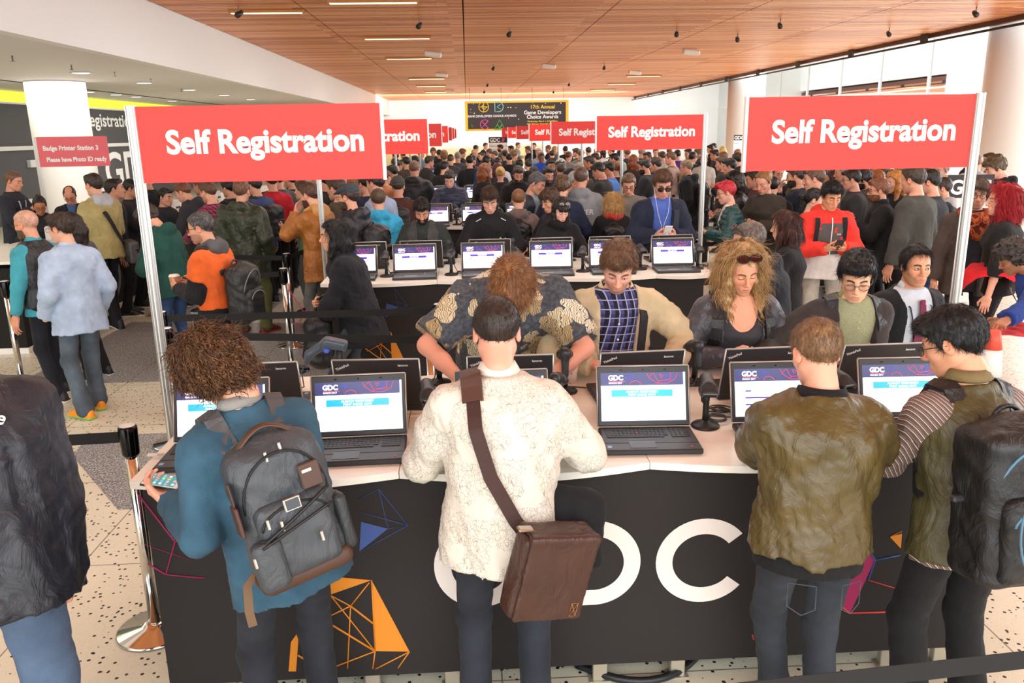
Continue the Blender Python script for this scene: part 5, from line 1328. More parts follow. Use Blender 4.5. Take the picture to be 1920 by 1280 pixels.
# badge printing desk on the left
o = thing('badge_desk', 'long black fronted badge printing desk with a white top', 'desk', (-4.75, 8.6, 0))
m = MB(); m.box((-.35, 6.2, .47), (.75, 12.4, .88)); m.build('front_panel', PANELM2, o); m = MB(); m.box((-.35, 6.2, .975), (.85, 12.5, .03)); m.build('worktop', TOPM, o); m = MB(); m.box((-.35, 6.2, .03), (.77, 12.42, .06)); m.build('plinth', WHITE, o)
m = MB(); n = 30; vs = []
for j in range(n+1):
    a = math.radians(-140+280*j/n)
    for r in (.42, .36): vs.append((.03, 2.0+r*math.sin(a)*1.2, .47+r*math.cos(a)))
m.add(vs, [(2*j, 2*j+2, 2*j+3, 2*j+1) for j in range(n)], 0, False); m.build('lettering', M('#8d8b8b', .6), o)
for i, (x, y) in enumerate(((-5.0, 12.2), (-5.05, 14.2), (-5.0, 16.4), (-5.1, 10.4))):
    o = thing('badge_printer', ['grey badge printer on the badge desk nearest the ponytailed person', 'grey badge printer farther along the badge desk', 'grey badge printer at the far end of the badge desk', 'grey badge printer at the near end of the badge desk'][i], 'printer', (x, y, .99)); m = MB(); m.box((0, 0, .09), (.22, .3, .18), .02); m.build('case', M('#d5d3cf', .5), o); m = MB(); m.box((.115, 0, .06), (.02, .16, .03)); m.build('slot', M('#222222', .5), o)
# folding chair behind the second row
def chair(x, y, rz, lab):
    o = thing('folding_chair', lab, 'chair', (x, y, 0), rz); bk = M('#2c2b2d', .6)
    m = MB(); m.box((0, 0, .45), (.42, .4, .05), .02); m.build('seat', bk, o); B = Blob(); B.rbox((0, -.22, .80), (.42, .05, .36), .024, rotm('X', 8), k=.01); v, q = B.mesh(.012); link('backrest', np_mesh('br', v, q), bk, o)
    for s in (-1, 1):
        m = MB(); m.tube([(s*.21, -.2, .95), (s*.21, -.18, .5), (s*.21, .22, .0)], .012, 8); m.build('leg', CHR, o); m = MB(); m.tube([(s*.19, .14, .45), (s*.19, -.26, .0)], .012, 8); m.build('leg', CHR, o)
chair(2.75, 9.4, math.radians(200), 'black folding chair behind the person in the navy blazer')
# ================================================================ the people at the front counter
JEANS = cloth('#2a2e37', 'denim'); BLKP = cloth('#17171a')
def hero_text(R, txt, x, z, size, col, off, side, rz=0): return chest_text(R, txt, x, z, size, M(col, .6), off, side, .02, 'lettering', rz)
# ---- curly haired man with the phone
R = person('person in a teal sweater and dark grey backpack looking down at a phone', ('px', 386, 640, 2.6), 30,
    {'lean': 9, 'tilt': -8, 'bend': .03, 'hp': 40, 'hy': 30, 'hr': -8, 'w': 1.02, 'L': ('w', (-1.02, 2.55, 1.02), 'phone', (.3, .1, 1), (-.2, -.35, -1), (-.45, 1, .3)), 'R': ('w', (-.76, 2.74, 1.12), 'point', (-.4, -.2, -.8), (.3, -.4, -1), (-.9, .35, -.15)), 'feet': ((.12, .02, 0, -8), (-.12, -.03, 0, 8))},
    top=(cloth('#34566a', 'denim'), {'off': .024, 'hem': -.17, 'flare': .015, 'sleeve': .95, 'wr': .006}, 'sweater'), pants=(cloth('#23262e', 'denim'), {'off': .004}),
    hair=('curly', '#56361f', dict(n=4200, ln=.05, wd=.0036, curl=5.5, lift=.14, segs=6), '#9a6c42'), tone='#e0a88c', lod=0, shoes=('#2b2b2d', '#d8d4cc'))
collar(R, [cloth('#8d8c88')], 'shirt', z=.49, off=.02, spread=.035); F1 = R
CORD = cloth('#3d4247', 'nylon'); LTH = M('#4a2f22', .5); STEEL = M('#b9b3a6', .3, .9)
o, c, Rm = backpack(R, 'dark grey commuter backpack with a brown leather base over the teal sweater', CORD, (.31, .16, .47), .19, trim=M('#121315', .6), strapm=cloth('#45474a', 'nylon'), handle=False, tilt=-4)
B = Blob(); B.rbox(c+Rm @ V(0, -.002, -.205), (.315, .168, .075), .032, Rm, k=.01); v, q = B.mesh(.009); link('leather_base', np_mesh('lb', v, q), LTH, o)
B = Blob(); B.rbox(c+Rm @ V(-.115, -.10, -.13), (.10, .07, .17), .03, Rm, k=.01); v, q = B.mesh(.008); link('side_pocket', np_mesh('sp', v, q), CORD, o)
B = Blob(); B.rbox(c+Rm @ V(.16, -.03, -.1), (.05, .1, .2), .024, Rm, k=.01); v, q = B.mesh(.009); link('bottle_pocket', np_mesh('sp', v, q), cloth('#2a2d30', 'nylon'), o)
m = MB(); pts = [c+Rm @ V(-.10+.2*t, -.015-.0*t, .235+.055*math.sin(PI*t)) for t in np.linspace(0, 1, 12)]; m.tube(pts, .012, 8, flat=(.016, .007)); m.build('grab_handle', M('#4e3626', .45), o)
m = MB(); m.box(c+Rm @ V(.0, -.118, .035), (.056, .006, .044), .006, R=Matrix(Rm)); m.box(c+Rm @ V(.0, -.122, .035), (.044, .004, .032), mi=1, R=Matrix(Rm)); m.build('badge_plate', [STEEL, M('#3a3f48', .4)], o)
m = MB(); m.box(c+Rm @ V(.085, -.10, .10), (.07, .012, .085), .004, R=Matrix(Rm)); m.build('leather_tab', LTH, o)
m = MB(); m.box(c+Rm @ V(.075, -.108, .118), (.034, .004, .014), .002, R=Matrix(Rm)); m.build('maker_tag', STEEL, o)
m = MB(); m.box(c+Rm @ V(-.165, -.06, .03), (.012, .075, .1), .004, R=Matrix(Rm)); m.box(c+Rm @ V(-.163, -.06, .11), (.006, .028, .09), .002, R=Matrix(Rm)); m.build('luggage_tag', LTH, o)
for px_, pz_ in ((-.03, .20), (.02, .215), (-.09, .0), (-.05, -.02), (.06, -.10), (-.16, -.1)):
    m = MB(); m.box(c+Rm @ V(px_, -.125 if pz_ < .1 else -.09, pz_), (.011, .006, .036), .003, R=Matrix(Rm)); m.build('zip_pull', STEEL, o)
m = MB(); a = np.linspace(-1, 1, 12); m.tube([c+Rm @ V(.125*t, -.118-.012*(1-t*t), -.005+.055*t) for t in a], .006, 6); m.build('zipper', M('#17181a', .5), o)
m = MB(); m.tube([c+Rm @ V(-.13+.25*t, -.122-.01*(1-t*t), -.065+.06*t) for t in np.linspace(0, 1, 10)], .005, 6); m.build('zipper', M('#17181a', .5), o)
m = MB(); p0 = c+Rm @ V(-.15, .03, -.18); m.add(*ribbon([p0, p0+V(-.03, .0, -.03), p0+V(-.035, -.01, -.12), p0+V(-.03, -.02, -.17)], [V(-.2, -1, 0)]*4, .028, .004)); m.build('strap_end', M('#6b5138', .7), o)
# his phone
W = R.po.arm[-1][2]; f = R.po.hand[-1][1]; pc = W+f*.095+V(.03, .0, .026)
o = world_obj(R, 'smartphone', 'white framed smartphone with a bright home screen held by the teal sweater wearer', 'phone'); U = nrm(V(-.75, .62, .12)); Nn = nrm(V(.0, -.35, 1)); X = nrm(np.cross(U, Nn)); Nn = np.cross(X, U); T = Matrix.Translation(Vector(pc)) @ Matrix((X, U, Nn)).transposed().to_4x4()
m = MB(); m.T = T; m.box((0, 0, -.002), (.074, .15, .010), .004); m.build('case', M('#171719', .4), o); m = MB(); m.T = T; m.box((0, 0, .0045), (.066, .138, .004), .002); m.build('front', M('#e9e6e2', .25), o)
t = NT('phone_screen'); P = t.co(); t.set(Base_Color=(*lin('#4a8a86'), 1), Emission_Color=(*lin('#5aa5a0'), 1), Emission_Strength=.55, Roughness=.1)
m = MB(); m.T = T; m.box((0, 0, .0068), (.060, .106, .001), mi=0)
rg = random.Random(2)
for i in range(4):
    for j in range(4): m.box((-.021+.014*i, .044-.021*j, .0076), (.0095, .0095, .0006), .0, mi=1+rg.randrange(4))
for i in range(3): m.box((-.018+.018*i, -.045, .0076), (.0095, .0095, .0006), mi=1+i)
m.build('screen', [t.m, M('#dfe7f2', .2, emit=.6), M('#e79ac0', .2, emit=.6), M('#7fb1ee', .2, emit=.6), M('#9be08f', .2, emit=.6)], o)
# ---- pale shirted man with the messenger bag
R = person('person seen from behind in a pale crackle patterned shirt and messenger bag', ('px', 930, 563, 2.7), 0,
    {'lean': 1, 'bend': .04, 'hp': 24, 'w': 1.04, 'R': ('w', (.25, 2.88, 1.06), 'type', (0, 0, -1), (1, -.35, -.75)), 'L': ('w', (-.02, 2.88, 1.06), 'type', (0, 0, -1), (-1, -.35, -.75)), 'feet': ((.12, .0, 0, -6), (-.11, -.02, 0, 6))},
    top=(cloth('#ddd6c8', 'crackle', '#57524a'), {'off': .03, 'hem': -.155, 'flare': .03, 'sleeve': .9, 'wr': .007}, 'shirt'),
    pants=(cloth('#262a33', 'denim'), {'off': .006}), hair=('crew', '#2d2019', dict(n=4200, ln=.012, wd=.0008, lift=.5, segs=2)), tone='#e2a58c', lod=0, shoes=('#1a1a1c', '#1a1a1c'))
F2 = R; po = R.po
t = NT('window_check'); P = t.co(); x, y, z = t.sep(P); a = t.math('FRACT', t.math('MULTIPLY', t.math('ADD', x, t.math('MULTIPLY', t.noise(P, 30, 1), .01)), 42)); b = t.math('FRACT', t.math('MULTIPLY', z, 42)); ln_ = t.math('MAXIMUM', t.math('LESS_THAN', a, .13), t.math('LESS_THAN', b, .13)); t.color(t.mix(t.math('MULTIPLY', ln_, .7), '#ddd6c8', '#3e3a35')); t.set(Roughness=.8)
B = Blob(); po.torso(B, .0125, .415, .5, 0, offtop=None); v, q = B.mesh(.009); keep = np.ones(len(q), bool); link('shirt_yoke', np_mesh('yoke', v, q), t.m, R.root)
collar(R, [cloth('#ded8cb')], 'shirt', z=.497, off=.012, spread=.03)
BRN = cloth('#41271f', 'leather'); o = world_obj(R, 'messenger_bag', 'brown leather messenger bag hanging at the hip of the crackle patterned shirt', 'bag')
pts, ns = strap_path(po, [(-.11, .36, 1), (-.10, .525, .3), (-.095, .525, -.5), (-.085, .38, -1), (-.04, .22, -1), (.04, .06, -1), (.12, -.06, -1)], .058, 30)
m = MB(); m.add(*ribbon(pts, ns, .048, .006)); m.build('shoulder_strap', M('#3a211b', .7), o)
m = MB(); m.add(*ribbon(pts[6:13], [n for n in ns[6:13]], .072, .014)); m.build('strap_pad', M('#4a2c22', .5), o)
bc = po.tp(.135, -.215, -.11); Rb = rotm('Z', 22) @ rotm('Y', 12) @ rotm('X', 6)
B = Blob(); B.rbox(bc, (.26, .10, .31), .03, Rb, k=.01); v, q = B.mesh(.009, ripple(3, .003, 25)); link('bag_body', np_mesh('bb', v, q), BRN, o)
B = Blob(); B.rbox(bc+Rb @ V(.01, -.062, .012), (.265, .02, .315), .009, Rb, k=.01); B.rbox(bc+Rb @ V(.01, -.01, .162), (.262, .115, .022), .01, Rb, k=.02); v, q = B.mesh(.008, ripple(7, .003, 20)); link('flap', np_mesh('fl', v, q), BRN, o)
m = MB(); m.box(bc+Rb @ V(-.13, -.02, .18), (.055, .03, .012), .004, R=Matrix(Rb)); m.build('buckle', STEEL, o)
m = MB(); e = [bc+Rb @ V(.09+dx, -.0745, -.13+dz) for dx, dz in ((0, 0), (.025, 0), (.025, .05), (0, .05))]; m.tube(e+[e[0], e[2]], .0012, 4); m.tube([e[1], e[3]], .0012, 4); m.build('stitching', M('#b07a4a', .6), o)
jc = R.loc((.345, 2.56, .87)); o = world_obj(R, 'folded_jacket', 'black jacket draped over the forearm of the crackle patterned shirt', 'jacket')
B = Blob(); B.cap(jc+V(-.1, .03, .10), jc+V(.03, 0, .07), .06, .065, k=.05); B.cap(jc+V(.03, .0, .06), jc+V(.06, -.02, -.13), .06, .03, k=.05); B.rbox(jc+V(-.02, -.01, -.02), (.14, .07, .2), .03, k=.04); B.cap(jc+V(-.06, .0, .08), jc+V(-.07, -.02, -.16), .05, .03, k=.04); v, q = B.mesh(.01, ripple(12, .007, 26)); link('jacket_cloth', np_mesh('jk', v, q), cloth('#17181b'), o)
# ---- olive bomber man
R = person('person seen from behind in an olive green bomber jacket', ('px', 1530, 600, 2.6), 2,
    {'lean': 3, 'tilt': 4, 'bend': .04, 'hp': 20, 'w': 1.1, 'wd': 1.05, 'twist': 3, 'R': ('w', (1.40, 2.88, 1.06), 'type', (0, 0, -1), (1, -.45, -.75)), 'L': ('w', (1.14, 2.88, 1.06), 'type', (0, 0, -1), (-1, -.45, -.75)), 'feet': ((.09, -.02, 0, -10), (.0, .20, .02, 18, -20))},
    top=(cloth('#554826', 'bomber'), {'off': .046, 'hem': -.06, 'flare': .0, 'sleeve': .93, 'wr': .009, 'bunch': True}, 'bomber_jacket'), pants=(cloth('#2b3038', 'denim'), {'off': .006, 'wr': .003}),
    hair=('crew', '#7d5d40', dict(n=6000, ln=.016, wd=.0007, lift=.55, segs=2), '#b58d63'), tone='#e8ad92', lod=0); F3 = R
collar(R, [cloth('#141416', 'knit')], 'rib', z=.495, off=.035); hip_band(R, cloth('#151517', 'knit'), -.125, .018, .075)
for sd in (1, -1):
    S, E, W = R.po.arm[sd]; B = Blob(); B.cap(E+(W-E)*.90, E+(W-E)*1.0, .043, .04, k=.01); v, q = B.mesh(.009); link('cuff', np_mesh('cuff', v, q), cloth('#151517', 'knit'), R.root)
for s in (1, -1):
    m = MB(); e = [R.po.surf(s*x, z, -1, .028) for x, z in ((.05, -.135), (.14, -.135), (.14, -.22), (.095, -.245), (.05, -.22))]; m.tube(e+[e[0]], .0022, 4); m.build('back_pocket', cloth('#4a525c', 'denim'), R.root)
# ---- man with the big black backpack
R = person('person in an olive vest over a striped shirt, leaning to a laptop', ('px', 1788, 583, 2.6), 8,
    {'lean': 3, 'bend': .04, 'hp': 24, 'hy': 34, 'w': 1.0, 'wd': 1.05, 'R': ('w', (1.86, 2.86, 1.06), 'type', (0, 0, -1), (1, -.4, -.7)), 'L': ('w', (1.58, 2.84, 1.06), 'type', (0, 0, -1), (-.8, -.5, -.9)), 'feet': ((.13, -.02, 0, -8), (-.12, .0, 0, 8))},
    top=(cloth('#4b4629', 'nylon'), {'off': .034, 'hem': -.13, 'sleeve': None, 'sleeveL': None, 'wr': .006}, 'vest'), inner=(cloth('#6d5750', 'stripe', '#e9e2da', '#a58e86'), {'off': .016, 'hem': -.15, 'sleeve': .95, 'aoff': .022, 'wr': .006}),
    pants=(cloth('#141416'), {'off': .01, 'hemr': .062}), hair=('side', '#121214', dict(n=4200, ln=.032, wd=.001, lift=.04, segs=4)), tone='#dba27f', lod=0, specs=('specs', '#2a2a2e', clear_lens()), shoes=('#111112', '#111112')); F4 = R
collar(R, [cloth('#7a6a45')], 'shirt', z=.50, off=.026, spread=.02)
BPK = cloth('#18191b', 'nylon'); o, c, Rm = backpack(R, 'large black backpack with pale blue piping over the olive vest', BPK, (.38, .22, .54), .18, trim=M('#4d7890', .5), tilt=-2, yo=-.03)
for s, z0 in ((1, .06), (-1, .12), (-1, -.10), (1, -.13)):
    m = MB(); m.box(c+Rm @ V(s*.10, -.165, z0), (.014, .007, .042), .003, R=Matrix(Rm)); m.build('zip_pull', STEEL, o)
m = MB(); m.tube([c+Rm @ V(.15*math.cos(a), -.185, -.03+.20*math.sin(a)) for a in np.linspace(PI*.55, PI*1.3, 16)], .004, 5); m.build('piping', M('#4d7890', .5), o)
m = MB(); m.box(c+Rm @ V(-.20, .03, .02), (.05, .03, .022), .006, R=Matrix(Rm)); m.build('side_buckle', M('#35363a', .4), o)
# ---- man cut by the frame on the left, navy jacket
R = person('person cut off by the frame in a dark navy shell jacket', ('xy', -1.54, 2.32, 1.03), 22, {'lean': 12, 'bend': .05, 'hp': 25, 'w': 1.18, 'wd': 1.25, 'belly': .03, 'R': ((.22, .04, .78), 'fist', (-1, 0, 0), (.5, -.8, 0)), 'L': 'phone', 'feet': ((.14, -.1, 0, -6), (-.12, .12, 0, 6))},
    top=(cloth('#20232c', 'nylon'), {'off': .045, 'hem': -.16, 'flare': .02, 'wr': .008}, 'shell_jacket'), pants=(cloth('#4d5f78', 'denim'), {'off': .02, 'hemr': .066}), hair=('short', '#4a3a2c'), tone='#dc9a83', lod=0, shoes=('#3a2c22', '#2a2220')); F0 = R
collar(R, [cloth('#20232c', 'nylon')], 'stand', z=.49, off=.05); hip_band(R, cloth('#1b1e26', 'nylon'), -.165, .055, .05, 'hem_band')
hero_text(R, 'one', .11, .40, .05, '#d8d8d8', .05, -1, -.5)
# ---- floral shirt man bent over the far side
R = person('person bent low over the counter in a grey and cream floral shirt', ('px', 957, 492, 3.68), 180, {'lean': 42, 'bend': .07, 'hp': 68, 'hr': 6, 'w': 1.16, 'wd': 1.15, 'R': ('w', (-.06, 3.62, 1.08), 'type', (0, 0, -1), (1, -.1, -.3)), 'L': ('w', (.34, 3.60, 1.08), 'type', (0, 0, -1), (-1, -.1, -.3))},
    top=(cloth('#44484f', 'aloha'), {'off': .03, 'hem': -.2, 'flare': .03, 'sleeve': -.12, 'aoff': .036, 'wr': .007}, 'floral_shirt'), pants=(BLKP, {}), hair=('short', '#8a5a34', dict(n=5200, ln=.05, wd=.0012, lift=.12, segs=4), '#c79260'), tone='#e3a58c', stub=.35, lod=0)
collar(R, [cloth('#44484f', 'aloha')], 'shirt', z=.49, off=.02); B1 = R
# ---- beige jacket man
R = person('person in a beige jacket over a purple plaid shirt typing', ('px', 1163, 458, 3.9), 180, {'lean': 8, 'hp': 34, 'hy': -8, 'hr': -3, 'w': 1.04, 'R': ('w', (.60, 3.82, 1.08), 'type', (0, 0, -1), (.9, -.2, -.5)), 'L': ('w', (.98, 3.84, 1.06), 'type', (0, 0, -1), (-.9, -.2, -.5))},
    top=(cloth('#cdb994'), {'off': .034, 'hem': -.17, 'flare': .02, 'open': (.075, .10), 'wr': .007, 'sleeve': .95}, 'beige_jacket'), inner=(cloth('#4a4a82', 'plaid', '#1b1c2a', '#b9b8d8'), {'off': .010, 'hem': -.17, 'sleeve': None, 'sleeveL': None, 'wr': .002}),
    pants=(JEANS, {}), hair=('quiff', '#6a4a33', dict(n=3600, ln=.034, wd=.0013, lift=.12, curl=2, segs=4), '#96714f'), tone='#e6af96', stub=.45, lod=0, eye=('#4a3a2c',)); B2 = R
collar(R, [cloth('#4a4a82', 'plaid', '#1b1c2a', '#b9b8d8')], 'shirt', z=.49, off=.004, spread=.03); collar(R, [cloth('#d0bd99')], 'shirt', z=.475, off=.05, spread=.04)
for z in (.36, .27, .18, .09): 
    m = MB(); p = R.po.surf(0, z, 1, .013); m.lathe([(.0055, 0), (.0055, .003)], (0, 0, 0), 10); m.v = [tuple(p+V(a, c_, b)) for a, b, c_ in m.v]; m.build('button', M('#efece6', .3), R.root)
o = world_obj(R, 'shoulder_bag', 'dark grey bag worn on a black strap over the beige jacket', 'bag'); pts, ns = strap_path(R.po, [(-.11, -.05, 1), (-.12, .2, 1), (-.125, .40, 1), (-.12, .47, .2), (-.12, .44, -.8), (-.1, .2, -1)], .048, 26); m = MB(); m.add(*ribbon(pts, ns, .045, .006)); m.build('shoulder_strap', M('#1d1e21', .7), o)
B = Blob(); B.rbox(R.po.tp(-.05, -.24, .05), (.36, .12, .28), .04, R.po.TR, k=.02); v, q = B.mesh(.012, ripple(3, .004, 25)); link('bag_body', np_mesh('bb', v, q), cloth('#222327', 'nylon'), o)
# ---- blonde woman
R = person('person in a grey leather jacket with sunglasses on top untangling earphones', ('px', 1392, 463, 3.95), 180, {'sex': 'f', 'lean': 4, 'hp': 24, 'hr': 4, 'w': 1.16, 'wd': 1.15, 'R': ((.085, .25, 1.145), 'pinch', (-.5, -.3, .2), (.8, -.2, -.6), (-.75, .45, .1)), 'L': ((-.10, .25, 1.125), 'phone', (.2, -.3, 1), (-.8, -.2, -.6), (.7, .5, .05))},
    top=(cloth('#43434a', 'leather'), {'off': .022, 'hem': -.12, 'open': (.07, .115), 'wr': .006, 'sleeve': .93}, 'leather_jacket'), inner=(cloth('#3c3c40'), {'off': .006, 'hem': -.15, 'sleeve': None, 'sleeveL': None, 'scoop': (.455, .085, .125), 'wr': .002}), chest=True,
    pants=(BLKP, {}), hair=('long', '#b58a52', dict(n=4600, ln=.12, wd=.0020, lift=.03, curl=4.5, segs=6), '#f2d6a2'), tone='#e2a583', brow='#4a3322', lod=0, specs=('headtop', '#1a1210', DARKLENS())); B3 = R
collar(R, [cloth('#4c4c53', 'leather')], 'shirt', z=.455, off=.075, spread=.06)
o = phone(R, 'small black phone with a dangling earphone cable held above the counter', True, '#111113', size=(.06, .12), up=-.03)
m = MB(); c = (R.po.arm[1][2]+R.po.arm[-1][2])/2+V(0, .1, .0); m.tube([c+V(.05*math.sin(a*1.0)*(1+.3*math.sin(a*2)), .02*math.cos(a), -.07-.05*math.cos(a)) for a in np.linspace(0, 9, 40)], .002, 5); m.build('earphone_cable', M('#1a1a1b', .4), o)
o, c, Rm = backpack(R, 'black leather backpack worn over the grey leather jacket', cloth('#1d1d20', 'leather'), (.30, .15, .36), .16, handle=False)
# ---- olive polo man
R = person('person in an olive polo, thin glasses and dark blazer typing', ('px', 1610, 475, 3.9), 180, {'lean': 8, 'hp': 24, 'hy': -22, 'w': 1.06, 'hs': 1.04, 'R': ('w', (1.44, 3.80, 1.07), 'type', (0, 0, -1), (.9, -.2, -.5)), 'L': ('w', (1.80, 3.80, 1.07), 'type', (0, 0, -1), (-.9, -.2, -.5))},
    top=(cloth('#3b3634'), {'off': .034, 'hem': -.16, 'open': (.07, .105), 'wr': .006}, 'blazer'), inner=(cloth('#868a68', 'heather', '#a3a684'), {'off': .012, 'hem': -.17, 'sleeve': None, 'sleeveL': None, 'wr': .003}, 'polo_shirt'),
    pants=(BLKP, {}), hair=('side', '#0e0e11', dict(n=4200, ln=.036, wd=.0011, lift=.02, segs=4)), tone='#e8b592', lod=0, specs=('specs', '#6a625a', clear_lens())); B5 = R
collar(R, [cloth('#8c8f62')], 'shirt', z=.485, off=.012, spread=.045)
m = MB()
for z in (.42, .385): p = R.po.surf(.0, z, 1, .016); m.box(p, (.007, .005, .007), .002)
m.build('buttons', M('#d9d6c6', .4), R.root)
backpack(R, 'dark backpack with wide straps worn over the dark blazer and olive polo', cloth('#202229', 'nylon'), (.3, .14, .42), .18, handle=False)
# ---- maroon tie man
R = person('person in a black blazer and maroon tie glancing sideways', ('px', 1722, 462, 4.35), 188, {'lean': 2, 'hp': 4, 'hy': -12, 'w': 1.02, 'wd': 1.1, 'arms': 'sides'},
    top=(cloth('#191a1e'), {'off': .034, 'hem': -.2, 'open': (.05, .10), 'wr': .004}, 'blazer'), inner=(cloth('#c2ccd8', 'knit'), {'off': .012, 'hem': -.2, 'sleeve': None, 'sleeveL': None, 'wr': .002}),
    pants=(BLKP, {}), hair=('slick', '#0f0f12', dict(n=3000, ln=.05, wd=.0011, lift=.02, segs=4)), tone='#d9a07c', stub=.25, lod=0, eye=('#20150f', (-.6, .2))); B6 = R
collar(R, [cloth('#ccd5df')], 'shirt', z=.49, off=.008, spread=.05)
po = R.po; m = MB(); pts = [po.surf(0, z, 1, .032) for z in np.linspace(.44, -.02, 12)]; vs, fs = ribbon(pts, [po.TR @ V(0, 1, 0)]*12, .075, .006)
wd = np.repeat(np.interp(np.linspace(0, 1, 12), [0, .08, .8, 1], [.5, .55, 1.0, .2]), 4)
cen = np.repeat(np.array(pts), 4, 0); vs = cen+(np.array(vs)-cen)*np.stack([wd, wd*0+1, wd*0+1], 1); m.add(vs, fs); m.box(po.surf(0, .452, 1, .034), (.04, .02, .035), .008); m.build('necktie', cloth('#6a2440', 'heather', '#7d3552'), R.root)
o = m = MB(); pts, ns = strap_path(po, [(-.07, .49, .0), (-.075, .42, 1), (-.03, .25, 1), (0, .12, 1)], .024, 16); m.add(*ribbon(pts, ns, .009, .002)); pts, ns = strap_path(po, [(.07, .49, .0), (.075, .42, 1), (.03, .25, 1), (0, .12, 1)], .024, 16); m.add(*ribbon(pts, ns, .009, .002)); m.build('lanyard', M('#16181c', .6), R.root)
m = MB(); m.box(po.surf(0, .05, 1, .034), (.09, .004, .12), .002); m.build('name_badge', M('#eeeeec', .4), R.root)
for z in (.12, -.02, -.12): 
    m = MB(); m.box(po.surf(.115, z, 1, .04), (.014, .008, .014), .004); m.build('button', M('#5b4633', .4), R.root)
# ---- grey haired man in a hooded jacket behind the blonde woman
R = person('person in a dark hooded jacket turned sideways behind the grey leather jacket', ('px', 1405, 418, 5.0), 72, {'lean': 6, 'hp': 12, 'hy': 10, 'w': 1.15, 'wd': 1.2, 'arms': 'phone'},
    top=(cloth('#262b33'), {'off': .035, 'hem': -.2, 'hood': True, 'wr': .006}, 'hooded_jacket'), pants=(cloth('#3b4d68', 'denim'), {}), hair=('crew', '#6b6058', dict(n=3500, ln=.014, wd=.0008, lift=.5, segs=2), '#a09890'), tone='#e6b298', lod=0, specs=('headtop', '#141210', DARKLENS()))
# ---- long haired woman behind him
R = person('person in a plain black top behind the dark hooded jacket', ('px', 1470, 398, 6.3), 58, {'sex': 'f', 'hp': 6, 'arms': 'phone'}, top=(cloth('#1b1b1e'), {'off': .02}, 'sweater'), pants=(BLKP, {}), hair=('long', '#3d2018', dict(n=2500, ln=.1, wd=.0018, lift=.05, segs=4), '#7a4034'), tone='#dfae94', lod=1)
# ================================================================ the queue on the walkway side and the second counter
# -- staff behind the badge desk
R = person('staff person in a dark fleece and pale lanyard behind the badge desk', ('pxh', 24, 322, 1.82), -95, {'hp': 14, 'arms': 'phonehi'}, top=(cloth('#2a2c36'), {'off': .025}, 'fleece'), pants=(BLKP, {}), hair=('crew', '#6b4a38'), tone='#d99a80')
m = MB()
for s in (1, -1):
    pts, ns = strap_path(R.po, [(s*.06, .47, .2), (s*.07, .40, 1), (s*.03, .2, 1), (0, .08, 1)], .03, 12); m.add(*ribbon(pts, ns, .02, .002))
m.box(R.po.surf(0, .03, 1, .035), (.09, .005, .1)); m.build('lanyard', M('#b9cfe2', .5), R.root)
person('staff person in black and glasses bending over the badge desk', ('px', 72, 369, 10.6), -150, {'sex': 'f', 'hp': 30, 'lean': 12, 'arms': 'type'}, top=(cloth('#202024'), {'off': .016}, 'top'), pants=(BLKP, {}), hair=('bun', '#15110f'), tone='#a9714f', specs=('specs', '#222222', clear_lens()))
R = person('staff person in a black fleece over a blue collar writing', ('pxh', 128, 351, 1.66), -165, {'hp': 34, 'arms': 'phone'}, top=(cloth('#1d1d20'), {'off': .028, 'open': (.0, .05), 'opow': 3, 'sleeve': .55}, 'fleece'), inner=(cloth('#3f5f9a'), {'off': .008, 'sleeve': None}), pants=(BLKP, {}), hair=('balding', '#241a16'), tone='#cf9478', specs=('specs', '#222222', clear_lens()))
m = MB(); m.box(R.po.surf(-.09, .33, 1, .035), (.06, .004, .03)); m.build('name_badge', M('#f0eeee', .5), R.root)
R = person('staff person in a pale collar and navy sweater looking across the badge desk', ('px', 211, 336, 10.6), -70, {'hp': -4, 'arms': 'sides'}, top=(cloth('#23262f'), {'off': .022, 'ztop': .5}, 'sweater'), pants=(BLKP, {}), hair=('short', '#221a17'), tone='#cf9a7e'); collar(R, [cloth('#b9c6d8')], 'shirt')
person('person in a black hooded jacket stooping low at the badge desk', ('pxh', 248, 349, 1.60), 75, {'hp': 38, 'lean': 14, 'arms': 'type'}, top=(cloth('#1c1c20'), {'off': .03, 'hood': True}, 'jacket'), pants=(BLKP, {}), hair=('bun', '#120f0e'), tone='#c8906f')
person('staff person in black at the far end of the badge desk', ('pxh', 268, 319, 1.8), 60, {'hp': 8, 'arms': 'type'}, top=(cloth('#20222a'), {'off': .02}, 'shirt'), pants=(BLKP, {}), hair=('balding', '#2b211d'), tone='#c98f76')
person('person in charcoal half hidden beside the second station sign', ('pxh', 245, 337, 1.72), -80, {'hp': 10, 'arms': 'type'}, top=(cloth('#26262b'), {'off': .02}, 'shirt'), pants=(BLKP, {}), hair=('short', '#1a1513'), tone='#c99277')
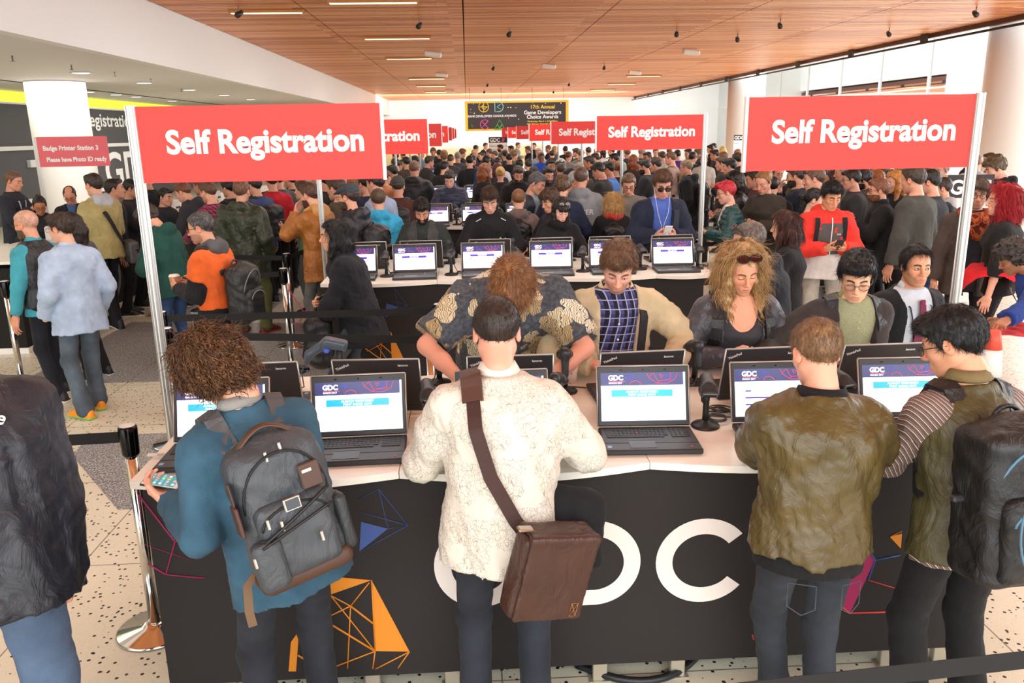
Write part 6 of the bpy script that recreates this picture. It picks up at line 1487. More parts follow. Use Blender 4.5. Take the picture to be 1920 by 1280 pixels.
# -- walkway queue
R = person('person in a turquoise shirt, black vest and glasses', ('px', 42, 395, 7.1), 68, {'hp': 8, 'hy': 6, 'w': 1.02, 'R': 'sides', 'L': 'sides', 'feet': ((.12, .1, 0, -6), (-.11, -.12, 0, 6))}, top=(cloth('#202226', 'nylon'), {'off': .034, 'hem': -.06, 'sleeve': None, 'sleeveL': None}, 'vest'), inner=(cloth('#45a3b4'), {'off': .014, 'hem': -.14}), pants=(cloth('#1d2029', 'denim'), {}), hair=('buzz', '#c99b84'), brow='#3a2a20', tone='#dca183', stub=.0, beard='#5a4030', lod=0, specs=('specs', '#17171a', clear_lens())); collar(R, [cloth('#45a3b4')], 'shirt')
R = person('person in a light blue shirt, grey jeans and bright orange sneakers', ('px', 108, 400, 6.55), 52, {'hp': 6, 'hy': 22, 'w': 1.02, 'R': 'pocket', 'L': 'pocket', 'feet': ((.1, .1, 0, -10), (-.1, -.06, 0, 10))}, top=(cloth('#a9bed8'), {'off': .026, 'hem': -.2, 'flare': .02, 'sleeve': .9, 'wr': .006}, 'shirt'), pants=(cloth('#55626f', 'denim'), {'off': .008, 'hemr': .06}), hair=('short', '#3b2c24', dict(n=2500, ln=.03, wd=.0011, lift=.1, segs=3)), tone='#e0ab90', lod=0, shoes=('#f39a1f', '#8fc46a'), specs=('specs', '#8a8078', clear_lens())); collar(R, [cloth('#b2c4da')], 'shirt')
person('person in grey sleeves just behind the light blue shirt', ('px', 128, 400, 7.5), 75, {'sex': 'f', 'hp': 10, 'arms': 'sides'}, top=(cloth('#55565c'), {'off': .02}, 'sweater'), pants=(BLKP, {}), hair=('long', '#241917'), tone='#d9a78d')
R = person('person in a khaki jacket with a grey hood and crossbody bag', ('px', 172, 326, 9.9), 60, {'hp': 4, 'arms': 'hold', 'w': 1.05, 'feet': ((.1, .14, 0, 0), (-.1, -.14, 0, 0, 14))}, top=(cloth('#b0a36e'), {'off': .032, 'hem': -.15, 'wr': .006}, 'jacket'), pants=(cloth('#1b1e27', 'denim'), {}), hair=('short', '#2e211b'), tone='#dba489', lod=0, shoes=('#16161a', '#e9e6df'))
B = Blob(); po = R.po; B.ell(po.tp(0, -.085, .48), (.12, .06, .085), k=.03)
for s in (1, -1): B.cap(po.tp(s*.06, -.05, .54), po.tp(s*.085, .05, .49), .034, .026, k=.03)
v, q = B.mesh(.012, ripple(3, .005, 30)); link('hood', np_mesh('hood', v, q), cloth('#b9bcc2'), R.root)
o = world_obj(R, 'crossbody_bag', 'grey crossbody bag worn over the khaki jacket with the grey hood', 'bag'); pts, ns = strap_path(po, [(-.1, .44, .7), (-.1, .47, -.3), (-.06, .36, -1), (.04, .16, -1), (.14, .0, -1)], .045, 20); m = MB(); m.add(*ribbon(pts, ns, .045, .005)); m.build('strap', M('#1a1a1c', .7), o)
B = Blob(); B.rbox(po.tp(.2, -.16, -.10), (.12, .30, .26), .03, rotm('Z', -25), k=.01); v, q = B.mesh(.013, ripple(3, .003, 25)); link('bag_body', np_mesh('bb', v, q), cloth('#4a4b4c', 'nylon'), o)
R = person('person in a dark green hoodie bowed over a phone behind the sign post', ('px', 272, 387, 7.9), 70, {'hp': 40, 'lean': 8, 'bend': .05, 'arms': 'phone'}, top=(cloth('#1f4d45'), {'off': .036, 'hem': -.17, 'hood': True, 'wr': .006}, 'hoodie'), pants=(cloth('#34507c', 'denim'), {}), hair=('messy', '#33231b'), tone='#e0a88e', stub=.4, lod=0); phone(R, 'black phone held by the dark green hoodie wearer')
R = person('person in an orange and black jacket holding a coffee cup', ('px', 374, 399, 6.35), 78, {'hp': 10, 'hy': 6, 'R': ((.17, .26, 1.12), 'phone', (-.8, .1, .5), (.6, -.5, -.8)), 'L': ((-.05, .30, 1.12), 'phone', (.8, .1, .5), (-.6, -.5, -.8))}, top=(cloth('#e2662a'), {'off': .032, 'hem': .02, 'sleeve': -.45, 'wr': .005}, 'jacket'), inner=(cloth('#1b1c20'), {'off': .029, 'hem': -.12, 'aoff': .026}, 'jacket_lower'), pants=(cloth('#17181b'), {}), hair=('crew', '#3c3a3a', dict(n=3000, ln=.014, wd=.0008, lift=.4, segs=2), '#8d8a88'), tone='#d7a183', stub=.4, lod=0, specs=('specs', '#151517', clear_lens()), shoes=('#1a1a1c', '#dddddd')); F = R
B = Blob(); po = R.po; B.ell(po.tp(0, -.08, .50), (.12, .06, .07), k=.03)
for s in (1, -1): B.cap(po.tp(s*.06, -.05, .55), po.tp(s*.085, .05, .50), .032, .026, k=.03)
v, q = B.mesh(.011, ripple(3, .005, 30)); link('hood', np_mesh('hood', v, q), cloth('#55565a'), R.root)
m = MB(); S, E, W = po.arm[-1]
for sd in (1, -1):
    S, E, W = po.arm[sd]; d = nrm(W-E)
    for f_ in (.72, .82, .92): m.tube([E+(W-E)*f_-d*.006, E+(W-E)*f_+d*.006], .062-.014*f_, 16)
m.build('cuff_stripe', M('#cfcfcf', .7), R.root)
backpack(R, 'black backpack with grey piping on the orange and black jacket', cloth('#1f2022', 'nylon'), (.31, .19, .47), .12, trim=M('#7b7b7c', .6))
W = (po.arm[1][2]+po.arm[-1][2])/2+po.hand[1][1]*.1+V(.0, .0, -.0); wc = R.world(W); o = cup(wc[0], wc[1], 'brown takeaway coffee cup held by the orange jacket wearer', '#b5885c', '#efe6da', z=wc[2]-.03)
R = person('person seen from behind in a dark green hooded parka and olive trousers', ('px', 452, 338, 9.3), -6, {'hp': 6, 'w': 1.12, 'wd': 1.1, 'arms': 'pocket', 'feet': ((.15, .02, 0, -25), (-.12, .0, 0, 6))}, top=(cloth('#303626', 'nylon'), {'off': .055, 'hem': -.24, 'hood': True, 'wr': .010}, 'parka'), pants=(cloth('#5f6238'), {'off': .01}), hair=('short', '#6d4c38'), tone='#dba58c', lod=0, shoes=('#5a1f1d', '#b9362f'))
person('person in a magenta plaid shirt with a small bag strap facing the badge desk', ('px', 387, 341, 9.8), 62, {'hp': 14, 'arms': 'type'}, top=(cloth('#a1355c', 'plaid', '#4c1c38', '#c96d8c'), {'off': .026, 'hem': -.17}, 'shirt'), pants=(cloth('#2a3a5a', 'denim'), {}), hair=('short', '#5a3d2c'), tone='#e0a990', lod=0, stub=.3)
person('person in a charcoal hooded jacket stooping towards the badge desk', ('px', 340, 343, 10.6), 80, {'hp': 24, 'lean': 10, 'arms': 'type'}, top=(cloth('#33343a'), {'off': .028, 'hood': True}, 'jacket'), pants=(BLKP, {}), hair=('short', '#6a4128'), tone='#dda68c')
R = person('person in a tan brown hooded jacket with a hand at the chin', ('px', 578, 344, 9.1), 62, {'hp': 12, 'R': 'sides', 'L': 'chin', 'w': 1.02}, top=(cloth('#a8692c', 'nylon'), {'off': .035, 'hem': -.22, 'wr': .007}, 'jacket'), pants=(cloth('#6f6f6d'), {}), hair=('short', '#4b3022'), tone='#dda58a', beard='#4b3022', lod=0, shoes=('#141416', '#dedbd2'))
B = Blob(); po = R.po; B.ell(po.tp(0, -.085, .49), (.125, .06, .085), k=.03)
for s in (1, -1): B.cap(po.tp(s*.06, -.05, .55), po.tp(s*.085, .05, .50), .034, .028, k=.03)
v, q = B.mesh(.012, ripple(3, .005, 30)); link('hood', np_mesh('hood', v, q), cloth('#c9955a'), R.root)
R = person('person in a green zip sweater holding a takeaway cup beyond the tan jacket', ('px', 566, 339, 10.3), 70, {'hp': 0, 'arms': 'hold'}, top=(cloth('#5c8a72'), {'off': .026}, 'sweater'), pants=(cloth('#5a5a5c'), {}), hair=('short', '#4b382b'), tone='#e0ad92')
R.pin = True; W = (R.po.arm[1][2]+R.po.arm[-1][2])/2+R.po.hand[1][1]*.09; wc = R.world(W); cup(wc[0], wc[1], 'dark takeaway cup held by the green sweater wearer', '#3b3a38', '#222222', z=wc[2]-.04)
R = person('person in a flat cap and glasses with a black jacket and backpack', ('px', 650, 346, 8.7), 68, {'hp': 4, 'w': 1.05, 'arms': 'strap'}, top=(cloth('#24252a', 'nylon'), {'off': .036, 'hem': -.18, 'hood': True, 'wr': .007}, 'jacket'), pants=(cloth('#222a3a', 'denim'), {}), hair=('short', '#3a2c24'), hat=('flat', '#3d4349'), tone='#dba287', lod=0, specs=('specs', '#1a1a1c', clear_lens()), beard='#4a382c')
backpack(R, 'black backpack on the flat cap wearer', cloth('#2a2b2e', 'nylon'), (.31, .18, .46), .14)
R = person('person in a long black coat digging in a black bag', ('px', 622, 414, 6.3), 98, {'hp': 4, 'lean': 9, 'bend': .03, 'w': 1.05, 'drop': .04, 'R': ((.05, .30, 1.0), 'fist', (-1, 0, 0), (.6, -.6, -.4)), 'L': ((-.1, .34, .80), 'relax', (1, 0, 0), (-.6, -.5, -.3)), 'feet': ((.12, -.12, 0, -6), (-.1, .22, 0, 8))}, top=(cloth('#1c1e25'), {'off': .04, 'hem': -.26, 'flare': .03, 'sleeve': .45, 'wr': .007, 'bunch': True}, 'coat'), pants=(cloth('#4b5058', 'denim'), {'off': .004}), hair=('shoulder', '#0f0f11', dict(n=2600, ln=.10, wd=.0012, lift=.0, segs=5)), tone='#dba887', lod=0, shoes=('#1a1a1c', '#cccccc'))
c = R.world(V(-.02, .34, .70)); o = thing('tote_bag', 'large slouchy black bag held by the long black coat wearer', 'bag', c, R.yaw)
B = Blob(); B.rbox((0, 0, 0), (.30, .20, .40), .07, k=.03); B.ell((0, .0, -.12), (.17, .13, .13), k=.06); v, q = B.mesh(.011, ripple(4, .01, 22)); link('bag_body', np_mesh('bb', v, q), cloth('#17181b', 'nylon'), o)
m = MB(); m.tube([(-.02, .02, .19), (0, 0, .3), (.06, -.05, .33), (.1, -.05, .2)], .012, 6); m.build('handle', cloth('#17181b', 'nylon'), o); m = MB(); m.lathe([(.016, 0), (.02, .006)], (.13, -.06, .0), 14); m.build('pin_badge', M('#c23a3a', .4), o)
R = person('person seen from behind in a bright blue hooded sweatshirt with a red bag', ('px', 708, 354, 8.75), 8, {'hp': 4, 'arms': 'type', 'w': 1.03}, top=(cloth('#42b4e2'), {'off': .034, 'hem': -.12, 'hood': True, 'wr': .007}, 'hoodie'), pants=(cloth('#2a3550', 'denim'), {}), hair=('crew', '#5a4836', dict(n=2500, ln=.014, wd=.0008, lift=.4, segs=2)), tone='#e3ab93', lod=0)
o = world_obj(R, 'shoulder_bag', 'dark red leather bag on the person in the bright blue sweatshirt', 'bag'); B = Blob(); B.rbox(R.po.tp(-.02, -.20, -.04), (.34, .10, .24), .03, k=.01); v, q = B.mesh(.014); link('bag_body', np_mesh('bb', v, q), cloth('#8e3730', 'leather'), o); pts, ns = strap_path(R.po, [(-.09, .40, .8), (-.1, .47, 0), (-.13, .3, -1), (-.15, .02, -1)], .045, 16); m = MB(); m.add(*ribbon(pts, ns, .035, .005)); m.build('strap', cloth('#9a4a34', 'leather'), o)
# -- people on the far side of the second counter row
R = person('person in a grey vest over a dark speckled shirt, second counter row', ('px', 790, 374, 8.0), 176, {'hp': 34, 'lean': 8, 'hy': 4, 'arms': 'type', 'w': 1.04}, top=(cloth('#4a4b4c'), {'off': .03, 'hem': -.15, 'open': (.03, .06), 'sleeve': None, 'sleeveL': None}, 'vest'), inner=(cloth('#22282a', 'heather', '#39423f'), {'off': .014, 'aoff': .024}), pants=(BLKP, {}), hair=('short', '#19130f', dict(n=2500, ln=.035, wd=.0012, lift=.05, segs=3)), tone='#d9a084', beard='#1f1814', lod=0)
R = person('person in a black jacket with a yellow zip pocket', ('px', 918, 352, 8.0), 184, {'hp': 30, 'lean': 6, 'hy': -6, 'arms': 'type', 'w': 1.05}, top=(cloth('#191a1c'), {'off': .03, 'hem': -.15, 'wr': .006}, 'jacket'), pants=(BLKP, {}), hair=('short', '#3f2c20', dict(n=3000, ln=.05, wd=.0012, lift=.04, segs=4)), tone='#e6b39c', lod=0)
collar(R, [cloth('#191a1c')], 'stand', z=.49, off=.03); strip(R, M('#d9dd3e', .5), -.09, -.09, .16, .28, .034, .012, 'pocket_zip'); strip(R, M('#d8d8d8', .4), .15, .10, .44, .47, .03, .008, 'piping'); strip(R, M('#d8d8d8', .4), -.15, -.10, .44, .47, .03, .008, 'piping'); chest_text(R, 'POLO', -.14, .25, .03, M('#e9e9d8', .6), .036, 1, .03, 'lettering')
R = person('person in a thick black scarf with sunglasses pushed up', ('px', 1052, 373, 7.95), 186, {'sex': 'f', 'hp': 24, 'lean': 8, 'hy': 8, 'arms': 'type'}, top=(cloth('#1a1a1d'), {'off': .034, 'hem': -.2, 'wr': .007}, 'coat'), pants=(BLKP, {}), hair=('bob', '#1b1413'), tone='#e9b9a4', lod=0, specs=('headtop', '#151110', DARKLENS()))
B = Blob(); n0 = R.po.tp(0, .0, .50)
for a in np.linspace(0, 2*PI, 13)[:-1]: B.ell(n0+V(.085*math.cos(a), .085*math.sin(a)+.01, .012*math.sin(2*a)), (.05, .05, .055), k=.03)
v, q = B.mesh(.01, ripple(3, .006, 40)); link('scarf', np_mesh('sc', v, q), cloth('#141416', 'knit'), R.root)
R = person('person in a navy blazer with white earphones and sunglasses typing on a phone', ('px', 1243, 321, 8.0), 180, {'hp': 24, 'lean': 2, 'arms': 'phone', 'w': 1.08}, top=(cloth('#20283c'), {'off': .034, 'hem': -.22, 'open': (.07, .09), 'wr': .006}, 'blazer'), inner=(cloth('#4b68ba'), {'off': .012, 'hem': -.22, 'sleeve': None, 'sleeveL': None, 'wr': .003}), pants=(cloth('#232936'), {}), hair=('quiff', '#5d432f', dict(n=3000, ln=.035, wd=.0011, lift=.2, segs=3)), tone='#e0a790', lod=0, specs=('dark', '#241a16', DARKLENS()), stub=.2)
collar(R, [cloth('#5f7fcb')], 'shirt', z=.49, off=.006); phone(R, 'white cased phone held by the navy blazer wearer', True, '#e9e9e9')
for s in (1, -1):
    m = MB(); Rr, C = R.po.head_xf(); e = C+Rr @ V(s*.082, .0, -.01); m.tube([e, e+V(-s*.01, .02, -.08), R.po.surf(s*.05, .40, 1, .03), R.po.surf(s*.012, .28, 1, .03), R.po.surf(0, .12, 1, .03)], .0022, 5); m.build('earphone_cable', M('#f2f2f2', .4), R.root)
strip(R, cloth('#39434d'), -.135, -.13, .12, .42, .05, .05, 'bag_strap')
person('person in a plum grey jacket in profile next to the black scarf', ('px', 1030, 357, 8.9), 120, {'hp': 16, 'arms': 'type'}, top=(cloth('#2a2530'), {'off': .03}, 'jacket'), pants=(BLKP, {}), hair=('messy', '#4d3524', dict(n=2500, ln=.03, wd=.0014, curl=4, lift=.3, segs=4)), tone='#e0a88a', lod=0)
R = person('person in a navy quilted puffer jacket looking down at the third counter', ('px', 842, 321, 12.25), 170, {'hp': 32, 'hy': 6, 'arms': 'type', 'w': 1.04}, top=(cloth('#2c3550', 'nylon'), {'off': .04, 'hem': -.16, 'quilt': .075, 'wr': .003}, 'puffer_jacket'), pants=(BLKP, {}), hair=('short', '#241a15'), tone='#e8b7a4', lod=0); collar(R, [cloth('#56719f', 'nylon')], 'stand', z=.49, off=.035)
R = person('person seen from behind in a mauve hoodie and black backpack', ('px', 972, 355, 9.4), -4, {'hp': 8, 'arms': 'type'}, top=(cloth('#7b6863'), {'off': .034, 'hood': True, 'wr': .006}, 'hoodie'), pants=(BLKP, {}), hair=('crew', '#8a633f', dict(n=2500, ln=.014, wd=.0008, lift=.4, segs=2)), tone='#e5b097', lod=0); backpack(R, 'black backpack worn over the mauve hooded jacket', cloth('#222326', 'nylon'), (.3, .17, .46), .18)
R = person('person seen from behind in a black coat and red scarf', ('px', 1150, 362, 9.2), -8, {'sex': 'f', 'hp': 10, 'arms': 'type', 'w': 1.08}, top=(cloth('#18181a'), {'off': .034, 'hem': -.2}, 'coat'), pants=(BLKP, {}), hair=('long', '#c79a5a', dict(n=3000, ln=.12, wd=.0015, lift=.02, segs=5), '#ecd09a'), tone='#e5b097', lod=0); backpack(R, 'slim black backpack below the red scarf', cloth('#1a1a1c', 'leather'), (.26, .14, .36), .2)
B = Blob(); n0 = R.po.tp(0, -.01, .50)
for a in np.linspace(0, 2*PI, 13)[:-1]: B.ell(n0+V(.088*math.cos(a), .085*math.sin(a), .012*math.sin(2*a)), (.045, .045, .05), k=.03)
v, q = B.mesh(.01, ripple(3, .006, 40)); link('scarf', np_mesh('sc', v, q), cloth('#c22f34', 'knit'), R.root)
R = person('person in a grey knit beanie and maroon sweater seen from behind', ('px', 746, 332, 10.4), 0, {'hp': 8, 'arms': 'type'}, top=(cloth('#5a3733'), {'off': .03}, 'sweater'), pants=(BLKP, {}), hat=('beanie', '#50534f'), hair=('crew', '#4a3a30'), tone='#d99f86'); backpack(R, 'dark grey flat backpack over the maroon sweater', cloth('#37383a', 'nylon'), (.3, .12, .4), .2, pockets=1)
R = person('person in a black hooded jacket with an orange bag seen from behind', ('px', 777, 301, 12.9), -12, {'hp': 6, 'arms': 'type', 'w': 1.15}, top=(cloth('#1c1f25', 'nylon'), {'off': .045, 'hem': -.2, 'hood': True}, 'jacket'), pants=(BLKP, {}), hair=('buzz', '#7a5a48'), tone='#d69d85')
o = world_obj(R, 'shoulder_bag', 'orange leather bag hanging by the black hooded jacket', 'bag'); B = Blob(); B.rbox(R.po.tp(.15, -.16, .0), (.3, .1, .2), .03, rotm('Y', 20), k=.01); v, q = B.mesh(.018); link('bag_body', np_mesh('bb', v, q), cloth('#c9602c', 'leather'), o)
R = person('person in an open navy rain jacket leaning at a counter', ('px', 1008, 325, 9.9), -120, {'hp': 24, 'lean': 12, 'arms': 'type'}, top=(cloth('#2b3644', 'nylon'), {'off': .035, 'open': (.05, .08)}, 'rain_jacket'), inner=(cloth('#9fb0c0', 'knit'), {'off': .01, 'sleeve': None, 'sleeveL': None}), pants=(BLKP, {}), hair=('short', '#5b5d60'), tone='#dca68c', lod=0)
R = person('person in a navy sweater seen from behind beside the grey varsity hoodie', ('px', 1055, 332, 9.7), -20, {'hp': 16, 'lean': 8, 'arms': 'type', 'w': 1.14}, top=(cloth('#222c44'), {'off': .032, 'hem': -.14}, 'sweater'), pants=(cloth('#5a6f8d', 'denim'), {}), hair=('messy', '#5a4330'), tone='#dfa98e', lod=0); collar(R, [cloth('#26324d')], 'shirt')
R = person('person in a grey varsity hoodie with red U lettering seen from behind', ('px', 1090, 313, 10.3), -14, {'hp': 4, 'arms': 'type', 'w': 1.08}, top=(cloth('#8f949a'), {'off': .036, 'hem': -.18, 'hood': True}, 'hoodie'), pants=(BLKP, {}), hair=('crew', '#5c463b'), tone='#d9a28a', lod=0); chest_text(R, 'GAMER', .03, .27, .08, M('#e9e9ea', .6), .046, -1, .02, 'lettering'); chest_text(R, 'U', .03, .06, .24, M('#b8283a', .6), .046, -1, .03, 'lettering')
# -- the queue on the window side
R = person('person in a red, grey and white hooded jacket typing on a phone', ('px', 1563, 343, 7.3), 176, {'hp': 22, 'hy': 4, 'w': 1.08, 'arms': 'phone'}, top=(cloth('#e2382f'), {'off': .036, 'hem': .16, 'hood': True, 'wr': .006}, 'jacket'), inner=(cloth('#d9d7d5'), {'off': .034, 'hem': -.12, 'sleeve': None, 'sleeveL': None, 'ztop': .3}, 'jacket_lower'), pants=(cloth('#a9a69d', 'denim'), {'off': .004}), hair=('quiff', '#101012', dict(n=3000, ln=.03, wd=.0012, lift=.5, segs=3)), tone='#d9a07c', lod=0, shoes=('#222222', '#dddddd')); phone(R, 'black phone held by the red hooded jacket wearer')
m = MB(); po = R.po; n = 16; vs = []
for i in range(n):
    z = .12+.29*i/(n-1); hw = .09+.03*math.sin(i/(n-1)*PI)
    for x in (-hw, -hw/2, 0, hw/2, hw): vs.append(po.surf(x, z, 1, .042))
m.add(vs, [(5*i+j, 5*i+j+1, 5*i+j+6, 5*i+j+5) for i in range(n-1) for j in range(4)], 0, True); m.build('chest_panel', cloth('#5a5859'), R.root)
strip(R, M('#eeeeee', .5), 0, 0, .12, .46, .046, .008, 'zipper'); strip(R, cloth('#242428'), .13, .125, .2, .46, .046, .045, 'bag_strap'); strip(R, cloth('#242428'), -.13, -.125, .2, .46, .046, .045, 'bag_strap'); chest_text(R, 'TNF', -.07, .30, .022, M('#eeeeee', .6), .048, 1, .02, 'lettering')
R = person('person in a black wool coat and glasses holding up a phone', ('px', 1648, 337, 8.6), 70, {'hp': 4, 'arms': 'phonehi', 'w': 1.05}, top=(cloth('#202125'), {'off': .035, 'hem': -.32, 'wr': .006}, 'coat'), pants=(BLKP, {}), hair=('quiff', '#7a4f36'), tone='#e0a88e', beard='#7a4a30', lod=0, specs=('specs', '#1a1a1c', clear_lens())); collar(R, [cloth('#202125')], 'stand', z=.49, off=.03)
R = person('person in a long khaki jacket with crossed arms and a black bag', ('px', 1724, 342, 9.3), 62, {'hp': 2, 'arms': 'cross', 'w': 1.04}, top=(cloth('#8a8068', 'nylon'), {'off': .036, 'hem': -.26, 'hood': True, 'wr': .007}, 'jacket'), pants=(cloth('#28303f', 'denim'), {}), hair=('short', '#5a4334'), tone='#dfa88f', lod=0)
o = world_obj(R, 'sling_bag', 'black sling bag on the back of the khaki jacket', 'bag'); B = Blob(); B.rbox(R.po.tp(.03, -.23, .12), (.24, .11, .34), .045, rotm('Y', 18), k=.01); v, q = B.mesh(.014); link('bag_body', np_mesh('bb', v, q), cloth('#1c1d1f', 'nylon'), o); pts, ns = strap_path(R.po, [(-.13, .2, -1), (-.12, .42, -.6), (-.11, .47, .2), (-.04, .3, 1), (.1, .05, 1)], .06, 20); m = MB(); m.add(*ribbon(pts, ns, .04, .006)); m.build('strap', M('#1a1a1c', .7), o)
R = person('person in a black sweatshirt with a pale grey hood standing by the notice board', ('px', 1766, 333, 9.0), 66, {'hp': 4, 'arms': 'sides', 'w': 1.02}, top=(cloth('#26272b'), {'off': .034, 'hem': -.18}, 'sweatshirt'), pants=(cloth('#3a5a86', 'denim'), {}), hair=('crew', '#2b211c'), tone='#d9a287', stub=.2, lod=0)
B = Blob(); po = R.po; B.ell(po.tp(0, -.08, .49), (.12, .06, .08), k=.03)
for s in (1, -1): B.cap(po.tp(s*.06, -.05, .54), po.tp(s*.085, .05, .49), .034, .026, k=.03)
v, q = B.mesh(.012); link('hood', np_mesh('hood', v, q), cloth('#b5b8bb'), R.root)
R = person('person in a patterned rust scarf and glasses holding a phone low', ('px', 1836, 338, 7.0), 168, {'hp': 4, 'hy': -14, 'R': 'sides', 'L': ((-.12, .28, 1.0), 'phone', (.2, .1, 1), (-.5, -.6, -.7)), 'w': 1.03}, top=(cloth('#4a403b'), {'off': .034, 'hem': -.24, 'open': (.05, .09)}, 'overcoat'), inner=(cloth('#2c303a'), {'off': .014, 'hem': -.2, 'sleeve': None, 'sleeveL': None}), pants=(cloth('#23262e', 'denim'), {}), hair=('messy', '#5f5148', dict(n=2800, ln=.06, wd=.0013, lift=.08, segs=4)), tone='#dba487', stub=.45, lod=0, eye=('#2a1c14',), specs=('specs', '#17171a', clear_lens()))
B = Blob(); n0 = R.po.tp(0, .01, .475)
for a in np.linspace(0, 2*PI, 15)[:-1]: B.ell(n0+V(.10*math.cos(a), .10*math.sin(a)+.02, -.03*max(0, math.sin(a))), (.055, .055, .065), k=.03)
B.ell(R.po.tp(0, .15, .36), (.09, .045, .10), k=.05); v, q = B.mesh(.01, ripple(3, .008, 40)); link('scarf', np_mesh('sc', v, q), cloth('#5a1a16', 'camo', '#b5612c', '#8c2b20'), R.root); phone(R, 'dark phone held low by the rust scarf wearer', False, sd=-1)
R = person('person in a black cardigan and bright red skirt', ('px', 1882, 348, 6.7), 50, {'sex': 'f', 'hp': 2, 'hy': 20, 'w': 1.12, 'R': 'sides', 'L': 'sides'}, top=(cloth('#1a1b1c'), {'off': .022, 'hem': .04, 'sleeve': .35, 'wr': .005}, 'cardigan'), skirt=(cloth('#d2202c'), (-.42, .28)), pants=(cloth('#161618'), {'off': -.012, 'wr': 0}), hair=('long', '#b01524', dict(n=4000, ln=.12, wd=.002, lift=.03, curl=4, segs=6), '#d8404a'), tone='#e5b098', lod=0, shoes=('#151515', '#151515'))
R = person('person in a dark hooded top looking down near the large round column', ('px', 1868, 295, 9.6), 70, {'hp': 24, 'arms': 'phone'}, top=(cloth('#22252b'), {'off': .034, 'hood': True}, 'hoodie'), pants=(BLKP, {}), hair=('messy', '#54452f'), tone='#e3b09a', lod=0)
R = person('person in a royal blue shirt and checked tie leaning over', ('px', 1900, 455, 5.3), 66, {'hp': 28, 'lean': 26, 'bend': .05, 'L': ('w', (2.95, 4.55, .80), 'pinch', (.3, 0, -1), (-.6, -.4, -.3)), 'R': ((.2, .38, .95), 'relax', (-1, 0, 0), (.5, -.6, -.3))}, top=(cloth('#243f88'), {'off': .028, 'hem': -.16, 'wr': .007}, 'shirt'), pants=(cloth('#17181c'), {}), hair=('curly', '#2b221d'), tone='#a87355', lod=0, stub=.2); collar(R, [cloth('#243f88')], 'shirt')
po = R.po; m = MB(); pts = [po.surf(0, z, 1, .05) for z in np.linspace(.45, .0, 10)]; m.add(*ribbon(pts, [po.TR @ V(0, 1, 0)]*10, .06, .006)); m.build('necktie', cloth('#23283c', 'plaid', '#c9c9d2', '#6a3040'), R.root)
W = R.world(po.arm[-1][2]+po.hand[-1][1]*.15); o = thing('paper_cone', 'small cone with a red top held by the royal blue shirt wearer', 'cone', (W[0], W[1], W[2]-.16)); m = MB(); m.lathe([(.075, -.14), (.055, .03)], (0, 0, 0), 20); m.build('cone_body', M('#f0efec', .5), o); m = MB(); m.lathe([(.056, .03), (.035, .15), (.012, .152)], (0, 0, 0), 20); m.build('cone_top', M('#ee5a45', .5), o)
R = person('person in a white tee and teal puffer jacket', ('px', 1361, 341, 8.9), 80, {'sex': 'f', 'hp': 14, 'arms': 'phone'}, top=(cloth('#1d4a4d', 'nylon'), {'off': .034, 'hem': -.12, 'quilt': .06, 'open': (.08, .09), 'wr': .003}, 'puffer_jacket'), inner=(cloth('#e4e2e0'), {'off': .012, 'hem': -.15, 'sleeve': None, 'sleeveL': None}), pants=(BLKP, {}), hair=('quiff', '#b81f30'), tone='#e3b09a', lod=0, specs=('specs', '#333333', clear_lens()))
R = person('person in a slouchy black beanie and black leather jacket', ('px', 1376, 322, 10.2), 70, {'hp': 12, 'arms': 'phone'}, top=(cloth('#1b1918', 'leather'), {'off': .04, 'hem': -.16}, 'leather_jacket'), pants=(BLKP, {}), hair=('long', '#2a201c'), hat=('beanie', '#161618'), tone='#d9a58d', lod=0)
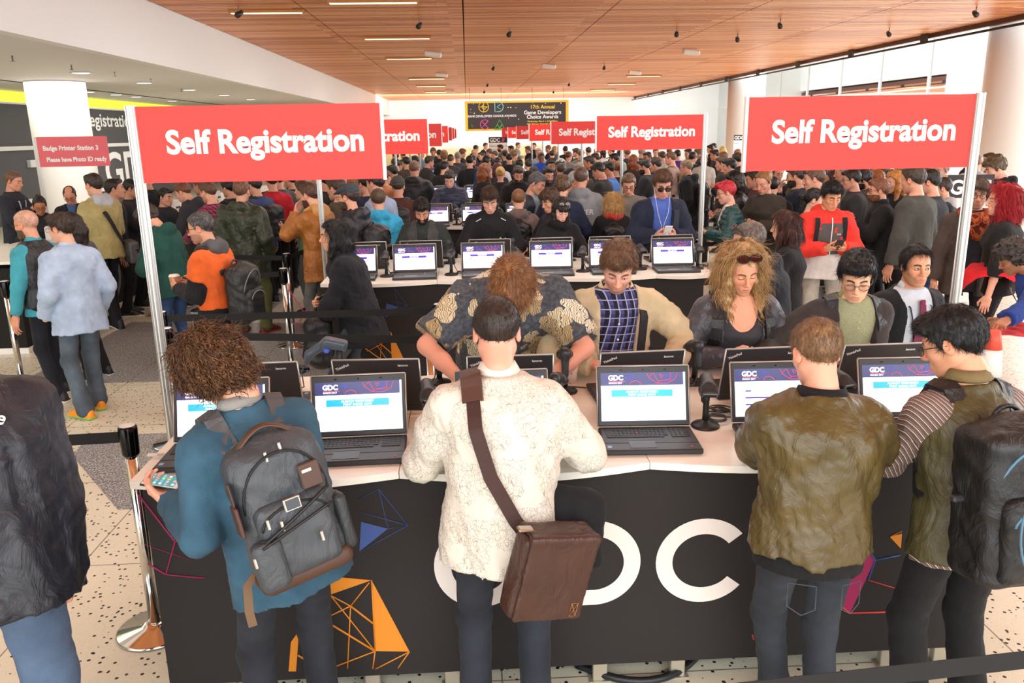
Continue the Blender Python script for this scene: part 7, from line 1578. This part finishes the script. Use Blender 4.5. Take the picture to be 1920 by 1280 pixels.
# ================================================================ the crowd farther down the hall
PC = {'s': 'sides', 'p': 'phone', 't': 'type', 'x': 'cross', 'h': 'phonehi', 'k': 'pocket', 'c': 'chin', 'b': 'strap'}
TK = {  # garment kinds
 'j': (dict(off=.034, hem=-.16), 'jacket', None), 'h': (dict(off=.034, hem=-.15, hood=True), 'hoodie', None), 's': (dict(off=.022, hem=-.15), 'shirt', None), 't': (dict(off=.02, hem=-.14, sleeve=-.3), 'tshirt', None),
 'o': (dict(off=.034, hem=-.2, open=(.05, .09)), 'jacket', 'inner'), 'c': (dict(off=.036, hem=-.32), 'coat', None)}
def crowd(px, py, yaw, pose, kind, col, hs, hcol, label, tone='#dba48b', h=1.74, sex='m', hp=8, lod=None, w=1.04, inner='#c9ccd2', pack=None, hat=None, beard=None, specs=None, pants='#1c1e24', ck='plain', Y=None, group=None, txt=None, lean=0):
    z = h*.985; p = at_z(px, py, z)
    yy = p[1] if Y is None else Y
    if Y is None and -1.75 < p[0] < 2.65:
        for k in range(0, 8):
            y0 = ROW0+PITCH*k; lo, hi = y0-.36, y0+TD+.36
            if lo < yy < hi: yy = lo if yy-lo < hi-yy else hi
    if Y is None:
        for st in (0, .15, -.15, .3, -.3, .45, .6, .8, 1.0, 1.2, 1.4):
            y2 = yy+st*max(1, yy/14); xx = at_y(px, py, y2)[0]
            if -1.75 < xx < 2.65 and any(ROW0+PITCH*k-.33 < y2 < ROW0+PITCH*k+TD+.33 for k in range(8)): continue
            if all((xx-a)**2+(y2-b)**2 > .21 for a, b in SPOTS): yy = y2; break
    lod = (1 if yy < 13.5 else 2) if lod is None else lod
    g, nm, inn = TK[kind]
    R = person(label, ('px', px, py+1, yy), yaw, dict(sex=sex, hp=hp, arms=PC[pose], w=w, lean=lean), top=(cloth(col, ck), g, nm), inner=(cloth(inner), dict(off=.012, hem=-.18, sleeve=None, sleeveL=None)) if inn else None,
               pants=(cloth(pants), {}), hair=(hs, hcol) if hs else ('buzz', '#c59a84'), tone=tone, lod=lod, group=group, hat=hat, beard=beard, specs=('specs', '#1a1a1c', clear_lens()) if specs else None)
    SPOTS.append((R.base[0], R.base[1]))
    if pack: backpack(R, pack[1], cloth(pack[0], 'nylon'), (.3, .16, .44), .18, pockets=1, handle=False)
    if txt: chest_text(R, *txt)
    return R
SPOTS = [(o.location.x, o.location.y) for o in bpy.data.objects if o.parent is None and o.name.split('.')[0] == 'person']
C = crowd
BK, DK, CH = '#1a1b1e', '#26282e', '#3a3c40'
# around the third and fourth counter rows
C(886, 291, 182, 't', 't', '#4a4b4d', 'short', '#1c1613', 'person in a charcoal tee with large white lettering', beard='#2a1d16', hp=26, txt=('TYSON', 0, .22, .12, M('#e6e6e6', .6), .03, 1, .02, 'lettering'))
C(912, 306, -60, 's', 'j', BK, 'long', '#8a4f2c', 'person in a black jacket standing side on by the white lettered back', sex='f')
C(938, 312, -4, 't', 's', '#151618', 'bun', '#c9a05a', 'person seen from behind in black with small white back lettering', sex='f', h=1.66, txt=('favro', 0, .2, .13, M('#f0f0f0', .6), .03, -1, .02, 'lettering'))
C(972, 311, 186, 't', 'h', '#1b1b1d', 'short', '#3a2820', 'person in a black hoodie with pale drawstrings looking down', hp=28, beard='#3a2820')
C(931, 306, 30, 't', 'j', '#2a2224', 'long', '#4b1f22', 'person in dark brown half hidden by the white lettered black back', sex='f', h=1.66)
C(868, 279, -70, 's', 'j', CH, 'messy', '#6a4426', 'person in a grey jacket side on in front of the mural', h=1.72)
C(845, 289, -10, 't', 's', '#48484a', 'short', '#5a3f2f', 'person in a black cap and grey sweater seen from behind at a far counter', hat=('cap', '#17171a'), w=1.1)
C(834, 302, -30, 't', 'j', BK, 'short', '#15120f', 'person in a black cap and black vest over pale sleeves at a far counter', hat=('cap', '#141416'), h=1.7)
C(806, 292, -60, 'p', 's', '#3f4042', 'short', '#3a332d', 'person in a grey cap and grey long sleeves reaching forward under the second sign', hat=('cap', '#4a4a48'), lean=12)
C(880, 291, 5, 't', 's', DK, 'short', '#171310', 'person in charcoal with their back turned, beside the lettered tee')
C(832, 283, 10, 'p', 'j', DK, 'curly', '#7a5232', 'person in a charcoal jacket just beyond the black cap and grey sweater', h=1.76)
C(823, 280, 20, 's', 'j', BK, 'short', '#201915', 'person in shiny black clothes under the row of small signs')
C(893, 271, -50, 's', 'j', BK, 'crew', '#3a2c24', 'person in a black jacket before the far mural, facing the windows', h=1.78)
C(891, 279, -80, 's', 'j', DK, '', '', 'person in a charcoal jacket in profile before the far mural')
C(911, 267, -120, 'k', 'o', BK, 'short', '#4a3426', 'person in an open black jacket standing beside the GDC notice board', h=1.8)
C(916, 278, 60, 'p', 'j', '#2c2f36', 'crew', '#5a4a3e', 'person in slate clothes in front of the GDC notice board')
C(937, 270, 80, 'k', 's', '#6f7377', 'short', '#352821', 'person in a grey sweater walking past the notice board', h=1.8, beard='#35261f')
C(957, 272, 85, 's', 'h', '#4c4e50', 'short', '#241a15', 'person with an olive backpack in a grey hooded jacket', pack=('#7d7a3e', 'olive backpack on a person in grey far down the hall'))
C(972, 266, -95, 'p', 'j', '#7d8a94', 'crew', '#6a4c3a', 'person in a pale blue grey jacket holding papers far down the hall', h=1.8)
C(989, 273, 60, 's', 'h', BK, 'short', '#6d6259', 'person in a black hoodie far down the hall by small signs', h=1.76)
C(1001, 267, 150, 'p', 'j', BK, 'short', '#2a1f19', 'person in a dark jacket looking down beneath the third small sign', h=1.8)
C(1027, 271, 60, 's', 'j', '#22272e', 'crew', '#8a6a4c', 'person in a dark suit far off behind a thin sign post', h=1.78)
C(1041, 273, -40, 's', 'j', '#7e858a', 'long', '#c7a063', 'person in a light grey jacket far down the hall by a post', sex='f')
C(1060, 273, 0, 's', 'j', '#2a2b2d', 'short', '#2b221c', 'person in a dark hooded coat under the fourth small sign', h=1.76)
C(954, 287, 10, 't', 'j', '#1b1c1e', 'short', '#1a1512', 'person seen from behind in a black jacket just below the notice board')
C(933, 295, 170, 't', 's', '#c8c4c8', 'short', '#3a2a20', 'person in a pale shirt looking down in the middle of the crowd', hp=24)
C(913, 292, -30, 's', 'j', '#2b3d8a', 'short', '#1a1512', 'person in a dark cap with a bright blue sleeve beside the notice board', hat=('cap', '#1b1b1e'))
C(974, 298, 0, 't', 'j', BK, 'short', '#161210', 'person in a black jacket seen from behind between the black hoodies', h=1.68)
C(991, 297, 4, 't', 'h', '#1c1d20', 'crew', '#2c2622', 'person in a black hooded jacket seen from behind beside the royal blue polo')
C(1015, 285, 176, 't', 's', '#2751c4', 'crew', '#3a3230', 'person in a royal blue polo shirt looking down', tone='#9a6a4e', hp=22)
C(1033, 297, 190, 't', 'j', DK, 'short', '#171310', 'person in charcoal peering down next to the royal blue polo', hp=14)
C(1052, 304, -2, 't', 'j', '#20253a', 'balding', '#4a3a32', 'person in a navy jacket with a black backpack seen from behind', pack=('#17181b', 'black backpack over the navy jacket in mid crowd'))
C(1050, 297, 20, 's', 'j', DK, 'short', '#3a3632', 'person in a pale grey cap in the middle of the crowd', hat=('cap', '#b9b9b6'), h=1.76)
C(1028, 312, 200, 't', 'j', DK, 'short', '#120f0e', 'person in charcoal facing us behind the navy rain jacket', hp=18, beard='#1a1512', tone='#d0957a')
C(1001, 313, 180, 't', 'j', '#2c3033', 'short', '#15110f', 'person in a slate jacket bent forward behind the navy rain jacket', hp=40)
C(1072, 317, -110, 't', 's', '#1d2738', 'short', '#15120f', 'person in a navy shirt facing the windows beside the varsity hoodie', hp=26)
C(1083, 321, -100, 't', 'j', '#34404a', 'short', '#a9adb0', 'person in a slate jacket beside the grey varsity hoodie', hp=18)
C(1085, 303, 20, 's', 'j', '#4a3f36', 'balding', '#8f8378', 'person in a brown grey jacket seen from behind beyond the varsity hoodie', h=1.68)
C(1103, 292, 70, 's', 'j', BK, 'short', '#2a2421', 'person in a black jacket in profile near a thin sign post', tone='#b97f60')
C(1114, 286, 70, 's', 'o', '#262b33', 'crew', '#3a2e28', 'person in a dark suit and white collar near a thin sign post', inner='#e9e9ea')
C(1121, 305, 60, 't', 's', '#2f3133', 'short', '#2a2420', 'person in a dark baseball cap and charcoal sweater looking down', hat=('cap', '#262a30'), hp=24, w=1.1)
C(1138, 302, 66, 's', 's', '#4d80cf', 'short', '#17120f', 'person in a bright blue dress shirt in profile', tone='#d0906f')
C(1151, 302, 40, 'p', 'j', BK, 'pony', '#7a4426', 'person in a black jacket with a phone beside the blue dress shirt', sex='f')
C(1150, 287, 60, 'p', 'j', '#3a3a52', 'short', '#1a1613', 'person in a black cap and purple grey top under the second sign', hat=('cap', '#151518'))
C(1186, 290, 20, 's', 'j', '#2b2220', 'long', '#7a3c1e', 'person in dark brown seen from behind by the second sign post', sex='f')
C(1179, 326, 170, 'p', 'j', '#77736c', 'short', '#6a5442', 'person in a grey open jacket and glasses behind the sign post', hp=24, specs=True)
C(1207, 298, 62, 'p', 'j', '#2b2e33', 'short', '#26201c', 'person in a black jacket and glasses with a phone behind the post', beard='#3a2a20', specs=True, hp=14)
C(1228, 296, 58, 's', 'j', '#35424e', 'crew', '#2a211c', 'person in a slate blue jacket in profile behind the navy blazer')
C(1256, 284, 58, 's', 't', '#a88f8a', 'crew', '#6a4632', 'person in a dusty pink tee with a tan backpack', pack=('#7d6b4a', 'tan backpack over the dusty pink tee'), h=1.8)
C(1285, 299, 62, 'k', 'h', '#1a1c20', 'crew', '#8a7158', 'person in a black hoodie and glasses with a grey backpack', specs=True, pack=('#3b3d41', 'dark grey backpack over the black hoodie beside the navy blazer'), w=1.1)
C(1300, 284, -40, 's', 'o', '#33332f', 'short', '#241a16', 'person in an open dark jacket and grey shirt facing the window side', tone='#c98f70', inner='#9aa3ae')
C(1240, 283, 30, 's', 's', '#b9b4ad', 'short', '#4a3a30', 'person in a pale grey top under the second right hand sign', h=1.72)
C(1213, 284, 120, 'c', 'j', DK, 'short', '#15110f', 'person in a charcoal jacket with a hand raised under the sign', beard='#15110f', tone='#b97f60')
C(1079, 277, 60, 's', 'j', '#3a3f3a', 'short', '#3a2d24', 'person in dark green grey under the third sign', h=1.76)
C(1090, 279, -30, 'p', 'j', '#7a7566', 'short', '#8a5f3c', 'person in a stone grey jacket and cap looking at a phone', hat=('cap', '#8a7f6a'), h=1.76)
C(1067, 283, -40, 's', 's', '#8d8d88', 'crew', '#5a3a2a', 'person in a pale checked shirt behind the thin sign post')
C(1103, 275, 10, 's', 'j', '#8f8260', 'short', '#3a2d24', 'person in a tan jacket far back under the third sign', h=1.76)
C(1165, 280, -60, 's', 's', '#c5d6d2', 'short', '#2a211c', 'person in a pale mint shirt far back under the second sign', h=1.76)
C(1130, 280, 30, 's', 's', '#d9cfc9', 'bob', '#2c1d18', 'person in a cream top far back under the second sign', sex='f', h=1.66)
C(1270, 280, 0, 's', 'j', '#5b3fa0', 'short', '#1a1512', 'person in a purple top far back under the second sign', h=1.74)
C(1320, 288, 160, 's', 's', '#b8b0a8', 'short', '#7a4a30', 'person in a pale top close to the sign post edge', h=1.7)
# window side standing crowd
C(1339, 280, 70, 'x', 'j', '#2c2926', 'quiff', '#2b2019', 'person in a dark brown jacket with crossed arms near the windows', tone='#d79c80')
C(1355, 284, 60, 's', 'j', '#5a4a40', 'short', '#7a5a42', 'person in a brown jacket near the far round column')
C(1352, 293, 66, 's', 'j', '#3a312c', 'short', '#4a3426', 'person in dark umber beside the black jacket holding a cup')
C(1366, 297, 66, 'h', 'j', BK, 'side', '#0f0f11', 'person in a black jacket with raised hands near the slouchy beanie', h=1.76, tone='#dfae92')
C(1382, 286, 20, 'k', 'h', '#1d1e21', 'short', '#231b16', 'person in a black hooded coat below the narrow notice board', h=1.78)
C(1383, 278, -10, 's', 's', '#c9c3bb', 'balding', '#a07a58', 'person in a pale cream shirt beyond the black hooded coat', h=1.78)
C(1337, 268, 90, 's', 's', '#6d6a78', 'short', '#2b211c', 'small distant person in a grey top far along the window wall', h=1.76)
C(1331, 271, 60, 's', 'j', BK, 'short', '#1a1613', 'small distant person in black far along the window wall', h=1.74)
C(1354, 274, 20, 's', 's', '#e6d9bd', 'long', '#d9b86a', 'small distant person in a pale yellow top far along the windows', sex='f', h=1.7)
C(1449, 330, -18, 'p', 'j', '#19191b', 'crew', '#1a1819', 'person in a black jacket seen from behind below the front sign', h=1.74, Y=9.6)
C(1432, 320, 130, 'p', 'j', '#3d3832', 'pony', '#8a6038', 'person in an olive brown jacket looking at a phone below the sign', sex='f', hp=24)
C(1412, 318, 70, 's', 's', '#5a3038', 'short', '#2a1d18', 'person in a maroon top beside the slouchy beanie')
C(1398, 312, 30, 's', 'j', '#2e3035', 'short', '#1d1815', 'person in a charcoal coat behind the slouchy beanie')
C(1490, 311, 60, 'c', 'o', '#232a3d', 'short', '#3a2b22', 'person in an open navy coat with a hand at the mouth', beard='#3a2a20', inner='#9a968a', h=1.8)
C(1525, 313, 66, 's', 'h', '#262a31', 'short', '#5a4033', 'person in a dark hooded jacket with pale drawstrings beside the front sign edge', h=1.8)
C(1532, 353, -110, 's', 'c', '#2c2c2f', 'pony', '#141214', 'person in a long dark coat turned to the red hooded jacket', sex='f', h=1.64, tone='#e6bda4')
C(1595, 317, 66, 's', 'j', '#3b3d41', 'short', '#1b1715', 'person in a charcoal jacket and glasses behind the red hooded jacket', specs=True, h=1.76)
C(1617, 318, 66, 'p', 'h', '#55534d', 'messy', '#17130f', 'person in a grey hooded jacket behind the black wool coat', beard='#17130f', hp=16, tone='#d29a7c')
C(1560, 318, 60, 's', 's', '#7d5a4a', 'long', '#3a2018', 'person in a rust brown shirt far behind the red hooded jacket', sex='f', h=1.68)
C(1640, 318, 40, 's', 's', '#5a6a8a', 'long', '#a0623a', 'person in a denim blue shirt far behind the black wool coat', sex='f')
C(1690, 306, 66, 's', 'o', '#1d1d20', 'crew', '#8a6a50', 'person in an open black jacket cut off by the front sign', inner='#55565a', Y=9.9)
C(1676, 321, 100, 's', 's', '#23262e', 'long', '#b0763a', 'person in a charcoal shirt beside the open black jacket', sex='f')
C(1712, 312, 30, 's', 'j', '#4a4c48', 'short', '#3a3028', 'person in a grey olive coat behind the khaki jacket', h=1.8)
C(1741, 318, 50, 's', 'j', '#2b2d33', 'short', '#17130f', 'person in dark clothes between the khaki jacket and the notice board', h=1.76)
C(1668, 318, 40, 's', 's', '#8aa9d8', 'short', '#2c211b', 'person in a light blue shirt far behind the khaki jacket', h=1.74)
C(1815, 285, 30, 's', 'j', DK, 'crew', '#1b1716', 'person in a charcoal jacket beside the front window end sign post')
C(1834, 290, -40, 's', 's', '#bcc6d6', 'crew', '#8a6a58', 'person in a pale blue grey shirt facing sideways near the column', h=1.74)
C(1832, 301, -50, 's', 's', '#4a62a8', 'crew', '#7a4a30', 'person in a blue shirt and glasses near the large column', specs=True, h=1.62)
C(1855, 286, 60, 's', 's', '#9a8a80', 'short', '#4a3020', 'person in a taupe shirt partly hidden by the dark hooded top', h=1.76)
# walkway side, under and beyond the front sign
C(473, 330, 60, 's', 'j', '#3a4a78', 'short', '#2a1f19', 'person in a blue jacket with a black backpack behind the green parka', pack=('#1b1c1f', 'black backpack behind the green parka'), h=1.72)
C(508, 322, 20, 's', 's', '#c92a36', 'short', '#3a2a20', 'person in a bright red top beyond the green parka', h=1.74)
C(522, 320, 10, 's', 'j', '#5a5d63', 'short', '#241b17', 'person in a grey down jacket beyond the green parka', h=1.74)
C(540, 322, 60, 's', 'j', '#23262d', 'short', '#1c1613', 'person in dark clothes queueing beyond the green sweater', h=1.74)
C(605, 322, 50, 's', 'j', '#2b2c2f', 'short', '#20181a', 'person in black with a backpack under the front sign', pack=('#202124', 'black backpack under the front sign'), h=1.74)
C(626, 331, 60, 's', 'j', '#4a4638', 'short', '#3a2b22', 'person in an olive coat close to the second sign post', h=1.72)
C(665, 327, -20, 'c', 'j', '#5a7aa8', 'short', '#8a5c3a', 'person in a denim blue jacket behind the flat cap', h=1.74)
C(683, 325, 40, 's', 'j', '#28344a', 'short', '#1a1512', 'person in a navy coat beside the bright blue sweatshirt', h=1.76)
C(700, 322, 60, 's', 's', '#a3b8d6', 'short', '#2b1f19', 'person in a pale blue shirt under the front sign corner', h=1.74)
C(425, 336, 60, 't', 'j', '#24262b', 'short', '#17130f', 'person in black between the plaid shirt and the green parka', h=1.66)
C(372, 332, 70, 't', 's', '#232428', 'crew', '#6a4632', 'person in a charcoal shirt behind the magenta plaid shirt', h=1.72)
C(310, 352, -110, 't', 's', '#2a2c33', 'short', '#1b1513', 'staff person in slate across the badge desk from the charcoal hooded jacket', h=1.62)
C(740, 296, 30, 's', 'j', '#3a2d26', 'short', '#2a1c16', 'person in brown under the second walkway sign', h=1.7)
C(748, 300, -40, 'p', 's', '#e0559a', 'short', '#3a2a20', 'person in a bright pink top under the second walkway sign', h=1.66)
C(760, 293, 30, 's', 'j', '#4a4638', 'short', '#241b16', 'person in a grey green coat under the second walkway sign', h=1.72)
C(776, 291, 60, 's', 's', '#3f6f9a', 'short', '#2b201a', 'person in a steel blue top under the second walkway sign', h=1.72)
C(724, 318, -30, 's', 's', '#c98a62', 'short', '#5a2f1e', 'person in a tan top beside the bright blue sweatshirt', h=1.6)
C(733, 309, 60, 's', 'j', '#232529', 'short', '#15110f', 'person in a dark jacket beyond the grey beanie', h=1.68)
# deep background rows, tiny in the picture
rg = random.Random(21)
HN = [('short', '#2a1f19', 'dark haired'), ('crew', '#5a4232', 'brown haired'), ('short', '#15110f', 'black haired'), ('messy', '#7a5636', 'sandy haired'), ('crew', '#8d8680', 'grey haired')]
TN = [('j', '#1c1d20', 'a black jacket'), ('j', '#2b3040', 'a navy jacket'), ('s', '#4a4c50', 'a grey shirt'), ('h', '#2f3236', 'a charcoal hoodie'), ('s', '#8b96a6', 'a pale blue shirt'), ('j', '#5a5240', 'an olive jacket')]
WH = ['far off under the small red signs', 'deep among the far counters', 'far down the hall below the awards banner', 'far along the window side']
for i, (px, py) in enumerate([(740, 285), (755, 282), (790, 280), (812, 277), (858, 284), (902, 284), (926, 282), (946, 281), (965, 281), (1010, 277), (1035, 281), (1118, 277), (1145, 275), (1175, 277), (1205, 276), (1230, 277), (1255, 276), (1290, 278), (1310, 277), (1400, 300), (1420, 306), (1460, 310), (1510, 305), (1545, 306), (1580, 305), (1625, 306), (1660, 305), (1700, 304), (1735, 305), (1765, 300), (640, 315), (590, 318), (560, 316)]):
    a, b = HN[i % 5], TN[(i*5+i//6) % 6]; wh = WH[0] if px < 830 else WH[2] if px < 1000 else WH[1] if px < 1300 else WH[3]
    C(px, py, [70, 20, -60, 180, 0, 110][i % 6], 'sptkx'[i % 5], b[0], b[1], a[0], a[1], f'person in {b[2]} {wh}', h=1.70+.02*(i % 5), group='people far down the hall')
# ================================================================ give people room: slide along the line of sight, head stays in place
def slide():
    mv = [R for R in PEOPLE if not R.fixed and R.base[1] > 6.0 and not getattr(R, 'pin', False)]
    y0 = {id(R): R.base[1] for R in mv}; mvs = set(id(R) for R in mv); pend = {}
    kids = {}
    for o in bpy.data.objects:
        if o.parent is None and o.type == 'EMPTY': kids.setdefault(tuple(round(q, 4) for q in o.location), []).append(o)
    att = {id(R): kids.get(tuple(round(float(q), 4) for q in R.base), [R.root]) for R in mv}
    P = [R for R in PEOPLE]; cam_ = V(0, 0, CAMH)
    def step(R, f):
        t = R.base+R.s*R.dirw(R.po.top); t2 = cam_+(t-cam_)*f; s2 = t2[2]/R.po.top[2]
        if not .84 < s2 < 1.14: return
        b = t2-s2*R.dirw(R.po.top); y = b[1]; x = b[0]
        if not .88*y0[id(R)] < y < 1.22*y0[id(R)]: return
        if -1.6 < x < 2.5 and any(ROW0+PITCH*k-.28 < y < ROW0+PITCH*k+TD+.28 for k in range(7)): return
        R.base = V(b[0], b[1], 0); R.s = s2
    for it in range(40):
        hit = 0
        for i, A in enumerate(P):
            for B_ in P[i+1:]:
                d = A.base-B_.base; L = math.hypot(d[0], d[1])
                if L > .54: continue
                hit += 1; far, near = (A, B_) if A.base[1] >= B_.base[1] else (B_, A)
                if id(far) in mvs: step(far, 1+.03*(1-L/.54)+.004)
                if id(near) in mvs: step(near, 1-.02*(1-L/.54)-.003)
        if not hit: break
    for R in mv:
        for o in att[id(R)]: o.location = tuple(R.base); o.scale = (R.s,)*3
slide()
# ================================================================ camera, daylight
cam = bpy.data.cameras.new('camera'); co = bpy.data.objects.new('camera', cam); COL.objects.link(co); SC.camera = co
cam.sensor_width = 36; cam.lens = FOC*36/1920; cam.clip_start = .05; cam.clip_end = 300
co.matrix_world = Matrix(((CR[0][0], CR[0][1], CR[0][2], 0), (CR[1][0], CR[1][1], CR[1][2], 0), (CR[2][0], CR[2][1], CR[2][2], CAMH), (0, 0, 0, 1)))
w = bpy.data.worlds.new('daylight'); SC.world = w; w.use_nodes = True; bg = w.node_tree.nodes['Background']; bg.inputs[0].default_value = (.93, .97, 1.0, 1); bg.inputs[1].default_value = 3.0
def area(name, loc, rot, size, sy, e, col=(1, 1, 1)):
    l = bpy.data.lights.new(name, 'AREA'); l.shape = 'RECTANGLE'; l.size = size; l.size_y = sy; l.energy = e; l.color = col
    o = bpy.data.objects.new(name, l); COL.objects.link(o); o.location = loc; o.rotation_euler = [math.radians(a) for a in rot]; return o
# daylight from the glazed entrance front behind the camera
area('entrance_daylight', (1.5, -3.8, 4.0), (62, 0, 0), 12, 3.5, 260, (1, .98, .95))
# fill lights added just below the timber slats and the low ceiling, no fittings
for i, y in enumerate((6, 14, 22, 32, 44)): area('ceiling_fill', (1.5, y, ZC-.06), (0, 0, 0), 9, 2.0, 190 if y > 5 else 120, (1, .95, .88))
for y in (8, 18, 28): area('low_ceiling_fill', (-8.5, y, ZS-.03), (0, 0, 0), 4, 4, 110, (1, .95, .9))
area('window_daylight', (XG-.6, 22, 4.4), (0, 90, 0), 5, 44, 2600, (.96, .98, 1))
area('far_wall_fill', (2, YF-9, ZC-.3), (55, 0, 0), 16, 1.2, 1300, (.97, .99, 1))  # added wash to brighten the far wall; no fitting there
vs_ = SC.view_settings; vs_.view_transform = 'Standard'; vs_.look = 'None'; vs_.gamma = 1; vs_.use_curve_mapping = False; vs_.exposure = .1
SC.cycles.use_denoising = True; SC.cycles.max_bounces = 6; SC.cycles.diffuse_bounces = 4; SC.cycles.glossy_bounces = 3; SC.cycles.transparent_max_bounces = 8; SC.cycles.caustics_reflective = False; SC.cycles.caustics_refractive = False; SC.cycles.sample_clamp_indirect = 6
